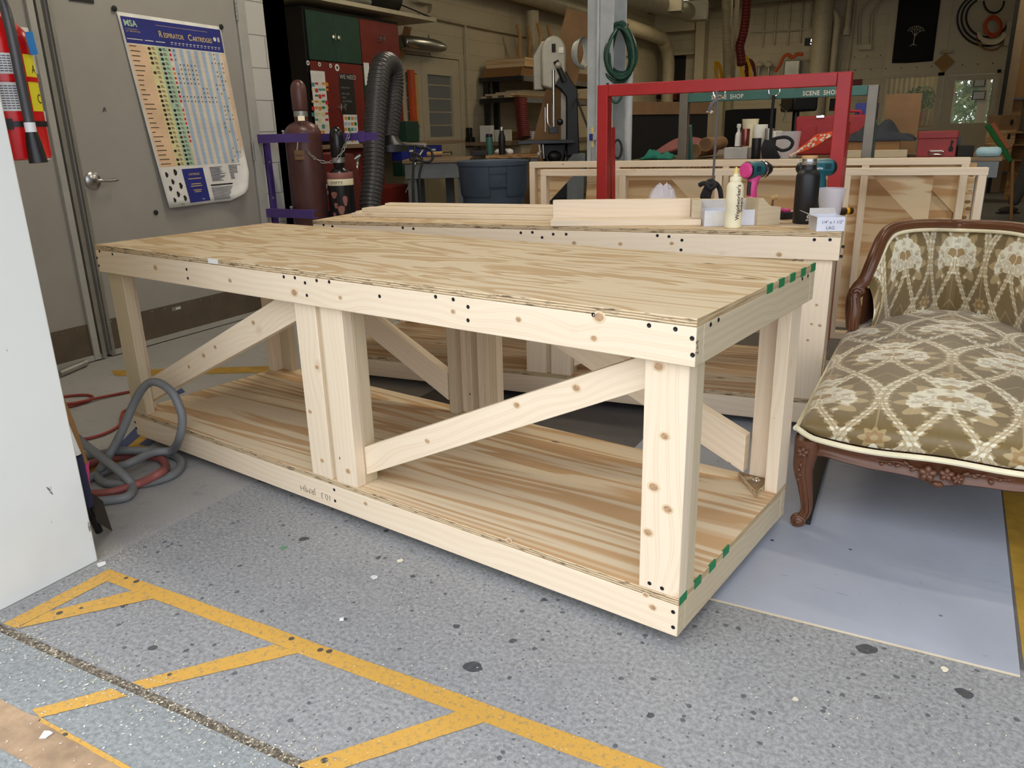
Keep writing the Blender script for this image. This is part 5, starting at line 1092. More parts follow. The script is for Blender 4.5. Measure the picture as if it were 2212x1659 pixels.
for (a,z,w,h) in ((.1,.80,.5,.045),(.95,.76,.35,.07),(.6,.70,.5,.06),(.2,.73,.3,.04),(.7,.63,.6,.05),(0.,.66,.25,.05),(.5,.57,.4,.05)):
    patch([(a+w*.5*math.cos(q)*(1+.25*math.sin(3*q)),z+h*.6*math.sin(q)*(1+.2*math.cos(2*q))) for q in np.linspace(0,2*PI,13)[:-1]],.088,Xc2,'cyl_pink',bb2,'paint_patch')
m=MB(); m.lathe([(.0885,.905),(.0889,.906),(.0889,.945),(.0885,.946)],'cyl_pink',Xc2,28); m.build('band',bb2)
# tag and wire strap on the tall cylinder
tg=thing('paper_tag','brown shipping tag hanging from a clip on the tall gas cylinder','tag',yp(647,345,2.58)); P=yp(647,335,2.58)
m=MB(); m.box(-.035,.035,0,.001,-.03,.03,'cardboard',X=TR(*P)@RZ(.3)); m.build('card',tg); m=MB(); m.text('Empty',.02,'ink',TR(*P)@RZ(.3)@TR(-.028,-.0008,-.008)@RX(PI/2)); m.build('handwriting',tg)
m=MB(); m.box(-.004,.004,-.006,-.002,.0,.10,'chrome',X=TR(*P)@TR(-.012,0,.03)@RY(.25)); m.build('clip',tg)
# chain of links
chn=thing('chain','galvanised link chain draped across the short gas cylinder','chain',yp(700,350,2.5))
cp_=spl([yp(662,325,2.60),yp(680,342,2.66),yp(705,351,2.70),yp(728,343,2.74),yp(744,318,2.80),yp(752,296,2.87),yp(758,281,2.885)],9)
tot=[0]
for a,b in zip(cp_[:-1],cp_[1:]): tot.append(tot[-1]+(b-a).length)
nl=int(tot[-1]/.030); m=None
for i in range(nl):
    s=(i+.5)*tot[-1]/nl; j=next(k for k in range(len(tot)-1) if tot[k+1]>=s); q=(s-tot[j])/(tot[j+1]-tot[j]); c=cp_[j].lerp(cp_[j+1],q); d=(cp_[j+1]-cp_[j]).normalized()
    n=d.orthogonal().normalized(); n=Matrix.Rotation((PI/2)*(i%2)+.4,3,d)@n
    m=MB(); m.tube([c+d*.019*math.cos(t)+n*.009*math.sin(t) for t in np.linspace(0,2*PI,13)[:-1]],.0028,'galv',6,closed=True); m.build('link',chn)
# ================================================================== CABINETS ON THE LEFT
XC=-5.15
def cy(u,v): return xp(u,v,XC)
a=cy(655,20); b_=cy(772,40); c_=cy(857,55); zt_=a.z; y0,y1,y2=a.y,b_.y,c_.y
cbn=thing('tool_cabinet','tall dark tool cabinet with green and red doors against the left wall','cabinet',(XC-.3,(y0+y2)/2,0))
m=MB(); m.box(XB+.02,XC,y0-.03,y2+.02,1.16,zt_+.03,'black_plastic'); m.build('carcass',cbn)
def cdoor(ya,yb,za,zb,mat,knobs):
    m=MB(); m.box(XC+.001,XC+.018,ya,yb,za,zb,mat); d=m.build('door',cbn,bevel=.002)
    for (yy,zz_) in knobs:
        m=MB(); m.tube([Vector((XC+.018,yy,zz_-.035)),Vector((XC+.05,yy,zz_-.03)),Vector((XC+.05,yy,zz_+.03)),Vector((XC+.018,yy,zz_+.035))],.006,'chrome',8); m.lathe([(.018,0),(.016,.012)],'chrome',TR(XC+.018,yy,zz_)@RY(PI/2),14); m.build('handle',d)
    return d
zg=cy(670,130).z; ym=(y0+y1)/2
kz1=cy(715,80).z; cdoor(y0+.005,ym-.002,zg+.005,zt_,'cab_green',[(ym-.035,kz1)]); cdoor(ym+.002,y1-.005,zg+.005,zt_,'cab_green',[(ym+.045,kz1)])
yr=(y1+y2)/2; cdoor(y1+.01,yr-.002,zg+.005,zt_,'cab_red',[(yr-.03,cy(820,83).z)]); cdoor(yr+.002,y2-.005,zg+.005,zt_,'cab_red',[(yr+.04,cy(820,83).z)])
dl=cdoor(y0+.005,ym-.002,1.17,zg-.005,'cab_red',[(ym-.03,cy(728,232).z)]); dr=cdoor(ym+.002,y1-.005,1.17,zg-.005,'cab_red',[(ym+.035,cy(738,232).z)]); dg=cdoor(y1+.01,yr-.002,1.17,zg-.005,'cab_green',[]); dg2=cdoor(yr+.002,y2-.005,1.17,zg-.005,'cab_red',[])
def onc(u0,v0,u1,v1,mat,par,nm,off=.019,th=.0015,label=None):
    p=xp(u0,v0,XC+off); q=xp(u1,v1,XC+off); m=MB(); m.box(XC+off,XC+off+th,min(p.y,q.y),max(p.y,q.y),min(p.z,q.z),max(p.z,q.z),mat); return m.build(nm,par,label=label)
onc(670,152,713,290,'paper',dl,'chart'); onc(731,158,770,248,'board_black',dr,'chalkboard'); onc(741,247,776,315,'paper',dr,'chart')
rr=random.Random(21); m=MB()
for j in range(9):
    v=178+j*13
    for i in range(5):
        if rr.random()<.8:
            u=673+i*7.4; p=xp(u,v,XC+.0215); q=xp(u+7,v+rr.choice((5,9)),XC+.0215); m.box(XC+.0215,XC+.022,p.y,q.y,q.z,p.z,rr.choice(['print_orange','poster_yellow','print_teal','print_red','print_grn']))
m.build('chart_print',dl)['kind']='stuff'
m=MB()
for j in range(5):
    for i in range(4):
        u=744+i*7; v=252+j*12; p=xp(u,v,XC+.0215); q=xp(u+6,v+7,XC+.0215); m.box(XC+.0215,XC+.022,p.y,q.y,q.z,p.z,rr.choice(['print_teal','print_grn','print_orange','poster_lblue']))
m.build('chart_print',dr)['kind']='stuff'
p=xp(734,170,XC+.021); m=MB(); Xt=frame((XC+.0212,p.y,p.z),(0,1,0),(0,0,1)); m.text('WE NEED',.060,'paper',Xt,bold=-.001); m.text('compressor',.03,'galv',Xt@TR(0,-.09,0)); m.text('wire ties\ntape\nsaw blades\nPaint',.036,'galv',Xt@TR(0.01,-.15,0)); m.build('chalk_lettering',dr)
for (u,v,r) in ((665,136,.022),(690,139,.020),(714,142,.020),(728,146,.034)):
    p=xp(u,v,XC+.019); m=MB(); m.lathe([(r,0),(r,.002),(0,.002)],'paper',TR(p.x,p.y,p.z)@RY(PI/2),18); m.lathe([(r*.5,.0021),(r*.3,.003),(0,.003)],'print_black',TR(p.x,p.y,p.z)@RY(PI/2),5); m.build('sticker',cbn)
onc(785,135,800,185,'paper',dg,'note')
# lower counter with drawers and box, red cabinets below
ct=thing('counter','long dark worktop with blue and green drawers under the tool cabinet','counter',(XC-.2,y1,0)); zc=1.10
m=MB(); m.box(XB+.02,XC+.15,y0-.2,y2+1.1,zc-.04,zc,'table_top'); m.build('worktop',ct,bevel=.003)
m=MB(); m.box(XB+.03,XC+.10,y0-.15,y2+.05,0,.10,'black_plastic'); m.box(XB+.03,XC+.05,y0-.1,y0+1.0,.1,zc-.045,'cab_red'); m.build('base_cabinet',ct)
for i in range(2):
    for j in range(2):
        m=MB(); ya=y2-.25+i*.42; za=zc-.20-j*.17; m.box(XC+.0,XC+.14,ya,ya+.40,za,za+.15,'case_blue' if j==0 else 'cab_green'); d=m.build('drawer',ct,bevel=.003); m=MB(); m.box(XC+.141,XC+.155,ya+.14,ya+.24,za+.09,za+.11,'paper'); m.build('drawer_pull',d)
m=MB(); m.box(-.2,.2,-.12,.12,0,.22,'cab_green',X=TR(XC-.02,cy(865,300).y,zc)); tag(m.build('parts_box',bevel=.004),'small dark green box standing on the worktop behind the black duct','box')
rb=thing('storage_bin','low red bin with white wire handles under the worktop','bin',(xp(850,430,-4.6).x,xp(850,430,-4.6).y,0)); p=xp(850,402,-4.6)
m=MB(); m.box(-.25,.25,-.35,.35,.0,p.z,'cab_red',X=TR(-4.85,p.y,0)); m.build('body',rb,bevel=.01); m=MB(); m.tube(spl([(-4.598,p.y+.2,p.z-.08),(-4.57,p.y+.22,p.z-.02),(-4.57,p.y+.28,p.z-.02),(-4.598,p.y+.3,p.z-.08)],4),.006,'paper',6); m.build('handle',rb)
wm_=thing('welder_case','red machine housing with small white lettering beside the short gas cylinder','machine',dep(745,420,6.0)); p=dep(745,330,6.0); q=dep(700,430,6.0); Xw=TR(p.x,p.y,0)@RZ(YAW-PI/2)
m=MB(); m.prism([(-.22,0),(.06,0),(.06,.60),(-.02,p.z-.02),(-.22,p.z)],0,.45,'cab_red',X=Xw@RX(PI/2)@Matrix.Diagonal((1,1,-1,1))); m.build('housing',wm_); m=MB(); m.text('LINCOLN',.045,'paper',Xw@TR(-.20,-.002,.80)@RX(PI/2)); m.text('ELECTRIC',.038,'paper',Xw@TR(-.20,-.002,.755)@RX(PI/2)); m.build('lettering',wm_)
# shelf over the cabinet with a fan tube and black drum on it
sh_=thing('wall_shelf','pale plank shelf hanging above the tool cabinet','shelf',(XC,y1,2.4)); z_s=cy(750,22).z
m=MB(); m.box(XB+.01,XC+.12,y0-.3,y2+.62,z_s+.02,z_s+.06,'pipe_beige'); m.build('plank',sh_); m=MB(); m.tube([Vector((XC+.1,y2+.55,z_s+.06)),Vector((XB+.3,y2+.25,z_s+.28))],.008,'dark_steel',6); m.build('stay_wire',sh_)
dr_=tag(MB().lathe([(.16,0),(.17,.02),(.17,.56),(.15,.58)],'black_plastic',TR(XC-.18,y1+.28,z_s+.235)@RX(-PI/2),24).build('drum',sharp=.9),'black cylindrical drum lying on the shelf over the cabinet','drum')
tb=tag(MB().lathe([(.05,0),(.055,.01),(.055,.8),(.03,.82),(.03,.9)],'galv',TR(XC-.02,y0+.15,z_s+.12)@RX(-PI/2),18).build('metal_tube',sharp=.9),'shiny metal tube lying on the shelf left of the black drum','tube')
# model rocket
rz0=xp(868,90,XB+.22); rz1=xp(966,99,XB+.22); Lr=rz1.y-rz0.y; rc=thing('model_rocket','silver model rocket with dark fins hanging on the wall right of the cabinet','rocket',rz0); Xr_=TR(*rz0)@RX(-PI/2); k=.085
m=MB(); m.lathe([(k*.9,0),(k,.01),(k,Lr*.55),(k*.99,Lr*.66),(k*.85,Lr*.8),(k*.5,Lr*.93),(0,Lr)],'steel',Xr_,24); m.build('hull',rc,sharp=.9)
for a in range(4): m=MB(); m.box(k*.8,k*2.1,-.006,.006,-.02,.12,'old_wood',X=Xr_@RZ(a*PI/2+.4)); m.build('fin',rc)
m=MB(); m.box(-.012,.012,-k*1.5,k*1.3,Lr*.58,Lr*.58+.012,'steel',X=Xr_); m.build('strap',rc)
# ================================================================== DOUBLE DOOR IN THE BAY WALL, CONDUITS, DUCT
dy=[xp(858,112,XB).y,xp(908,200,XB).y,xp(983,125,XB).y]
dy=[7.05,7.48,8.42]
for n,(ya,yb,la,lb) in enumerate(((6.55,7.49,7.14,7.41),(7.50,8.42,7.64,8.24))):
    m=MB(); za,zb=1.135,1.92
    for (a,b,c,d) in ((ya,la,.01,2.13),(lb,yb,.01,2.13),(la,lb,.01,za),(la,lb,zb,2.13)): m.box(XB+.005,XB+.05,a,b,c,d,'door_beige')
    d=struct(m,'door_%d'%(4+n)); m=MB(); m.box(XB+.03,XB+.034,la,lb,za,zb,'window_glass'); m.build('door_pane',d)
    m=MB(); m.box(XB+.001,XB+.012,la,lb,za,zb,'board_black'); m.build('shade_backing',d)  # black sheet stands in for the unlit room behind the pane
    for j,zz_ in enumerate((1.28,1.45,1.62,1.79)): m=MB(); m.box(XB+.0125,XB+.028,la+.01,lb-.01,zz_,zz_+.012,'bamboo'); m.build('shelf_board',d)
for zz_ in (.3,1.2,1.95): m=MB(); m.cyl((XB+.055,8.425,zz_-.05),(XB+.055,8.425,zz_+.05),.012,'galv',8); m.build('hinge',d)
tag(MB().box(XB+.055,XB+.10,7.18,7.28,1.0,1.95,'orange_cord').box(XB+.055,XB+.09,7.30,7.36,1.3,1.9,'bamboo').build('ladder'),'orange ladder rail seen against the left door pane','ladder')
m=MB(); m.box(XB,XB+.06,6.5,8.5,2.14,2.19,'door_beige'); m.box(XB,XB+.06,8.43,8.5,0,2.14,'door_beige'); struct(m,'trim_5')
def pipe(label,pts,r,mat='pipe_beige',name='conduit',cat='pipe',grp=None,seg=10):
    return tag(MB().tube(pts,r,mat,seg).build(name),label,cat,grp)
z1_=2.62; pipe('long thin conduit running along the left bay wall',spl([(XB+.04,7.85,3.7),(XB+.04,7.85,2.72),(XB+.04,7.92,2.62),(XB+.04,12.9,2.62),(XB+.04,15.5,2.62)],6),.022)
pipe('vertical conduit dropping from the long conduit left of the metal rack',[(XB+.04,8.66,2.60),(XB+.04,8.66,1.25)],.016)
m=MB(); m.box(XB+.001,XB+.07,8.62,8.70,1.10,1.25,'black_plastic'); m.box(XB+.001,XB+.10,8.60,8.72,.98,1.12,'black_plastic'); tag(m.build('air_regulator',bevel=.01),'black air regulator at the foot of the vertical conduit','regulator')
m=MB(); m.box(XB+.001,XB+.12,7.45,7.75,2.75,2.9,'pipe_beige'); tag(m.build('alarm_box',bevel=.01),'beige alarm box high on the bay wall','box')
duct=pipe('big round beige duct running under the ceiling along the left wall',spl([(XB+.32,2.95,3.13),(XB+.32,9,3.13),(XB+.32,15.6,3.06),(XB+.32,16.6,2.95),(XB+.34,16.9,2.6),(XB+.34,16.9,2.0),(XB+.34,16.9,1.2)],5),.135,name='air_duct',cat='duct',seg=24)
d2_=thing('air_duct','second higher duct with two square outlets near the ceiling','duct',dep(1450,10,11))
pA_=dep(1300,-25,9); pB_=dep(1500,30,12.5); m=MB(); m.tube([pA_,pB_],.13,'pipe_beige',24); m.build('duct_body',d2_)
for (u,v,t) in ((1448,5,11.0),(1504,25,12.2)): 
    p=dep(u,v,t); m=MB(); m.box(-.17,.17,-.14,.14,-.13,.14,'pipe_beige',X=TR(*p)@RZ(.2)); g=m.build('outlet',d2_); m=MB(); m.box(.1705,.175,-.11,.11,-.10,.11,'wall_beige',X=TR(*p)@RZ(.2)); m.build('grille',g)
pb=dep(1127,60,12.0); pipe('vertical stub duct on the wall over the lumber rack',[(XB+.2,xp(1125,30,XB).y,2.95),(XB+.2,xp(1125,30,XB).y,2.05)],.10,name='vent_pipe')
# ================================================================== LUMBER RACK WITH CHAIR
ry0=xp(1012,150,XB).y+.2; ry1=ry0+3.6; XR=XB+.75
rkk=thing('lumber_rack','dark steel cantilever rack on the bay wall loaded with boards','rack',(XB+.4,ry0+1,0))
for y in (ry0+.12,ry0+.40,ry1-.5): m=MB(); m.box(XB+.05,XB+.13,y,y+.06,.0,2.0,'dark_steel'); m.build('upright',rkk)
for z in (xp(1080,158,XR).z,xp(1080,207,XR).z):
    m=MB(); m.box(XB+.05,XR,ry0,ry0+.06,z-.06,z,'dark_steel'); m.box(XB+.05,XR,ry1-.5,ry1-.44,z-.06,z,'dark_steel'); m.box(XR-.03,XR,ry0+.06,ry1-.5,z-.07,z,'steel'); m.build('shelf_arm',rkk)
zA=xp(1080,158,XR).z; zB=xp(1080,207,XR).z; rr=random.Random(8)
for i in range(6):
    w=.10; m=MB(); x=XB+.1+i*.105; a=ry0+rr.uniform(-.15,.3); m.box(x,x+w-.01,a,a+2.6,zB+.001,zB+.03,'old_wood' if i%2 else 'pine_grey',grain=1); tag(m.build('plank'),'weathered plank on the lower rack arm, '+['nearest the wall','second from the wall','third from the wall','third from the front','second from the front','at the front edge'][i],'plank','planks on the lower rack arm')
for i in range(3):
    m=MB(); z=zB+.031+i*.027; m.box(XB+.2+.06*i,XB+.62,ry0-.1+.2*i,ry0+2.3,z,z+.025,'pine_grey',grain=1,X=None); tag(m.build('plank'),['bottom','middle','topmost'][i]+' pale plank stacked above the lower arm of the lumber rack','plank','pale planks on the rack')
for i in range(4):
    m=MB(); z=zA+.001+i*.031; m.box(XB+.1,XR-.02,ry0+.02*i,ry1-.5-.1*i,z,z+.029,'old_wood',grain=1); tag(m.build('panel_board'),['lowest','second from lowest','second from top','topmost'][i]+' dark panel stacked flat on the top arm of the lumber rack','board','panels on the top rack arm')
z=zA+.126; m=MB(); m.box(XB+.12,XR,ry0+.1,ry0+1.2,z,z+.12,'ply_panel'); tag(m.build('wooden_crate'),'shallow tan plywood box on top of the lumber rack','box')
chw=thing('wooden_chair','brown wooden chair upside down on the rack, its curved legs in the air','chair',(XB+.5,ry0+1.0,z+.121)); zq=z+.121
m=MB(); m.box(XB+.3,XB+.68,ry0+.75,ry0+1.12,zq,zq+.05,'ply_dark'); m.build('seat',chw)
for (x,y,s) in ((XB+.66,ry0+.77,-1),(XB+.66,ry0+1.10,-1),(XB+.32,ry0+.77,1),(XB+.32,ry0+1.10,1)):
    m=MB(); m.tube(spl([(x,y,zq+.05),(x+.01,y-.02,zq+.2),(x,y+.02,zq+.34),(x,y-.06,zq+.50)],5),[.028]*16,'ply_dark',8); m.build('leg',chw)
m=MB(); m.box(XB+.65,XB+.67,ry0+.79,ry0+1.08,zq+.14,zq+.24,'ply_dark'); m.build('stretcher',chw)
# flat tan panel leaning by the column, reel and cords
p=dep(1232,110,9.0); m=MB(); m.box(-.16,.16,-.01,.01,-2.09,.42,'cardboard',X=TR(*p)@RZ(YAW-PI/2)@RY(.28)); tag(m.build('tan_board'),'tall tan panel leaning between the band saw and the column','board')
p=dep(1252,115,8.6); m=MB()
for i in range(5): m.tube([p+Vector((.012*i-.02,.006*i,0))+Vector((.05*math.cos(t),.05*math.cos(t),.13*math.sin(t)*(1+.06*i))) for t in np.linspace(0,2*PI,22)[:-1]],.008,'galv',6,closed=True)
wc=m.build('wire_coil'); tag(wc,'coil of grey wire hanging behind the tan panel','coil'); wc['kind']='stuff'
# back benches along the bay wall
m=MB(); zt2=1.05; m.box(XB+.02,XB+.75,8.55,13.5,zt2-.05,zt2,'table_top'); m.box(XB+.05,XB+.72,8.95,13.4,zt2-.20,zt2-.051,'pipe_beige')
wbk=thing('wall_bench','long work counter along the bay wall under the lumber rack','counter',(XB+.4,11,0)); m.build('worktop',wbk)
for y in (9.0,10.4,11.8,13.2): m=MB(); m.box(XB+.60,XB+.68,y,y+.08,0,zt2-.201,'bench_grey'); m.build('leg',wbk)
m=MB(); m.box(XB+.02,XB+.04,9.3,12.5,1.05,1.18,'ply_dark'); m.build('back_strip',wbk)
for i,(u,v,w,h,mt,lb) in enumerate(((1022,300,.10,.22,'paper','pale box standing on the wall counter left of the rack upright'),(1080,298,.42,.16,'paper','wide pale box on the wall counter behind the two bottles'),(1148,290,.30,.13,'box_white','white plastic tub on the wall counter'),(1175,282,.10,.18,'galv','grey electrical box on the wall counter'))):
    p=xp(u,v,XB+.35); p.y=max(p.y,8.55+w/2+.03); m=MB(); m.box(-.09,.09,-w/2,w/2,0,h,mt,X=TR(XB+.35,p.y,zt2+.001)); tag(m.build('supply_box',bevel=.004),lb,'box')
# ================================================================== BLACK DUCT HOSE
def ribbed(pts,R,mat,n=10,seg=26,pitch=.030,amp=.006):
    P=spl(pts,n); d=[0]
    for a,b in zip(P[:-1],P[1:]): d.append(d[-1]+(b-a).length)
    N=int(d[-1]/pitch*4); out=[];rr_=[]
    for i in range(N+1):
        s=d[-1]*i/N; j=max(0,min(len(P)-2,int(np.searchsorted(d,s))-1)); q=(s-d[j])/max(1e-9,d[j+1]-d[j]); out.append(P[j].lerp(P[j+1],q)); rr_.append(R+amp*(1 if i%4 in(0,) else (-.6 if i%4==2 else .2)))
    return MB().tube(out,rr_,mat,seg)
T5=5.9
dh=thing('fume_duct','fat ribbed black flexible duct bent over like a cane beside the cabinets','duct hose',Vector((dep(803,440,T5).x,dep(803,440,T5).y,0)))
ribbed([dep(800,600,T5),dep(802,500,T5),dep(800,440,T5),dep(806,380,T5),dep(808,300,T5),dep(812,230,T5+.02),dep(818,170,T5+.05),dep(826,142,T5+.10),dep(838,136,T5+.2),dep(848,148,T5+.30),dep(850,180,T5+.36),dep(846,230,T5+.36),dep(840,280,T5+.36),dep(838,300,T5+.36)],.078,'hose_black_duct').build('flexible_hose',dh,sharp=2.)
a=dep(838,300,T5+.36); b=dep(842,322,T5+.36); MB().tube([a,a.lerp(b,.5),b,b+Vector((0,0,-.02))],[.082,.10,.15,.155],'black_plastic',24).build('hood',dh)
b0_=dep(800,600,T5); MB().cyl((b0_.x,b0_.y,0),(b0_.x,b0_.y,max(.02,b0_.z+.05)),.10,'black_plastic',24).build('base',dh)
# chrome handled cart with cable
cp=dep(925,312,6.8); ctt=thing('welding_cart','chrome tube cart handle with a dark cable looped over it','cart',(dep(893,430,6.8).x,dep(893,430,6.8).y,0))
g0=dep(893,430,6.8); MB().tube(spl([Vector((g0.x,g0.y,.05)),dep(894,430,6.8),dep(892,370,6.8),dep(897,352,6.8),dep(912,325,6.8),dep(918,315,6.8)],6),.016,'chrome',12).build('handle_post',ctt)
MB().tube([dep(852,311,6.8),dep(922,314,6.8)],.018,'bare_steel',12).build('cross_bar',ctt)
MB().tube(spl([dep(765,345,6.8),dep(778,335,6.8),dep(772,352,6.8),dep(768,440,6.8),Vector((dep(770,440,6.8).x,dep(770,440,6.8).y,.05))],6),.014,'chrome',10).build('front_post',ctt)
m=MB(); g=MB().box(-.9,.05,-.02,.5,.04,.10,'dark_steel',X=TR(g0.x,g0.y,0)@RZ(YAW-PI/2)); g.build('deck',ctt)
cab=MB(); cab.tube(spl([dep(908,440,6.75),dep(906,380,6.75),dep(912,345,6.75),dep(893,330,6.75),dep(887,345,6.75),dep(900,345,6.75),dep(925,350,6.75),dep(935,340,6.75),dep(928,322,6.75),dep(905,318,6.75),dep(897,316,6.75),dep(895,330,6.75),dep(892,380,6.75),dep(893,440,6.75)],7),.011,'black_rubber',8); cab.build('cable',ctt)
# ================================================================== GREY WORK TABLE, BIN, BOTTLES
def gnd(p): return Vector((p.x,p.y,0))
T6=7.9
def table(name,label,u0,u1,vtop,t,dpt,topmat,legmat,hh,legs,rz=None,ap=.14,cat='table'):
    a=dep(u0,vtop,t); b=dep(u1,vtop+.0,t); rz=YAW-PI/2 if rz is None else rz; root=thing(name,label,cat,gnd(a),rz); w=(Vector((b.x-a.x,b.y-a.y,0))).length; X=wm(root); h=a.z if hh is None else hh
    m=MB(); m.box(-.02,w+.02,-.02,dpt,h-.035,h,topmat,X=X); m.build('tabletop',root,bevel=.004)
    m=MB(); m.box(0,w,0,.03,h-.035-ap,h-.036,legmat,X=X); m.box(0,.03,.03,dpt-.02,h-.035-ap,h-.036,legmat,X=X); m.box(w-.03,w,.03,dpt-.02,h-.035-ap,h-.036,legmat,X=X); m.build('apron',root,bevel=.003)
    for (x,y) in legs: m=MB(); m.box(x*w-.045,x*w+.045,y*dpt,y*dpt+.09,0,h-.036-ap,legmat,X=X); m.build('leg',root,bevel=.003)
    return root,X,w,h
tb1,Xt1,wt1,ht1=table('work_table','grey painted timber work table standing left of the round bin',873,1010,346,T6,.9,'table_top','bench_grey',None,[(.10,.02),(.90,.02),(.10,.85),(.62,.80),(.9,.85)],ap=.15)
p=dep(1064,345,7.3); zb_=.93; bn=thing('trash_bin','large round blue grey plastic bin with moulded grips behind the loaded bench','bin',gnd(p)); R=.315
Xb=TR(p.x,p.y,0)@RZ(YAW-PI/2)
m=MB(); m.lathe([(R*.80,.12),(R*.82,.125),(R*.975,zb_-.05),(R*.98,zb_-.045),(R*1.05,zb_-.04),(R*1.06,zb_-.02),(R*1.05,zb_),(R*1.0,zb_+.003),(R*.96,zb_-.01),(R*.80,.2),(0,.19)],'bin_grey',Xb,48); bd_=m.build('bin_body',bn,sharp=.6)
def wpanel(a0,a1,z0,z1,off,th,mat,nm):
    m=MB(); n=14; vs=[]
    for i in range(n+1):
        a=a0+(a1-a0)*i/n
        for (z,o) in ((z0,off),(z0,off+th*.6),(z0+.02,off+th),(z1,off+th),(z1,off)):
            Rz=R*(.82+.155*(z-.125)/(zb_-.175)); vs.append(Xb@Vector((math.sin(a)*(Rz+o),-math.cos(a)*(Rz+o),z)))
    fs=[]
    for i in range(n):
        for k in range(4): fs.append([i*5+k,(i+1)*5+k,(i+1)*5+k+1,i*5+k+1])
    fs.append([0,1,2,3,4]); fs.append([n*5+k for k in (4,3,2,1,0)]); m.add(vs,fs,mat); return m.build(nm,bn)
wpanel(-1.35,-.10,.62,zb_-.045,0,.018,'bin_grey','grip_panel'); wpanel(.42,1.5,.62,zb_-.045,0,.018,'bin_grey','grip_panel')
wpanel(-.095,.415,.70,.728,0,.028,'bin_grey','grip_bar'); wpanel(-.095,.415,.82,zb_-.045,0,.012,'bin_grey','grip_panel')
m=MB(); m.lathe([(R*.9,.05),(R*.95,.06),(R*.95,.118),(0,.118)],'black_plastic',Xb,32); dl_=m.build('dolly',bn)
for a in range(5): m=MB(); x,y=R*.7*math.cos(a*1.2566),R*.7*math.sin(a*1.2566); m.tube([Xb@Vector((x-.012,y,.025)),Xb@Vector((x+.012,y,.025))],.025,'black_rubber',12); m.build('caster',dl_)
def bottle(label,u,v0,v1,t,w,mat,capmat,shape=0,zbase=None):
    a=dep(u,v1,t); b=dep(u,v0,t); H=b.z-a.z; R=w/2*t/FPX; root=thing('water_bottle',label,'bottle',a); X=TR(*a)
    if shape: pr__=[(R*.95,0),(R,.005),(R,H*.60),(R*.85,H*.70),(R*.62,H*.78),(R*.58,H*.86)]
    else: pr__=[(R*.95,0),(R,.005),(R,H*.80),(R*.95,H*.84)]
    MB().lathe(pr__,mat,X,24).build('body',root,sharp=.9); e_=pr__[-1]
    MB().lathe([(e_[0],e_[1]+.0005),(e_[0]*1.02,e_[1]+.01),(e_[0]*1.02,H-.005),(e_[0]*.9,H)],capmat,X,20).build('cap',root); return root
TB=8.3
bq=dep(1080,334,TB)
tb2=thing('side_table','long low table carrying the two bottles behind the round bin','table',gnd(dep(1000,337,TB+.1))); a=dep(940,336,TB-.2); Xs_=TR(a.x,a.y,0)@RZ(YAW-PI/2); zs_=dep(1080,334,TB).z-.001
m=MB(); m.box(.52,1.06,0,.5,zs_-.03,zs_,'ply_dark',X=Xs_); m.build('tabletop',tb2)
for x in (.54,.98): 
    for y in (.03,.42): m=MB(); m.box(x,x+.07,y,y+.07,0,zs_-.031,'bench_grey',X=Xs_); m.build('leg',tb2)
bottle('green water bottle with black cap standing behind the round bin',1058,289,335,TB,15,'green_frame','black_plastic'); bottle('tall black water bottle with steel cap standing behind the round bin',1085,274,335,TB,15,'bottle_black','steel',1)
p=dep(1036,336,TB); tag(MB().box(-.09,.09,-.04,.04,0,.05,'black_rubber',X=TR(*p)@RZ(YAW-PI/2)).build('brush',bevel=.006),'black bristled brush beside the green water bottle','brush')
p=dep(1095,334,TB+.15); m=MB(); rr=random.Random(31)
for k in range(9): m.sphere(p+Vector((rr.uniform(-.08,.12),rr.uniform(-.05,.05),.03)),.045,'paper',1,1,.7,8)
o=m.build('rag_pile'); tag(o,'crumpled white rag heap right of the black bottle','rag',kind='stuff')
p=dep(968,338,T6+.1); tag(MB().tube([p+Vector((-.06,0,.03)),p+Vector((.03,.02,.03))],.02,'chrome',10).build('clamp_part'),'small chrome cylinder lying on the grey work table','tool')
p=dep(945,339,T6+.2); tag(MB().tube([p+Vector((-.12,0,.03)),p+Vector((.14,.03,.035))],.022,'bamboo',8).build('file'),'tan handled tool lying on the grey work table','tool')
# ================================================================== BAND SAW
TS=8.6; ks=TS/FPX; bs0=dep(1200,300,TS); bs=thing('band_saw','upright band saw with grey wheel housing, chrome guide posts and black cast body','band saw',gnd(bs0)); Xs=TR(bs0.x,bs0.y,0)@RZ(YAW-PI/2)
def sx(u): return (u-1200)*ks
def sz(v,u=1200): return 1.1834+((284.3-.0256*(u-1090))-v)*ks
m=MB(); hw=(1218-1167)/2*ks; cxs=sx(1196); 
pl2=[(cxs-hw,sz(193)),(cxs-hw,sz(140))]+[(cxs-hw*math.cos(a),sz(128)+ (sz(96)-sz(128))*math.sin(a)) for a in np.linspace(.05,PI-.05,14)]+[(cxs+hw,sz(140)),(cxs+hw,sz(165)),(cxs+.02,sz(190)),(cxs-.02,sz(200))]
m.prism(pl2,-.10,-.26,'saw_grey',X=Xs@RX(PI/2)@Matrix.Diagonal((1,1,-1,1))) if False else m.prism(pl2,.12,-.10,'saw_grey',X=Xs@RX(PI/2)); hsb=m.build('wheel_housing',bs,bevel=.02)
m=MB(); m.box(cxs-.02,cxs+.02,-.1285,-.1205,sz(128),sz(112),'board_black',X=Xs); m.box(sx(1206),sx(1218)-.01,-.1285,-.1205,sz(130),sz(119),'paper',X=Xs); m.build('badge',hsb)
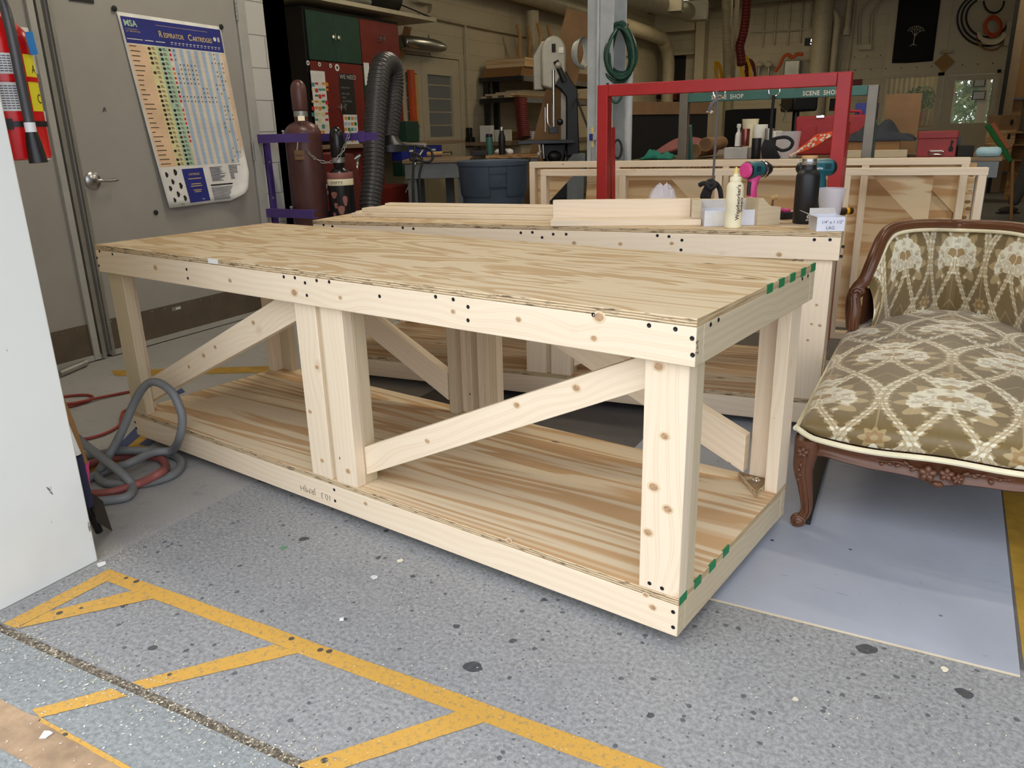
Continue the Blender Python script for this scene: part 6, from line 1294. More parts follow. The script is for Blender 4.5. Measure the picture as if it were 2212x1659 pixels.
m=MB(); m.prism([(cxs-hw-.075,sz(198)),(cxs-hw-.075,sz(130)),(cxs-hw+.02,sz(101)),(cxs,sz(96)),(cxs,sz(120)),(cxs-hw+.03,sz(135)),(cxs-hw+.03,sz(198))],.105,.02,'saw_grey',X=Xs@TR(0,0,0)@RX(PI/2)@TR(0,0,-.25)); m.build('side_cover',bs,bevel=.01)
m=MB(); m.cyl(Xs@Vector((sx(1195),-.13,sz(162))),Xs@Vector((sx(1195),-.13,sz(275))),.017,'chrome',14); m.build('guide_post',bs)
m=MB(); m.cyl(Xs@Vector((sx(1177),-.13,sz(235))),Xs@Vector((sx(1177),-.13,sz(284))),.010,'chrome',10); m.build('blade_guard',bs)
m=MB(); m.tube(spl([Xs@Vector((sx(1182),-.13,sz(228))),Xs@Vector((sx(1182),-.13,sz(262))),Xs@Vector((sx(1186),-.13,sz(272))),Xs@Vector((sx(1192),-.13,sz(274)))],5),.006,'chrome',8); m.build('guide_rod',bs)
m=MB(); m.box(sx(1184),sx(1204),-.17,-.10,sz(288),sz(274),'dark_steel',X=Xs); m.sphere(Xs@Vector((sx(1208),-.14,sz(265))),.035,'dark_steel'); m.build('blade_guide',bs,bevel=.004)
m=MB(); m.prism([(sx(1192),sz(150)),(sx(1214),sz(150)),(sx(1232),sz(182)),(sx(1246),sz(200)),(sx(1247),sz(250)),(sx(1250),sz(320)),(sx(1250),sz(335)),(sx(1222),sz(335)),(sx(1222),sz(215)),(sx(1210),sz(200)),(sx(1196),sz(190))],.10,-.08,'black_plastic',X=Xs@RX(PI/2)); m.build('frame_arm',bs,bevel=.012)
m=MB(); m.box(sx(1212),sx(1222),-.02,.04,sz(345),sz(205),'saw_grey',X=Xs); m.build('blade_column',bs)
m=MB(); m.sphere(Xs@Vector((sx(1205),-.16,sz(154))),.035,'saw_grey'); m.tube([Xs@Vector((sx(1200),-.14,sz(145))),Xs@Vector((sx(1218),-.14,sz(185)))],.03,'black_plastic',10); m.build('tension_knob',bs)
m=MB(); m.box(sx(1118),sx(1238),-.30,.25,sz(308),sz(301),'dark_steel',X=Xs); m.build('saw_table',bs,bevel=.004)
m=MB(); m.prism([(sx(1168),sz(309)),(sx(1222),sz(309)),(sx(1215),sz(345)),(sx(1228),sz(400)),(sx(1226),sz(425)),(sx(1178),sz(425)),(sx(1182),sz(380)),(sx(1178),sz(345))],.12,-.12,'black_plastic',X=Xs@RX(PI/2)); m.sphere(Xs@Vector((sx(1196),-.02,sz(335))),.13,'black_plastic',1,1,.8); m.build('trunnion_base',bs,bevel=.012)
m=MB(); m.box(sx(1150),sx(1256),-.2,.3,0,sz(440),'bench_grey',X=Xs); m.prism([(sx(1222),sz(438)),(sx(1222),sz(345)),(sx(1236),sz(330)),(sx(1262),sz(330)),(sx(1258),sz(438))],.16,-.10,'bench_grey',X=Xs@RX(PI/2)); m.build('pedestal',bs,bevel=.008)
m=MB(); m.tube([Xs@Vector((sx(1152),-.22,sz(338))),Xs@Vector((sx(1166),-.2,sz(322)))],[.02,.012],'paper',10); m.build('lever_knob',bs)
m=MB(); 
for a in (1163,1171): m.tube([Xs@Vector((sx(a),-.2,sz(309))),Xs@Vector((sx(a)+.01,-.2,sz(338)))],.010,'steel',8)
m.build('table_clamp',bs)
pipe('black power cable sloping from the band saw to the column',spl([dep(1246,212,8.4),dep(1262,255,7.6),dep(1280,300,7.0),dep(1284,312,6.7)],6),.012,'black_rubber','power_cable','cable')
# maroon duct behind, leaning grey board
tag(ribbed([dep(1125,215,11),dep(1128,260,11),dep(1133,298,11)],.085,'duct_maroon',8,20).build('flexible_duct',sharp=2.),'maroon ribbed duct hanging behind the band saw','duct hose')
# ================================================================== COLUMN WITH HOSE COIL
cc=dep(1268,300,6.5); X0=cc.x; Y0=cc.y
m=MB(); W_c=.215; m.box(X0,X0+W_c,Y0,Y0+.014,0,3.75,'column_paint'); m.box(X0+W_c*.47,X0+W_c*.53,Y0+.014,Y0+.29,0,3.75,'column_paint'); m.box(X0,X0+W_c,Y0+.29,Y0+.304,0,3.75,'column_paint'); struct(m,'column_1',bevel=.002)
colg=tag(MB().tube([(X0+.095,Y0-.016,0),(X0+.095,Y0-.016,3.75)],.013,'column_paint',10).box(X0+.06,X0+.13,Y0-.034,Y0-.001,1.10,1.16,'column_paint').build('conduit'),'grey conduit strapped to the front flange of the steel column','pipe')
for zz in (1.45,1.62,2.0): pass
hkp=Vector((X0+W_c+.055,Y0+.10,0)); 
tag(MB().tube([(hkp.x+.04,hkp.y+.02,.95),(hkp.x+.04,hkp.y+.02,1.62)],.034,'column_paint',16).tube([(hkp.x+.04,hkp.y+.02,.1),(hkp.x+.04,hkp.y+.02,.95)],.034,'column_paint',16).build('pvc_pipe'),'fat pale pipe standing right of the steel column','pipe')
hc=thing('hose_coil','dark green hose coil hanging from a hook on the steel column','hose',dep(1342,60,6.25)); rr=random.Random(12)
for i in range(1):
    m=MB()
    for j in range(11):
        cu_,cv2=1340+rr.uniform(-5,5),110+rr.uniform(-4,6); a_=27+rr.uniform(-5,5); b_2=58+rr.uniform(-8,6); tt_=6.25+rr.uniform(-.06,.06)
        m.tube([dep(cu_+a_*math.cos(t)+4*math.sin(2*t),cv2+b_2*math.sin(t),tt_+.05*math.cos(t+j)) for t in np.linspace(0,2*PI,30)[:-1]],.0135,'green_hose',8,closed=True)
    o=m.build('coil',hc); o['kind']='stuff'
MB().tube(spl([dep(1312,55,6.3),dep(1330,58,6.2),dep(1352,60,6.15),dep(1356,52,6.15)],5),.008,'chrome',8).build('hook',hc)
MB().tube(spl([dep(1312,180,6.25),dep(1318,210,6.25),dep(1330,222,6.25),dep(1342,210,6.25),dep(1348,180,6.25)],6),.011,'green_hose',8).build('tail',hc)
for (u,z0,z1) in ((1279,1.05,1.2),(1320,.98,1.25)):
    p=dep(u,310,6.2 if u<1300 else 6.45); m=MB(); m.cyl((p.x,p.y,z0),(p.x,p.y,z1),.012,'gold',8); m.cyl((p.x,p.y,0),(p.x,p.y,z0),.007,'galv',6); m.box(p.x-.012,p.x+.012,p.y-.03,p.y-.015,z0+.05,z0+.10,'case_blue'); tag(m.build('valve'),('blue handled brass valve on the front of the column' if u<1300 else 'brass valve on a thin riser right of the column'),'valve')
p=dep(1335,320,6.3); m=MB()
for j in range(5): m.tube([dep(1334+9*math.cos(t),322+20*math.sin(t),6.3+.02*j) for t in np.linspace(0,2*PI,18)[:-1]],.010,'black_rubber',6,closed=True)
o=m.build('cable_coil'); tag(o,'black cable coil with a white tag low beside the column','cable',kind='stuff')
# ================================================================== RIGHT HAND TABLE AND ITS CLUTTER
TT=6.0; a=dep(2160,338,TT); b=dep(1500,345,TT*1.17); 
L_=Vector((b.x-a.x,b.y-a.y,0)); wz=.905; tr=thing('assembly_table','big grey table with dark top piled with cases, rope and cloth behind the platforms','table',(b.x,b.y,0),math.atan2(-L_.y,-L_.x)); XT=wm(tr); WT=L_.length
m=MB(); m.box(-.6,WT+.02,0,1.25,wz-.03,wz,'table_top',X=XT); m.build('tabletop',tr,bevel=.004)
m=MB(); m.box(-.6,WT,.0,.03,wz-.15,wz-.031,'bench_grey',X=XT); m.box(WT-.03,WT,.031,1.22,wz-.15,wz-.031,'bench_grey',X=XT); m.build('apron',tr)
for x in (WT-.16,-.5):
    for y in (.032,1.1): m=MB(); m.box(x,x+.10,y,y+.09,0,wz-.151,'bench_grey',X=XT); m.build('leg',tr,bevel=.003)
m=MB(); m.box(-.4,WT-.3,.2,1.1,.25,.28,'bench_grey',X=XT); m.build('lower_shelf',tr)
XTi=XT.inverted()
def onT(u,v,dz=0): p=zp(u,v,wz+.0005); return p
def tpt(u,y):   # table-local point on the line of sight of column u at table depth y
    d=Vector(_ray(u,330)); q=XTi.to_3x3()@d; c=XTi@Vector(CAM); t=(y-c.y)/q.y; p=XT@(c+q*t); p.z=wz+.0005; return p
def tk(p): return kk_(p)
RZF=YAW-PI/2
def bx_on(label,name,cat,u0,u1,y,vt,d,mat,parts=None,rz=0,bev=.004,vb=None):
    p=tpt(u0,y); q=tpt(u1,y); w=Vector((q.x-p.x,q.y-p.y)).length; k=kk_(p); hz=284.3-.0256*(u0-1090); ztop=1.1834+(hz-vt)*k; root=thing(name,label,cat,p,tr.rotation_euler.z+rz); X=wm(root)
    m=MB(); m.box(0,w,0,d,0,ztop-wz,mat,X=X); b=m.build('body',root,bevel=bev); return root,X,w,ztop-wz,b
t1,Xq,w,h,bq=bx_on('dull red metal toolbox with white handle on the big grey table','toolbox','toolbox',1980,2064,.12,284,.28,'toolbox_red')
m=MB(); m.box(-.006,w+.006,-.006,.286,h-.055,h+.004,'toolbox_red',X=Xq); m.build('lid',t1,bevel=.008)
m=MB(); m.box(w*.32,w*.68,-.012,-.001,h*.22,h*.27,'paper',X=Xq); m.tube([Xq@Vector((w*.33,-.012,h*.24)),Xq@Vector((w*.33,-.03,h*.12)),Xq@Vector((w*.67,-.03,h*.12)),Xq@Vector((w*.67,-.012,h*.24))],.008,'chrome',8); m.build('handle',t1)
m=MB(); m.prism([(w*.83,h*.2),(w*.92,h*.22),(w*.93,h*.35),(w*.88,h*.45),(w*.92,h*.6),(w*.85,h*.68),(w*.84,h*.45),(w*.80,h*.3)],.002,.0005,'board_black',X=Xq@RX(PI/2)); m.build('worn_sticker',bq)
t2,Xq2,w2_,h2_,b_=bx_on('big bright red plastic tool case lying open against the cloth','tool_case','case',1714,1868,.82,253,.16,'case_red',rz=.0,bev=.015)
m=MB(); m.box(w2_*.08,w2_*.30,-.012,-.001,h2_*.25,h2_*.75,'case_red',X=Xq2); m.box(w2_*.28,w2_*.40,-.010,-.001,h2_-.02,h2_+.006,'chrome',X=Xq2); m.build('latch_panel',t2,bevel=.004)
m=MB(); m.tube(spl([Xq2@Vector((w2_*.60,.08,h2_+.002)),Xq2@Vector((w2_*.62,.08,h2_+.03)),Xq2@Vector((w2_*.86,.08,h2_+.03)),Xq2@Vector((w2_*.88,.08,h2_+.002))],5),.014,'case_red',10); m.build('handle',t2)
bx_on('blue metal case behind the red tool case','tool_case','case',1838,1884,1.00,226,.25,'case_blue')
bx_on('large plain cardboard box standing behind the dark cloth','cardboard_box','box',1900,1952,1.0,205,.14,'cardboard') if False else None
bx_on('timber offcut under the dark cloth, the upper rusty one','timber_block','timber',1830,1945,.10,313,.14,'old_wood') if False else None
lo1=bx_on('long pale timber under the dark cloth on the grey table','timber_block','timber',1826,1960,.10,322,.12,'pine_grey')
p=tpt(1828,.10); X=XT; 
m=MB(); q1_=XTi@tpt(1830,.11); q2_=XTi@tpt(1942,.11); m.box(q1_.x,q2_.x,.11,.21,.048+wz,.125+wz,'old_wood',X=XT); tag(m.build('timber_block',bevel=.006),'rusty brown timber lying on the long pale one','timber')
# dark cloth heap
def heap(name,label,cat,u0,u1,y0_,y1_,z0,hmax,mat,seed,par=None):
    a_=XTi@tpt(u0,y0_); b2_=XTi@tpt(u1,y0_); rr=random.Random(seed); nx,ny=26,14; vs=[];ph=[rr.uniform(0,6) for _ in range(6)]
    for j in range(ny):
        for i in range(nx):
            s,t=i/(nx-1),j/(ny-1); e_=min(1,4*s,4*(1-s))*min(1,3.5*t,3*(1-t)); hgt=(.55+.25*math.sin(s*9+ph[0]+t*3)+.18*math.sin(s*21+ph[1]-t*7)+.12*math.sin(t*13+ph[2]))*hmax*e_**.6
            vs.append(XT@Vector((a_.x+(b2_.x-a_.x)*s,y0_+(y1_-y0_)*t,wz+z0+max(0,hgt))))
    fs=[[j*nx+i,j*nx+i+1,(j+1)*nx+i+1,(j+1)*nx+i] for j in range(ny-1) for i in range(nx-1)]
    base=len(vs); o=MB().add(vs,fs,mat).build(name,sharp=1.2); sm_=o.modifiers.new('solid','SOLIDIFY'); sm_.thickness=.008; return tag(o,label,cat)
heap('cloth','rumpled charcoal cloth thrown over timbers on the big grey table','cloth',1795,1975,.10,.75,.135,.16,'cloth_dark',3)
heap('cloth','teal green cloth scrap lying on the red hose','cloth',1380,1450,.0,.2,.01,.085,'teal_cloth',5)
def dt(u,y): return kk_(tpt(u,y))*FPX
# coil of orange and white rope
rr=random.Random(14); ro=thing('rope','orange and white braided rope bundle spilling down in front of the red case','rope',tpt(1760,.12))
for i in range(16):
    f=i/15; pts_=[(1702+f*14,338+rr.uniform(-4,3)),(1720+f*18,330-f*14+rr.uniform(-3,3)),(1760+f*10,315-f*22+rr.uniform(-3,3)),(1798+rr.uniform(-4,5),288+rr.uniform(-4,12))]
    P=[dep(u,v,dt(u,.10)+.01*i+.02*k_) for k_,(u,v) in enumerate(pts_)]; MB().tube(spl(P,7),.0115,'rope_orange',7).build('rope_strand',ro)
m=MB()
for i in range(55):
    f=rr.random(); s=rr.random(); P=spl([dep(1702+f*14,338,dt(1705,.05)),dep(1720+f*18,330-f*14,dt(1725,.06)),dep(1760+f*10,315-f*22,dt(1763,.07)),dep(1798,292,dt(1798,.08))],8); k_=int(s*(len(P)-2)); d=(P[k_+1]-P[k_]).normalized()*.009; m.tube([P[k_]-d,P[k_]+d],.0075,'rope_white',5)
o=m.build('white_flecks',ro); o['kind']='stuff'
# small items left of the case
def can(label,name,cat,u,y,R,vt,mat,zb=0,prof=None,parts=()):
    p=tpt(u,y); k=kk_(p); hz=284.3-.0256*(u-1090); H=1.1834+(hz-vt)*k-wz-zb; p=Vector((p.x,p.y,wz+.0005+zb)); root=thing(name,label,cat,p); X=TR(*p); m=MB(); m.lathe(prof(R,H) if prof else [(R*.97,0),(R,.004),(R,H-.004),(R*.96,H)],mat,X,22); m.build('body',root,sharp=.8); return root,X,H
bx_on('long low grey white box beneath the copper tumbler','cardboard_box','box',1564,1614,.02,317,.22,'box_grey')
zbx=dep(1590,318,6.55).z-wz
can('copper brown metallic tumbler standing on the low white box','tumbler','cup',1608,.10,.036,278,'copper',.105)
can('black cylindrical cup right of the copper tumbler','cup','cup',1633,.02,.040,297,'black_plastic',0)
can('white spray bottle left of the copper tumbler','bottle','bottle',1593,.13,.028,268,'paper',.105,lambda R,H:[(R,0),(R,H*.45),(R*.9,H*.55),(R*.45,H*.65),(R*.45,H*.8),(R*.7,H*.85),(R*.6,H)])
can('beige plastic tub behind the copper tumbler','tub','tub',1617,.45,.075,258,'glue_cream',0,lambda R,H:[(R*.7,0),(R*.8,H*.6),(R,H)])
can('white ribbed tub right of the beige one','tub','tub',1640,.40,.060,269,'paper'); can('tall grey labelled can behind the black knotted rope','can','can',1659,.3,.040,277,'galv')
can('white cylinder can next to the red tool case','can','can',1676,.3,.040,282,'paper'); can('large clear plastic pail behind the black rope loop','pail','pail',1700,.15,.105,283,'cup_plastic',0,lambda R,H:[(R*.8,0),(R,H)])
# cardboard tubes, red hose bundle, board by the rope
for (u,v,lb) in ((1500,325,'open end of a brown cardboard tube, the lower left of two'),(1524,312,'open end of a brown cardboard tube, the upper right of two')):
    p=dep(u,v,dt(u,.05)); d=Vector((.35,1.,0)).normalized(); d=Vector((_ray(u,v))).normalized()*1.0+Vector((.25,0,.02)); d.normalize(); e1_=d.orthogonal().normalized(); X=frame(p,e1_,d.cross(e1_)); m=MB(); m.lathe([(.055,0),(.060,0),(.060,.6),(.055,.6),(.052,.59),(.052,.002),(.055,0)],'cardboard',X,22); tag(m.build('cardboard_tube'),lb,'tube')
hb=thing('hose_bundle','faded red hose bundle arched over the table behind the green frame','hose',tpt(1450,.3))
for i in range(6):
    P=[dep(1398+i*3,339-i,dt(1400,.2)),dep(1430+i*4,330-i*4,dt(1435,.25)),dep(1470,318-i*3,dt(1470,.3)),dep(1510,318-i*3,dt(1510,.35)),dep(1540+i*2,328,dt(1540,.4))]; MB().tube(spl(P,6),.022,'hose_red',8).build('hose_strand',hb)
# dark board panels behind, with tan rail on top
dbp=thing('stage_panel','big dark brown board panel with a tan top rail right of the column','panel',gnd(dep(1340,300,8.2))); a=dep(1338,220,8.2); b=dep(1530,232,9.0); X=frame((a.x,a.y,0),(b.x-a.x,b.y-a.y,0),(0,0,1)); w=Vector((b.x-a.x,b.y-a.y)).length
m=MB(); m.box(0,w,0,a.z-.13,-.04,0,'board_black',X=X); m.build('panel',dbp); m=MB(); m.box(0,w,a.z-.129,a.z,-.05,.02,'cardboard',X=X); m.build('top_rail',dbp); m=MB(); m.box(0,w,a.z-.62,a.z-.60,.0005,.01,'black_plastic',X=X); m.build('seam_strip',dbp)
m=MB(); pA__=dep(1338,235,7.9); cl_=[dep(1341,238,8.1),dep(1349,255,8.1),dep(1349,268,8.1),dep(1357,310,8.1),dep(1342,312,8.1),dep(1338,316,8.1)]; m.add(cl_+[c+Vector((.005,.02,0)) for c in cl_],[[0,1,2,3,4,5],[11,10,9,8,7,6]]+[[i,6+i,6+(i+1)%6,(i+1)%6] for i in range(6)],'beige_cloth'); tag(m.build('cloth'),'beige cloth hanging at the left edge of the dark panel','cloth')
# ================================================================== FAR WALL AND CEILING THINGS
YW=YF
def wl(u,v,off=.03): return yp(u,v,YW-off)
dD=yp(1570,150,11.5)
q=dep(1570,0,12.5); q2=dep(1572,235,12.5); o=ribbed([dep(1569,-60,12.6),dep(1569,0,12.6),dep(1571,120,12.6),dep(1573,330,12.6),Vector((dep(1574,330,12.6).x,dep(1574,330,12.6).y,.05))],.068,'duct_beige',6,16,.06,.005).build('flexible_duct',sharp=2.); tag(o,'beige ribbed duct dropping straight from the ceiling','duct hose')
o=ribbed([dep(1614,-60,12.2),dep(1612,20,12.2),dep(1606,70,12.2),dep(1598,100,12.2),dep(1600,118,12.2),dep(1601,140,12.2)],.065,'duct_maroon',6,16,.05,.005).build('flexible_duct',sharp=2.); tag(o,'dark maroon ribbed duct curving down from the ceiling','duct hose')
a=dep(1592,0,12.6); struct(MB().box(a.x-.03,a.x+.03,a.y,a.y+.05,0,3.7,'pipe_beige').box(a.x-.16,a.x-.10,a.y+.1,a.y+.15,0,3.7,'pipe_beige'),'column_2')
i=0
for (u,v1) in ((1647,102),(1672,98),(1701,98),(1728,92)):
    lbs=['first thin pipe from the left on the far wall, ending in a cap','second thin pipe from the left on the far wall, capped','third thin pipe from the left on the far wall, capped','fourth thin pipe on the far wall, ending highest'][i]; i+=1
    t=wl(u,v1); pipe(lbs,[(t.x,t.y,3.72),(t.x,t.y,t.z)],.022,name='wall_pipe')
for v,lb in ((68,'lower horizontal strut crossing the thin wall pipes'),(8,'upper horizontal strut crossing the thin wall pipes')):
    t=wl(1620,v+2,.06); s_=wl(1738,v-4,.06); pipe(lb,[t,s_],.014,name='pipe_strut')
t=wl(1749,60); pipe('pipe with a short right hand elbow near the clock',spl([(t.x,t.y,3.72),(t.x,t.y,t.z+.05),(t.x,t.y,t.z),(t.x+.12,t.y,t.z)],5),.022,name='wall_pipe')
t=wl(1782,0,.25); pipe('very fat round duct running up the far wall',[(t.x,t.y,0),(t.x-.0,t.y,3.72)],.19,name='wall_duct',seg=22)
t=[wl(1786,8,.2),wl(1797,22,.2),wl(1808,40,.2),wl(1806,75,.2)]; pipe('curved medium pipe beside the fat duct',spl([wl(1780,-30,.2)]+t+[Vector((t[3].x-.03,t[3].y,.02))],5),.075,name='wall_pipe',seg=14)
t=wl(1830,60,.1); pipe('stub drain pipe with a bulb end on the far wall',[(t.x,t.y,3.72),(t.x,t.y,t.z),(t.x,t.y,t.z-.04),(t.x,t.y,t.z-.14)],[.065,.065,.085,.08],name='wall_pipe',seg=14)
t=wl(1868,102,.06); tag(MB().box(t.x-.13,t.x+.13,YW-.09,YW-.001,t.z-.05,t.z+.05,'pipe_beige').build('junction_box',bevel=.006),'beige electrical box where the bent conduits end','box')
for n_,(du_,lb) in enumerate(((-18,'outer left bent conduit above the electrical box'),(-12,'second bent conduit above the electrical box'),(8,'third bent conduit above the electrical box'),(14,'right bent conduit above the electrical box'))):
    b_=1868+du_; pipe(lb,spl([wl(b_,96,.04),wl(b_+2,40,.04),wl(b_+8,24,.04),wl(b_+32,-6,.04),wl(b_+50,-30,.04)],3),.016,name='conduit')
t=wl(1835,80,.04); pipe('thin straight conduit between the drain stub and the electrical box',[(t.x+.05,t.y,3.7),(t.x,t.y,.9)],.02,name='conduit')
t=wl(1751,90,.03); ckk=thing('clock_display','small black digital clock showing a white 5 on the far wall','clock',t); MB().box(t.x-.12,t.x+.11,YW-.03,YW-.002,t.z-.075,t.z+.075,'print_black').build('case',ckk,bevel=.004); MB().text('5:',.15,'led_glow',TR(t.x-.01,YW-.033,t.z-.052)@RX(PI/2),bold=.003).build('digit',ckk)
# banner with a plain generic tree
a,b,c,d=wl(1941,-12,.03),wl(2036,-14,.03),wl(2015,133,.03),wl(1925,136,.03)
bn_=thing('banner','long black cloth banner with a small pale tree print on the far wall','banner',((a.x+b.x)/2,YW-.03,d.z)); zt_b=3.55; 
m=MB(); n=16; vs=[]
for i in range(n+1):
    for j in range(n+1):
        s,t=i/n,j/n; x=-.90+.74*s; vs.append((x,YW-.02-.018*math.sin(s*11)*(t)-.01,zt_b-(zt_b-2.315)*t+.012*math.sin(s*PI)*-t))
m.add(vs,[[i*(n+1)+j,i*(n+1)+j+1,(i+1)*(n+1)+j+1,(i+1)*(n+1)+j] for i in range(n) for j in range(n)],'banner'); ob=m.build('cloth',bn_,sharp=2); sm_=ob.modifiers.new('s','SOLIDIFY'); sm_.thickness=.004
m=MB(); xc_,yb_2,zb_2=-.545,YW-.062,2.64
def br(p,a,L,r,dp):
    q=(p[0]+L*math.cos(a),p[1],p[2]+L*math.sin(a)); m.tube([p,q],[r,r*.7],'banner_print',6)
    if dp: 
        for s in (-.55,.0,.55): br(q,a+s,L*.62,r*.65,dp-1)
m.tube([(xc_,yb_2,zb_2),(xc_+.01,yb_2,zb_2+.16)],[.009,.006],'banner_print',6)
for s in (-.75,-.3,.15,.6): br((xc_+.01,yb_2,zb_2+.15),PI/2+s,.10,.0055,2)
for s in (-.9,-.4,.3,.9): m.tube([(xc_,yb_2,zb_2+.01),(xc_+s*.08,yb_2,zb_2-.03)],[.006,.002],'banner_print',5)
o=m.build('tree_print',bn_); o['kind']='stuff'
# slow sign
t=wl(2040,135,.02); Xs_2=TR(t.x+.0,YW-.02,t.z)@RX(PI/2)@RZ(PI/4); sg=thing('slow_sign','diamond shaped brown yellow SLOW sign above the office window','sign',t)
MB().box(-.13,.13,-.13,.13,-.004,.004,'slow_sign',X=Xs_2).build('plate',sg); MB().text('SLOW',.11,'old_wood',TR(t.x-.005,YW-.0265,t.z-.04)@RX(PI/2),align='CENTER',bold=.002).build('lettering',sg)
t=wl(2045,112,.06); tag(MB().tube([(t.x-.12,t.y,t.z),(t.x+.12,t.y,t.z+.01)],.028,'pipe_beige',10).cyl((t.x,t.y,t.z),(t.x,t.y,3.72),.008,'pipe_beige',6).build('horn_light'),'small beige horn lamp hanging over the SLOW sign','lamp')
# hose loops and coil
hl=thing('hose_loops','dark hoses in big loops with an orange cord coil on the far wall','hose',wl(2130,90,.1))
for k,(r_,cx_) in enumerate(((62,2130),(55,2132),(46,2133))):
    MB().tube([yp(cx_+r_*math.cos(t),42+r_*.92*math.sin(t)-k*2,YW-.06-.02*k) for t in np.linspace(.35,4.2,28)],.018,'black_rubber',7).build('loop',hl)
MB().tube([yp(2147+22*math.cos(t),2+26*math.sin(t),YW-.1) for t in np.linspace(0,PI,14)],.018,'black_rubber',7).build('loop',hl)
m=MB()
for j in range(7): m.tube([yp(2145+(15+j%3*2)*math.cos(t),57+(17+j%4*2)*math.sin(t),YW-.16-.012*j) for t in np.linspace(0,2*PI,22)[:-1]],.022,'orange_cord',6,closed=True)
o=m.build('orange_coil',hl); o['kind']='stuff'
m=MB()
for j in range(7): m.tube([yp(2142+(24+j)*math.cos(t),70+(16+j*1.6)*math.sin(t),YW-.10-.008*j) for t in np.linspace(.0,PI,16)],.014,'glue_cream',6)
m.tube([yp(2140+30*math.cos(t),80+28*math.sin(t),YW-.08) for t in np.linspace(-.2,PI,16)],.018,'old_wood',6); o=m.build('white_cord_coil',hl); o['kind']='stuff'
t=wl(2196,70,.1); tag(MB().box(t.x-.18,t.x+.18,YW-.12,YW-.001,t.z-.22,t.z+.22,'pipe_beige').build('electrical_panel',bevel=.006),'beige electrical panel right of the cord coil','panel')
# shelving and lumber column at the right edge
sr=thing('storage_rack','tall dark steel rack with stacked boards at the right edge','rack',dep(2200,300,12)); P0=dep(2160,300,12.5)
for k,(u,w,mt) in enumerate(((2168,.06,'board_black'),(2180,.16,'table_top'),(2196,.22,'old_wood'),(2214,.2,'table_top'))):
    p=dep(u,200,12.4+.15*k); MB().box(p.x-w/2,p.x+w/2,p.y,p.y+.05,0.03,3.3,mt,grain=2).build('upright' if k==0 else 'standing_board',sr)
for z in (.35,1.0,1.5): p=dep(2168,300,12.9); MB().box(p.x-.1,p.x+1.2,p.y-.02,p.y+.5,z-.03,z,'dark_steel').build('shelf',sr)
for k,(u,v,w,h,mt,lb) in enumerate(((2178,285,.30,.24,'cardboard','upper cardboard file box with an oval hole on the right rack'),(2172,312,.26,.20,'ply_panel','middle pale box with a round hole on the right rack'),(2165,345,.24,.22,'ply_panel','lower pale box with an oval hole on the right rack'))):
    p=dep(u,v,11.6); bxo=thing('file_box',lb,'box',(p.x,p.y,p.z)); X=TR(*p)@RZ(YAW-PI/2); MB().box(-w/2,w/2,0,.3,0,h,mt,X=X).build('body',bxo,bevel=.004); MB().lathe([(.03,0),(.03,.002),(0,.002)],'board_black',X@TR(.03,-.001,h*.55)@RX(PI/2)@Matrix.Diagonal((.8,1.5,1,1)),14).build('hand_hole',bxo)
p=dep(2185,375,11.5); stb=thing('plywood_stand','pale plywood stand under the file boxes at the right edge','stand',gnd(p)); X=TR(p.x,p.y,0)@RZ(YAW-PI/2)
zz_=[dep(2178,285,11.6).z,dep(2172,312,11.6).z,dep(2165,345,11.6).z]; 
for k,z in enumerate(zz_): q=dep((2178,2172,2165)[k],300,11.6); MB().box(q.x-.25,q.x+.3,q.y-.05,q.y+.45,z-.02,z-.001,'ply_dark').build('shelf',stb)
MB().box(.25,.30,.1,.5,0,zz_[0]-.021,'ply_dark',X=X).build('side_panel',stb); MB().box(-.20,-.16,.3,.5,0,zz_[2]-.021,'ply_dark',X=X).build('side_panel',stb)
gbm=thing('push_broom','green bristled broom head leaning with a terracotta board at the right','broom',dep(2180,345,9.5)); a=dep(2137,266,9.4); b=dep(2188,345,9.4); X=frame(a,b-a,(0,0,1)); L_b=(b-a).length
MB().box(0,L_b,-.055,.0,-.04,.04,'broom_green',X=X).build('bristles',gbm,bevel=.008); MB().box(.02,L_b*.72,.001,.045,-.03,.03,'terracotta',X=X).build('back_board',gbm,bevel=.004)
q=dep(2200,380,9.4); MB().tube([b,Vector((q.x,q.y,.01))],.018,'old_wood',8).build('pole',gbm)
# toolboxes, pale blue lamp head and drawer unit on the end of the grey table
p=tpt(2140,.02); X=XT; q=XTi@p; tag(MB().box(q.x-.10,q.x+.075,.02,.10,wz+.001,wz+.075,'pale_blue',X=XT).build('plastic_bracket',bevel=.03),'pale blue rounded plastic bracket at the right end of the grey table','bracket')
q0_=XTi@tpt(2068,.1); tag(MB().box(q0_.x,q.x-.11,.10,.35,wz+.001,wz+.085,'board_black',X=XT).build('black_case',bevel=.006),'long low black case between the red toolbox and pale blue bracket','case')
tag(MB().box(q0_.x,q.x-.2,.40,.7,wz+.001,wz+.14,'dark_steel',X=XT).build('metal_tray'),'thin metal tray with loose parts behind the black case','tray')
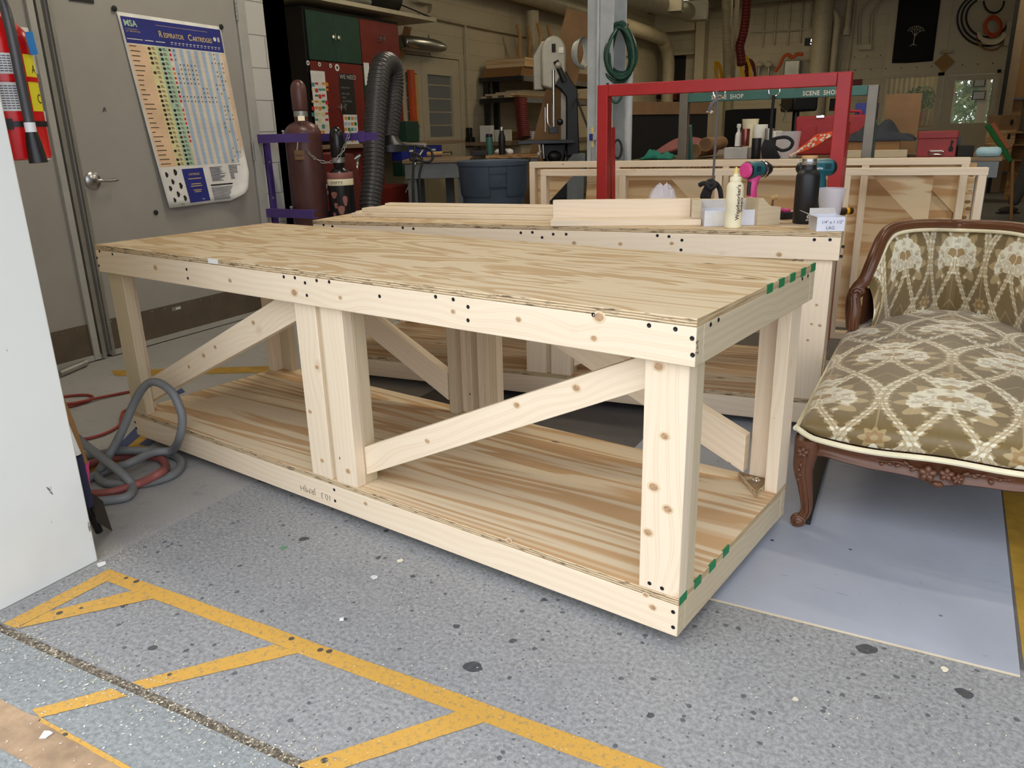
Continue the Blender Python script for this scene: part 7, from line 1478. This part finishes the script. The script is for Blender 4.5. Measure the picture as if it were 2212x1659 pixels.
# office window clutter
def behind(label,name,cat,u0,v0,u1,v1,y,mat,th=.1): 
    p=yp(u0,v0,y); q=yp(u1,v1,y); return tag(MB().box(p.x,q.x,y,y+th,q.z,p.z,mat).build(name,bevel=.003),label,cat)
pf=yp(1985,225,18.1); root=thing('potted_plant','bushy green plant behind the office window','plant',(pf.x,18.1,1.35)); mm=leaves('','','',(pf.x,18.1,1.62),(.36,.22,.26),420,['leaf','leaf'],.045); mm.build('foliage',root); MB().lathe([(.10,1.1),(.13,1.36),(.12,1.36),(0,1.34)],'terracotta',TR(pf.x,18.1,0),16).build('pot',root)
MB().box(pf.x-.8,pf.x+1.2,17.8,18.4,1.05,1.099,'ply_dark').box(pf.x-.7,pf.x-.6,17.9,18.3,0,1.05,'ply_dark').box(pf.x+1.0,pf.x+1.1,17.9,18.3,0,1.05,'ply_dark'); 
dk2=MB(); dk2.box(-1.2,.9,17.75,18.4,1.05,1.098,'ply_dark'); dk2.box(-1.15,-1.05,17.8,18.3,0,1.049,'ply_dark'); dk2.box(.78,.86,17.8,18.3,0,1.049,'ply_dark'); tag(dk2.build('office_desk'),'brown desk inside the office behind the window','desk')
for k in range(9):
    p=yp(1952+k*10,210,20.3); MB()
cu_r=thing('curtain','striped tan curtain at the back of the office','curtain',(-.6,20.3,0)); m=MB(); vs=[]
for i in range(61): x=-1.6+1.65*i/60; vs+= [(x,20.35+.03*math.sin(i*1.6),.9),(x,20.35+.03*math.sin(i*1.6),3.0)]
m.add(vs,[[2*i,2*i+2,2*i+3,2*i+1] for i in range(60)],'duct_beige'); m.build('drape',cu_r,sharp=2)
for (u,v,r) in ((2010,170,.045),(2004,163,.025)):
    p=dep(u,v,20.0); lp=thing('pendant_lamp','small bright bulb seen through the office window'+(', the larger lower one' if r>.03 else ', the smaller upper one'),'lamp',p); MB().sphere(p,r,'bulb_glow').build('bulb',lp); MB().cyl(p+Vector((0,0,r)),(p.x,p.y,3.74),.006,'black_plastic',6).build('cord',lp)
for (u0,v0,u1,v1,lb) in ((2101,196,2128,216,'dark framed picture seen through the office door, the lower one'),(2104,168,2128,188,'dark framed picture seen through the office door, the upper one')):
    p=yp(u0,v0,20.55); q=yp(u1,v1,20.55); pc=thing('framed_picture',lb,'picture',p); MB().box(p.x,q.x,20.55,20.58,q.z,p.z,'print_black').build('frame',pc); MB().box(p.x+.03,q.x-.03,20.545,20.549,q.z+.03,p.z-.03,'galv').build('print',pc)
# big cardboard box in front of the window, blue bin, cords, red tool wall
p=tpt(1900,1.22); bxk=thing('cardboard_box','large plain brown cardboard box standing behind the dark cloth','box',p); k=kk_(p); MB().box(0,.30,0,.10,0,1.1834+((263)-208)*k-wz,'cardboard',X=TR(*p)@RZ(tr.rotation_euler.z)).build('body',bxk)
p=dep(1893,215,8); 
def lowshelf(): pass
# machine clutter behind the table: dark cabinet, drill press, post unit
for (u0,v0,u1,t,d,mt,lb,nm,ct_) in ((1588,236,1678,10.5,.5,'banner','tall black cabinet behind the assembly table','dark_cabinet','cabinet'),(1545,300,1570,9.3,.2,'pipe_beige','grey rounded gravestone shaped board left of the beige duct','rounded_board','board'),(1790,205,1815,11.5,.08,'duct_beige','tall beige unit with a dark screen on a post','wall_phone','panel')):
    a=dep(u0,v0,t); b=dep(u1,v0,t); w=(b-a).length; X=TR(a.x,a.y,0)@RZ(YAW-PI/2); root=thing(nm,lb,ct_,gnd(a)); MB().box(0,w,0,d,0,a.z,mt,X=X).build('body',root,bevel=.01)
    if mt=='duct_beige': MB().box(w*.15,w*.85,-.01,-.001,a.z-.22,a.z-.05,'board_black',X=X).build('screen',root)
dp=thing('drill_press','dark drill press with a spoked feed handle beyond the assembly table','drill press',gnd(dep(1700,300,10.8))); c0=dep(1715,300,10.8)
MB().cyl((c0.x,c0.y,0),(c0.x,c0.y,1.75),.045,'dark_steel').build('column',dp); q=dep(1718,222,10.8); X=TR(c0.x,c0.y,q.z)@RZ(YAW-PI/2); MB().box(-.16,.18,-.3,.2,-.12,.16,'black_plastic',X=X).build('head',dp,bevel=.03)
q=dep(1698,240,10.5)
for a_ in (2.4,.6,-1.75): MB().tube([q,q+Vector((MC[0][0],MC[0][1],0))*.13*math.cos(a_)+Vector((0,0,.13*math.sin(a_)))],.008,'chrome',6).build('spoke',dp)
MB().box(-.2,.2,-.25,.2,-.03,0,'dark_steel',X=TR(c0.x,c0.y,1.05)@RZ(YAW-PI/2)).build('table_plate',dp)
# yellow and orange cords on the far wall, respirator shapes, hanging red tools, dark hanging reel
for (u,v,a_,b_,mt,lb,t) in ((1612,155,9,34,'screwdriver_yellow','yellow cord coil hanging right of the beige duct',12.3),(1553,160,6,26,'screwdriver_yellow','yellow cord coil hanging left of the beige duct',13.),(1622,158,9,30,'duct_maroon','red cord coil beside the yellow one',12.5)):
    m=MB(); rr=random.Random(u)
    for j in range(7): m.tube([dep(u+rr.uniform(-3,3)+a_*math.cos(t_)+4*math.sin(t_),v+b_*math.sin(t_)+rr.uniform(-2,2),t) for t_ in np.linspace(0,2*PI,22)[:-1]],.016,mt,6,closed=True)
    o=m.build('cord_coil'); tag(o,lb,'cord coil')
for (u,lb) in ((1640,'left of two pale hooded lamps above the red crossbar'),(1661,'right of two pale hooded lamps above the red crossbar')):
    p=wl(u,140,.2); lp=thing('hooded_lamp',lb,'lamp',p); MB().sphere(p,.09,'pipe_beige',1,1,.7).build('shade',lp); MB().cyl(p,p-Vector((0,0,.22)),.03,'galv').build('socket',lp); MB().box(p.x-.02,p.x+.02,p.y,YW,p.z-.02,p.z+.02,'galv').build('bracket',lp)
p=wl(1712,150,.2); gbx=thing('wall_bin','grey tub on the far wall with an orange hose draped over it','tub',p); MB().box(p.x-.16,p.x+.16,YW-.3,YW-.01,p.z-.30,p.z+.18,'galv').build('body',gbx,bevel=.02)
MB().tube(spl([wl(1735,118,.35),wl(1722,117,.35),wl(1712,124,.35),wl(1702,118,.35),wl(1692,124,.35),wl(1684,142,.35),wl(1674,155,.35)],5),.035,'orange_cord',8).build('orange_hose',gbx)
m=thing('tool_board','row of red handled tools hanging low on the far wall','tools',wl(1510,190,.05)); rr=random.Random(6)
for k in range(14): p=wl(1492+k*4.2,185,.05); MB().box(p.x-.012,p.x+.012,YW-.06,YW-.03,p.z-.16-rr.random()*.08,p.z,'cab_red' if k%3 else 'black_plastic').build('hand_tool',m)
MB().box(wl(1488,183).x,wl(1553,183).x,YW-.03,YW-.001,wl(1520,183).z-.3,wl(1520,183).z+.03,'pipe_beige').build('backing_board',m)
p=wl(1425,196,.12); tag(MB().tube([p+Vector((.16*math.cos(t),0,.13*math.sin(t))) for t in np.linspace(0,2*PI,20)[:-1]],.05,'black_rubber',8,closed=True).build('dark_wreath'),'dark coiled bundle hanging on the far left wall','coil')
p=wl(1451,200,.06); tag(MB().box(p.x-.13,p.x-.02,YW-.08,YW-.001,p.z-.16,p.z+.16,'case_blue').box(p.x-.02,p.x+.13,YW-.08,YW-.001,p.z-.16,p.z+.16,'duct_maroon').build('first_aid_box'),'blue and maroon wall box low on the far wall','box')
a=wl(1446,122,.02); b=wl(1480,165,.02); struct(MB().box(a.x,b.x,YW-.01,YW-.001,.0,a.z,'board_black').box(a.x-.05,b.x+.25,YW-.25,YW-.001,a.z,a.z+.03,'pipe_beige'),'trim_6')  # flat black panel stands in for a dark recess, shade put into its colour
t=wl(1850,178,.02); tag(MB().box(t.x-.11,t.x+.11,YW-.012,YW-.001,t.z-.10,t.z+.06,'cab_red').build('red_sign'),'small red sign beside the top right corner of the red frame','sign')
for k in range(2):
    for j in range(9):
        p=wl(1848+j*30+(15 if k else 0),152-j*1.6-k*28,.002)
        if p.x<.95 and (k==0 or j<7) and not (1925<1848+j*30+15*k<2035 and k): pass
wh=MB()
for j in range(10): p=wl(1848+j*33,152-j*1.7,.001); wh.lathe([(.012,0),(.012,.001),(0,.001)],'board_black',TR(*p)@RX(PI/2),8)
for j in range(4): p=wl(1846+j*28,123-j*1.5,.001); wh.lathe([(.012,0),(.012,.001),(0,.001)],'board_black',TR(*p)@RX(PI/2),8)
o=wh.build('wall_holes',[x for x in bpy.data.objects if x.name=='wall_back'][0]); o['kind']='stuff'
# blue storage crate right of the red post, at table level
p=tpt(1893,.9)
# ceiling fluorescent fixtures: the top-edge one is real, the rest added for fill
def fixture(x,y,lbl,power,rz=0,colr=(1,.85,.6)):
    root=thing('ceiling_light',lbl,'ceiling light',(x,y,3.54),rz); X=wm(root)
    MB().box(-.62,.62,-.09,.09,3.50-3.54,3.549-3.54,'white_paint',X=X@TR(0,0,0)).build('housing',root)
    for s in (-.045,.045): MB().cyl(X@Vector((-.6,s,-.062)),X@Vector((.6,s,-.062)),.018,'tube_glow',10).build('tube',root)
    l=bpy.data.lights.new('tube_light','AREA'); l.shape='RECTANGLE'; l.size=1.2; l.size_y=.15; l.energy=power; l.color=colr; lo_=bpy.data.objects.new('tube_light',l); COL.objects.link(lo_); lo_.parent=root; lo_.location=(0,0,-.09)
    return root
LP=9
q=dep(1533,-1,14.6)
fixture(q.x,q.y,'lit fluorescent ceiling light just inside the top edge of the picture',LP*2.2,0)
for (x,y,pw,w_) in ((-2.3,1.9,26,'above the grey door'),(0.9,2.6,22,'above the chaise longue'),(-3.4,5.0,20,'above the gas cylinders'),(-.4,5.0,20,'above the framed platforms'),(3.4,5.2,8,'above the empty floor right of the grey table'),(-3.6,9.,10,'above the band saw'),(0.6,9.,10,'above the space behind the grey table'),(-3.0,13.2,11,'in front of the big left wall duct'),(1.8,13.2,11,'in front of the office door')):
    fixture(x,y,'warm fluorescent ceiling light '+w_,pw,0,(1,.91,.76) if y<6 else (1,.85,.6))  # unseen lamps added to brighten the interior
fixture(0,19,'office ceiling light behind the far window, outside the picture',9)  # unseen fixture added to house the office fill lamp
# ================================================================== PERSON WALKING AT THE RIGHT EDGE
pp=dep(2212,438,10.3); px_,py_=pp.x+.10,pp.y
per=thing('person','person in dark grey trousers and brown shoes walking at the right edge','person',(px_,py_,0)); X=TR(px_,py_,0)@RZ(YAW-PI/2)
def skin(name,mat,V,E,R,parent,sub=2):
    me=bpy.data.meshes.new(name); Wi=wm(parent).inverted(); me.from_pydata([Wi@(X@Vector(v)) for v in V],E,[]); me.materials.append(M[mat]); o=bpy.data.objects.new(name,me); COL.objects.link(o); o.parent=parent
    sk=o.modifiers.new('skin','SKIN'); sk.use_smooth_shade=True
    for i,r in enumerate(R): me.skin_vertices[0].data[i].radius=(r,r)
    me.skin_vertices[0].data[0].use_root=True
    sb=o.modifiers.new('sub','SUBSURF'); sb.levels=sub; sb.render_levels=sub; return o
simple('skin_tone',(190,140,112),.5); simple('hair_brown',(70,48,34),.7); simple('jacket',(74,70,60),.85)
V=[(0,0,.95),(-.10,0,.90),(-.17,-.02,.50),(-.26,.03,.10),(.10,0,.90),(.16,-.06,.50),(.20,-.02,.10),(0,0,1.12),(0,0,1.30),(0,0,1.42),(0,-.01,1.50),(0,-.02,1.62),(0,-.02,1.72),(-.19,0,1.38),(-.25,.04,1.12),(-.22,-.10,.90),(.19,0,1.38),(.25,.02,1.12),(.24,-.12,.92),(-.215,-.13,.86),(.245,-.15,.88)]
E=[(0,1),(1,2),(2,3),(0,4),(4,5),(5,6),(0,7),(7,8),(8,9),(9,10),(10,11),(11,12),(9,13),(13,14),(14,15),(9,16),(16,17),(17,18),(15,19),(18,20)]
skin('body','skin_tone',V,E,[.13,.09,.062,.045,.09,.062,.045,.12,.14,.10,.055,.085,.07,.06,.045,.03,.06,.045,.03,.033,.033],per)
skin('trousers','denim',[(0,0,1.0),(-.10,0,.90),(-.17,-.02,.50),(-.255,.03,.09),(.10,0,.90),(.16,-.06,.50),(.20,-.02,.09)],[(0,1),(1,2),(2,3),(0,4),(4,5),(5,6)],[.155,.115,.09,.078,.115,.09,.078],per)
skin('jacket','jacket',[(0,0,.98),(0,0,1.12),(0,0,1.30),(0,0,1.42),(-.19,0,1.38),(-.25,.04,1.12),(-.225,-.08,.94),(.19,0,1.38),(.25,.02,1.12),(.245,-.10,.95)],[(0,1),(1,2),(2,3),(3,4),(4,5),(5,6),(3,7),(7,8),(8,9)],[.16,.15,.17,.12,.08,.06,.05,.08,.06,.05],per)
for (x,y,nm) in ((-.26,.03,'shoe'),(.20,-.02,'shoe')):
    MB().sphere((x-.05,y-.03,.048),.05,'shoe',2.6,1.0,.92,16,X=X).box(x-.18,x+.08,y-.075,y+.02,.0,.02,'black_rubber',X=X).build('shoe',per)
for s in (-1,1):
    wx,wy,wz_=(-.215,-.13,.86) if s<0 else (.245,-.15,.88)
    for f in range(4): skin('finger','skin_tone',[(wx+(f-1.5)*.018,wy,wz_-.03),(wx+(f-1.5)*.02,wy-.008,wz_-.07),(wx+(f-1.5)*.018,wy-.02,wz_-.10+.008*abs(f-1.3))],[(0,1),(1,2)],[.010,.009,.0075],per,1)
    skin('thumb','skin_tone',[(wx+.028*-s,wy-.01,wz_-.01),(wx+.045*-s,wy-.025,wz_-.04),(wx+.042*-s,wy-.03,wz_-.06)],[(0,1),(1,2)],[.011,.009,.008],per,1)
m=MB(); m.sphere((0,.01,1.70),.105,'hair_brown',.95,1.05,1.0,18,X=X); m.build('hair',per)
m=MB(); 
for s in (-1,1): m.sphere((s*.032,-.105,1.655),.010,'paper',1.2,.5,.8,10,X=X); m.sphere((s*.032,-.110,1.655),.005,'print_black',1,.5,1,8,X=X)
m.build('eyes',per); MB().sphere((0,-.112,1.63),.013,'skin_tone',.9,1.2,1.5,10,X=X).build('nose',per); MB().sphere((0,-.098,1.598),.018,'cyl_pink',1.3,.4,.35,10,X=X).build('mouth',per)
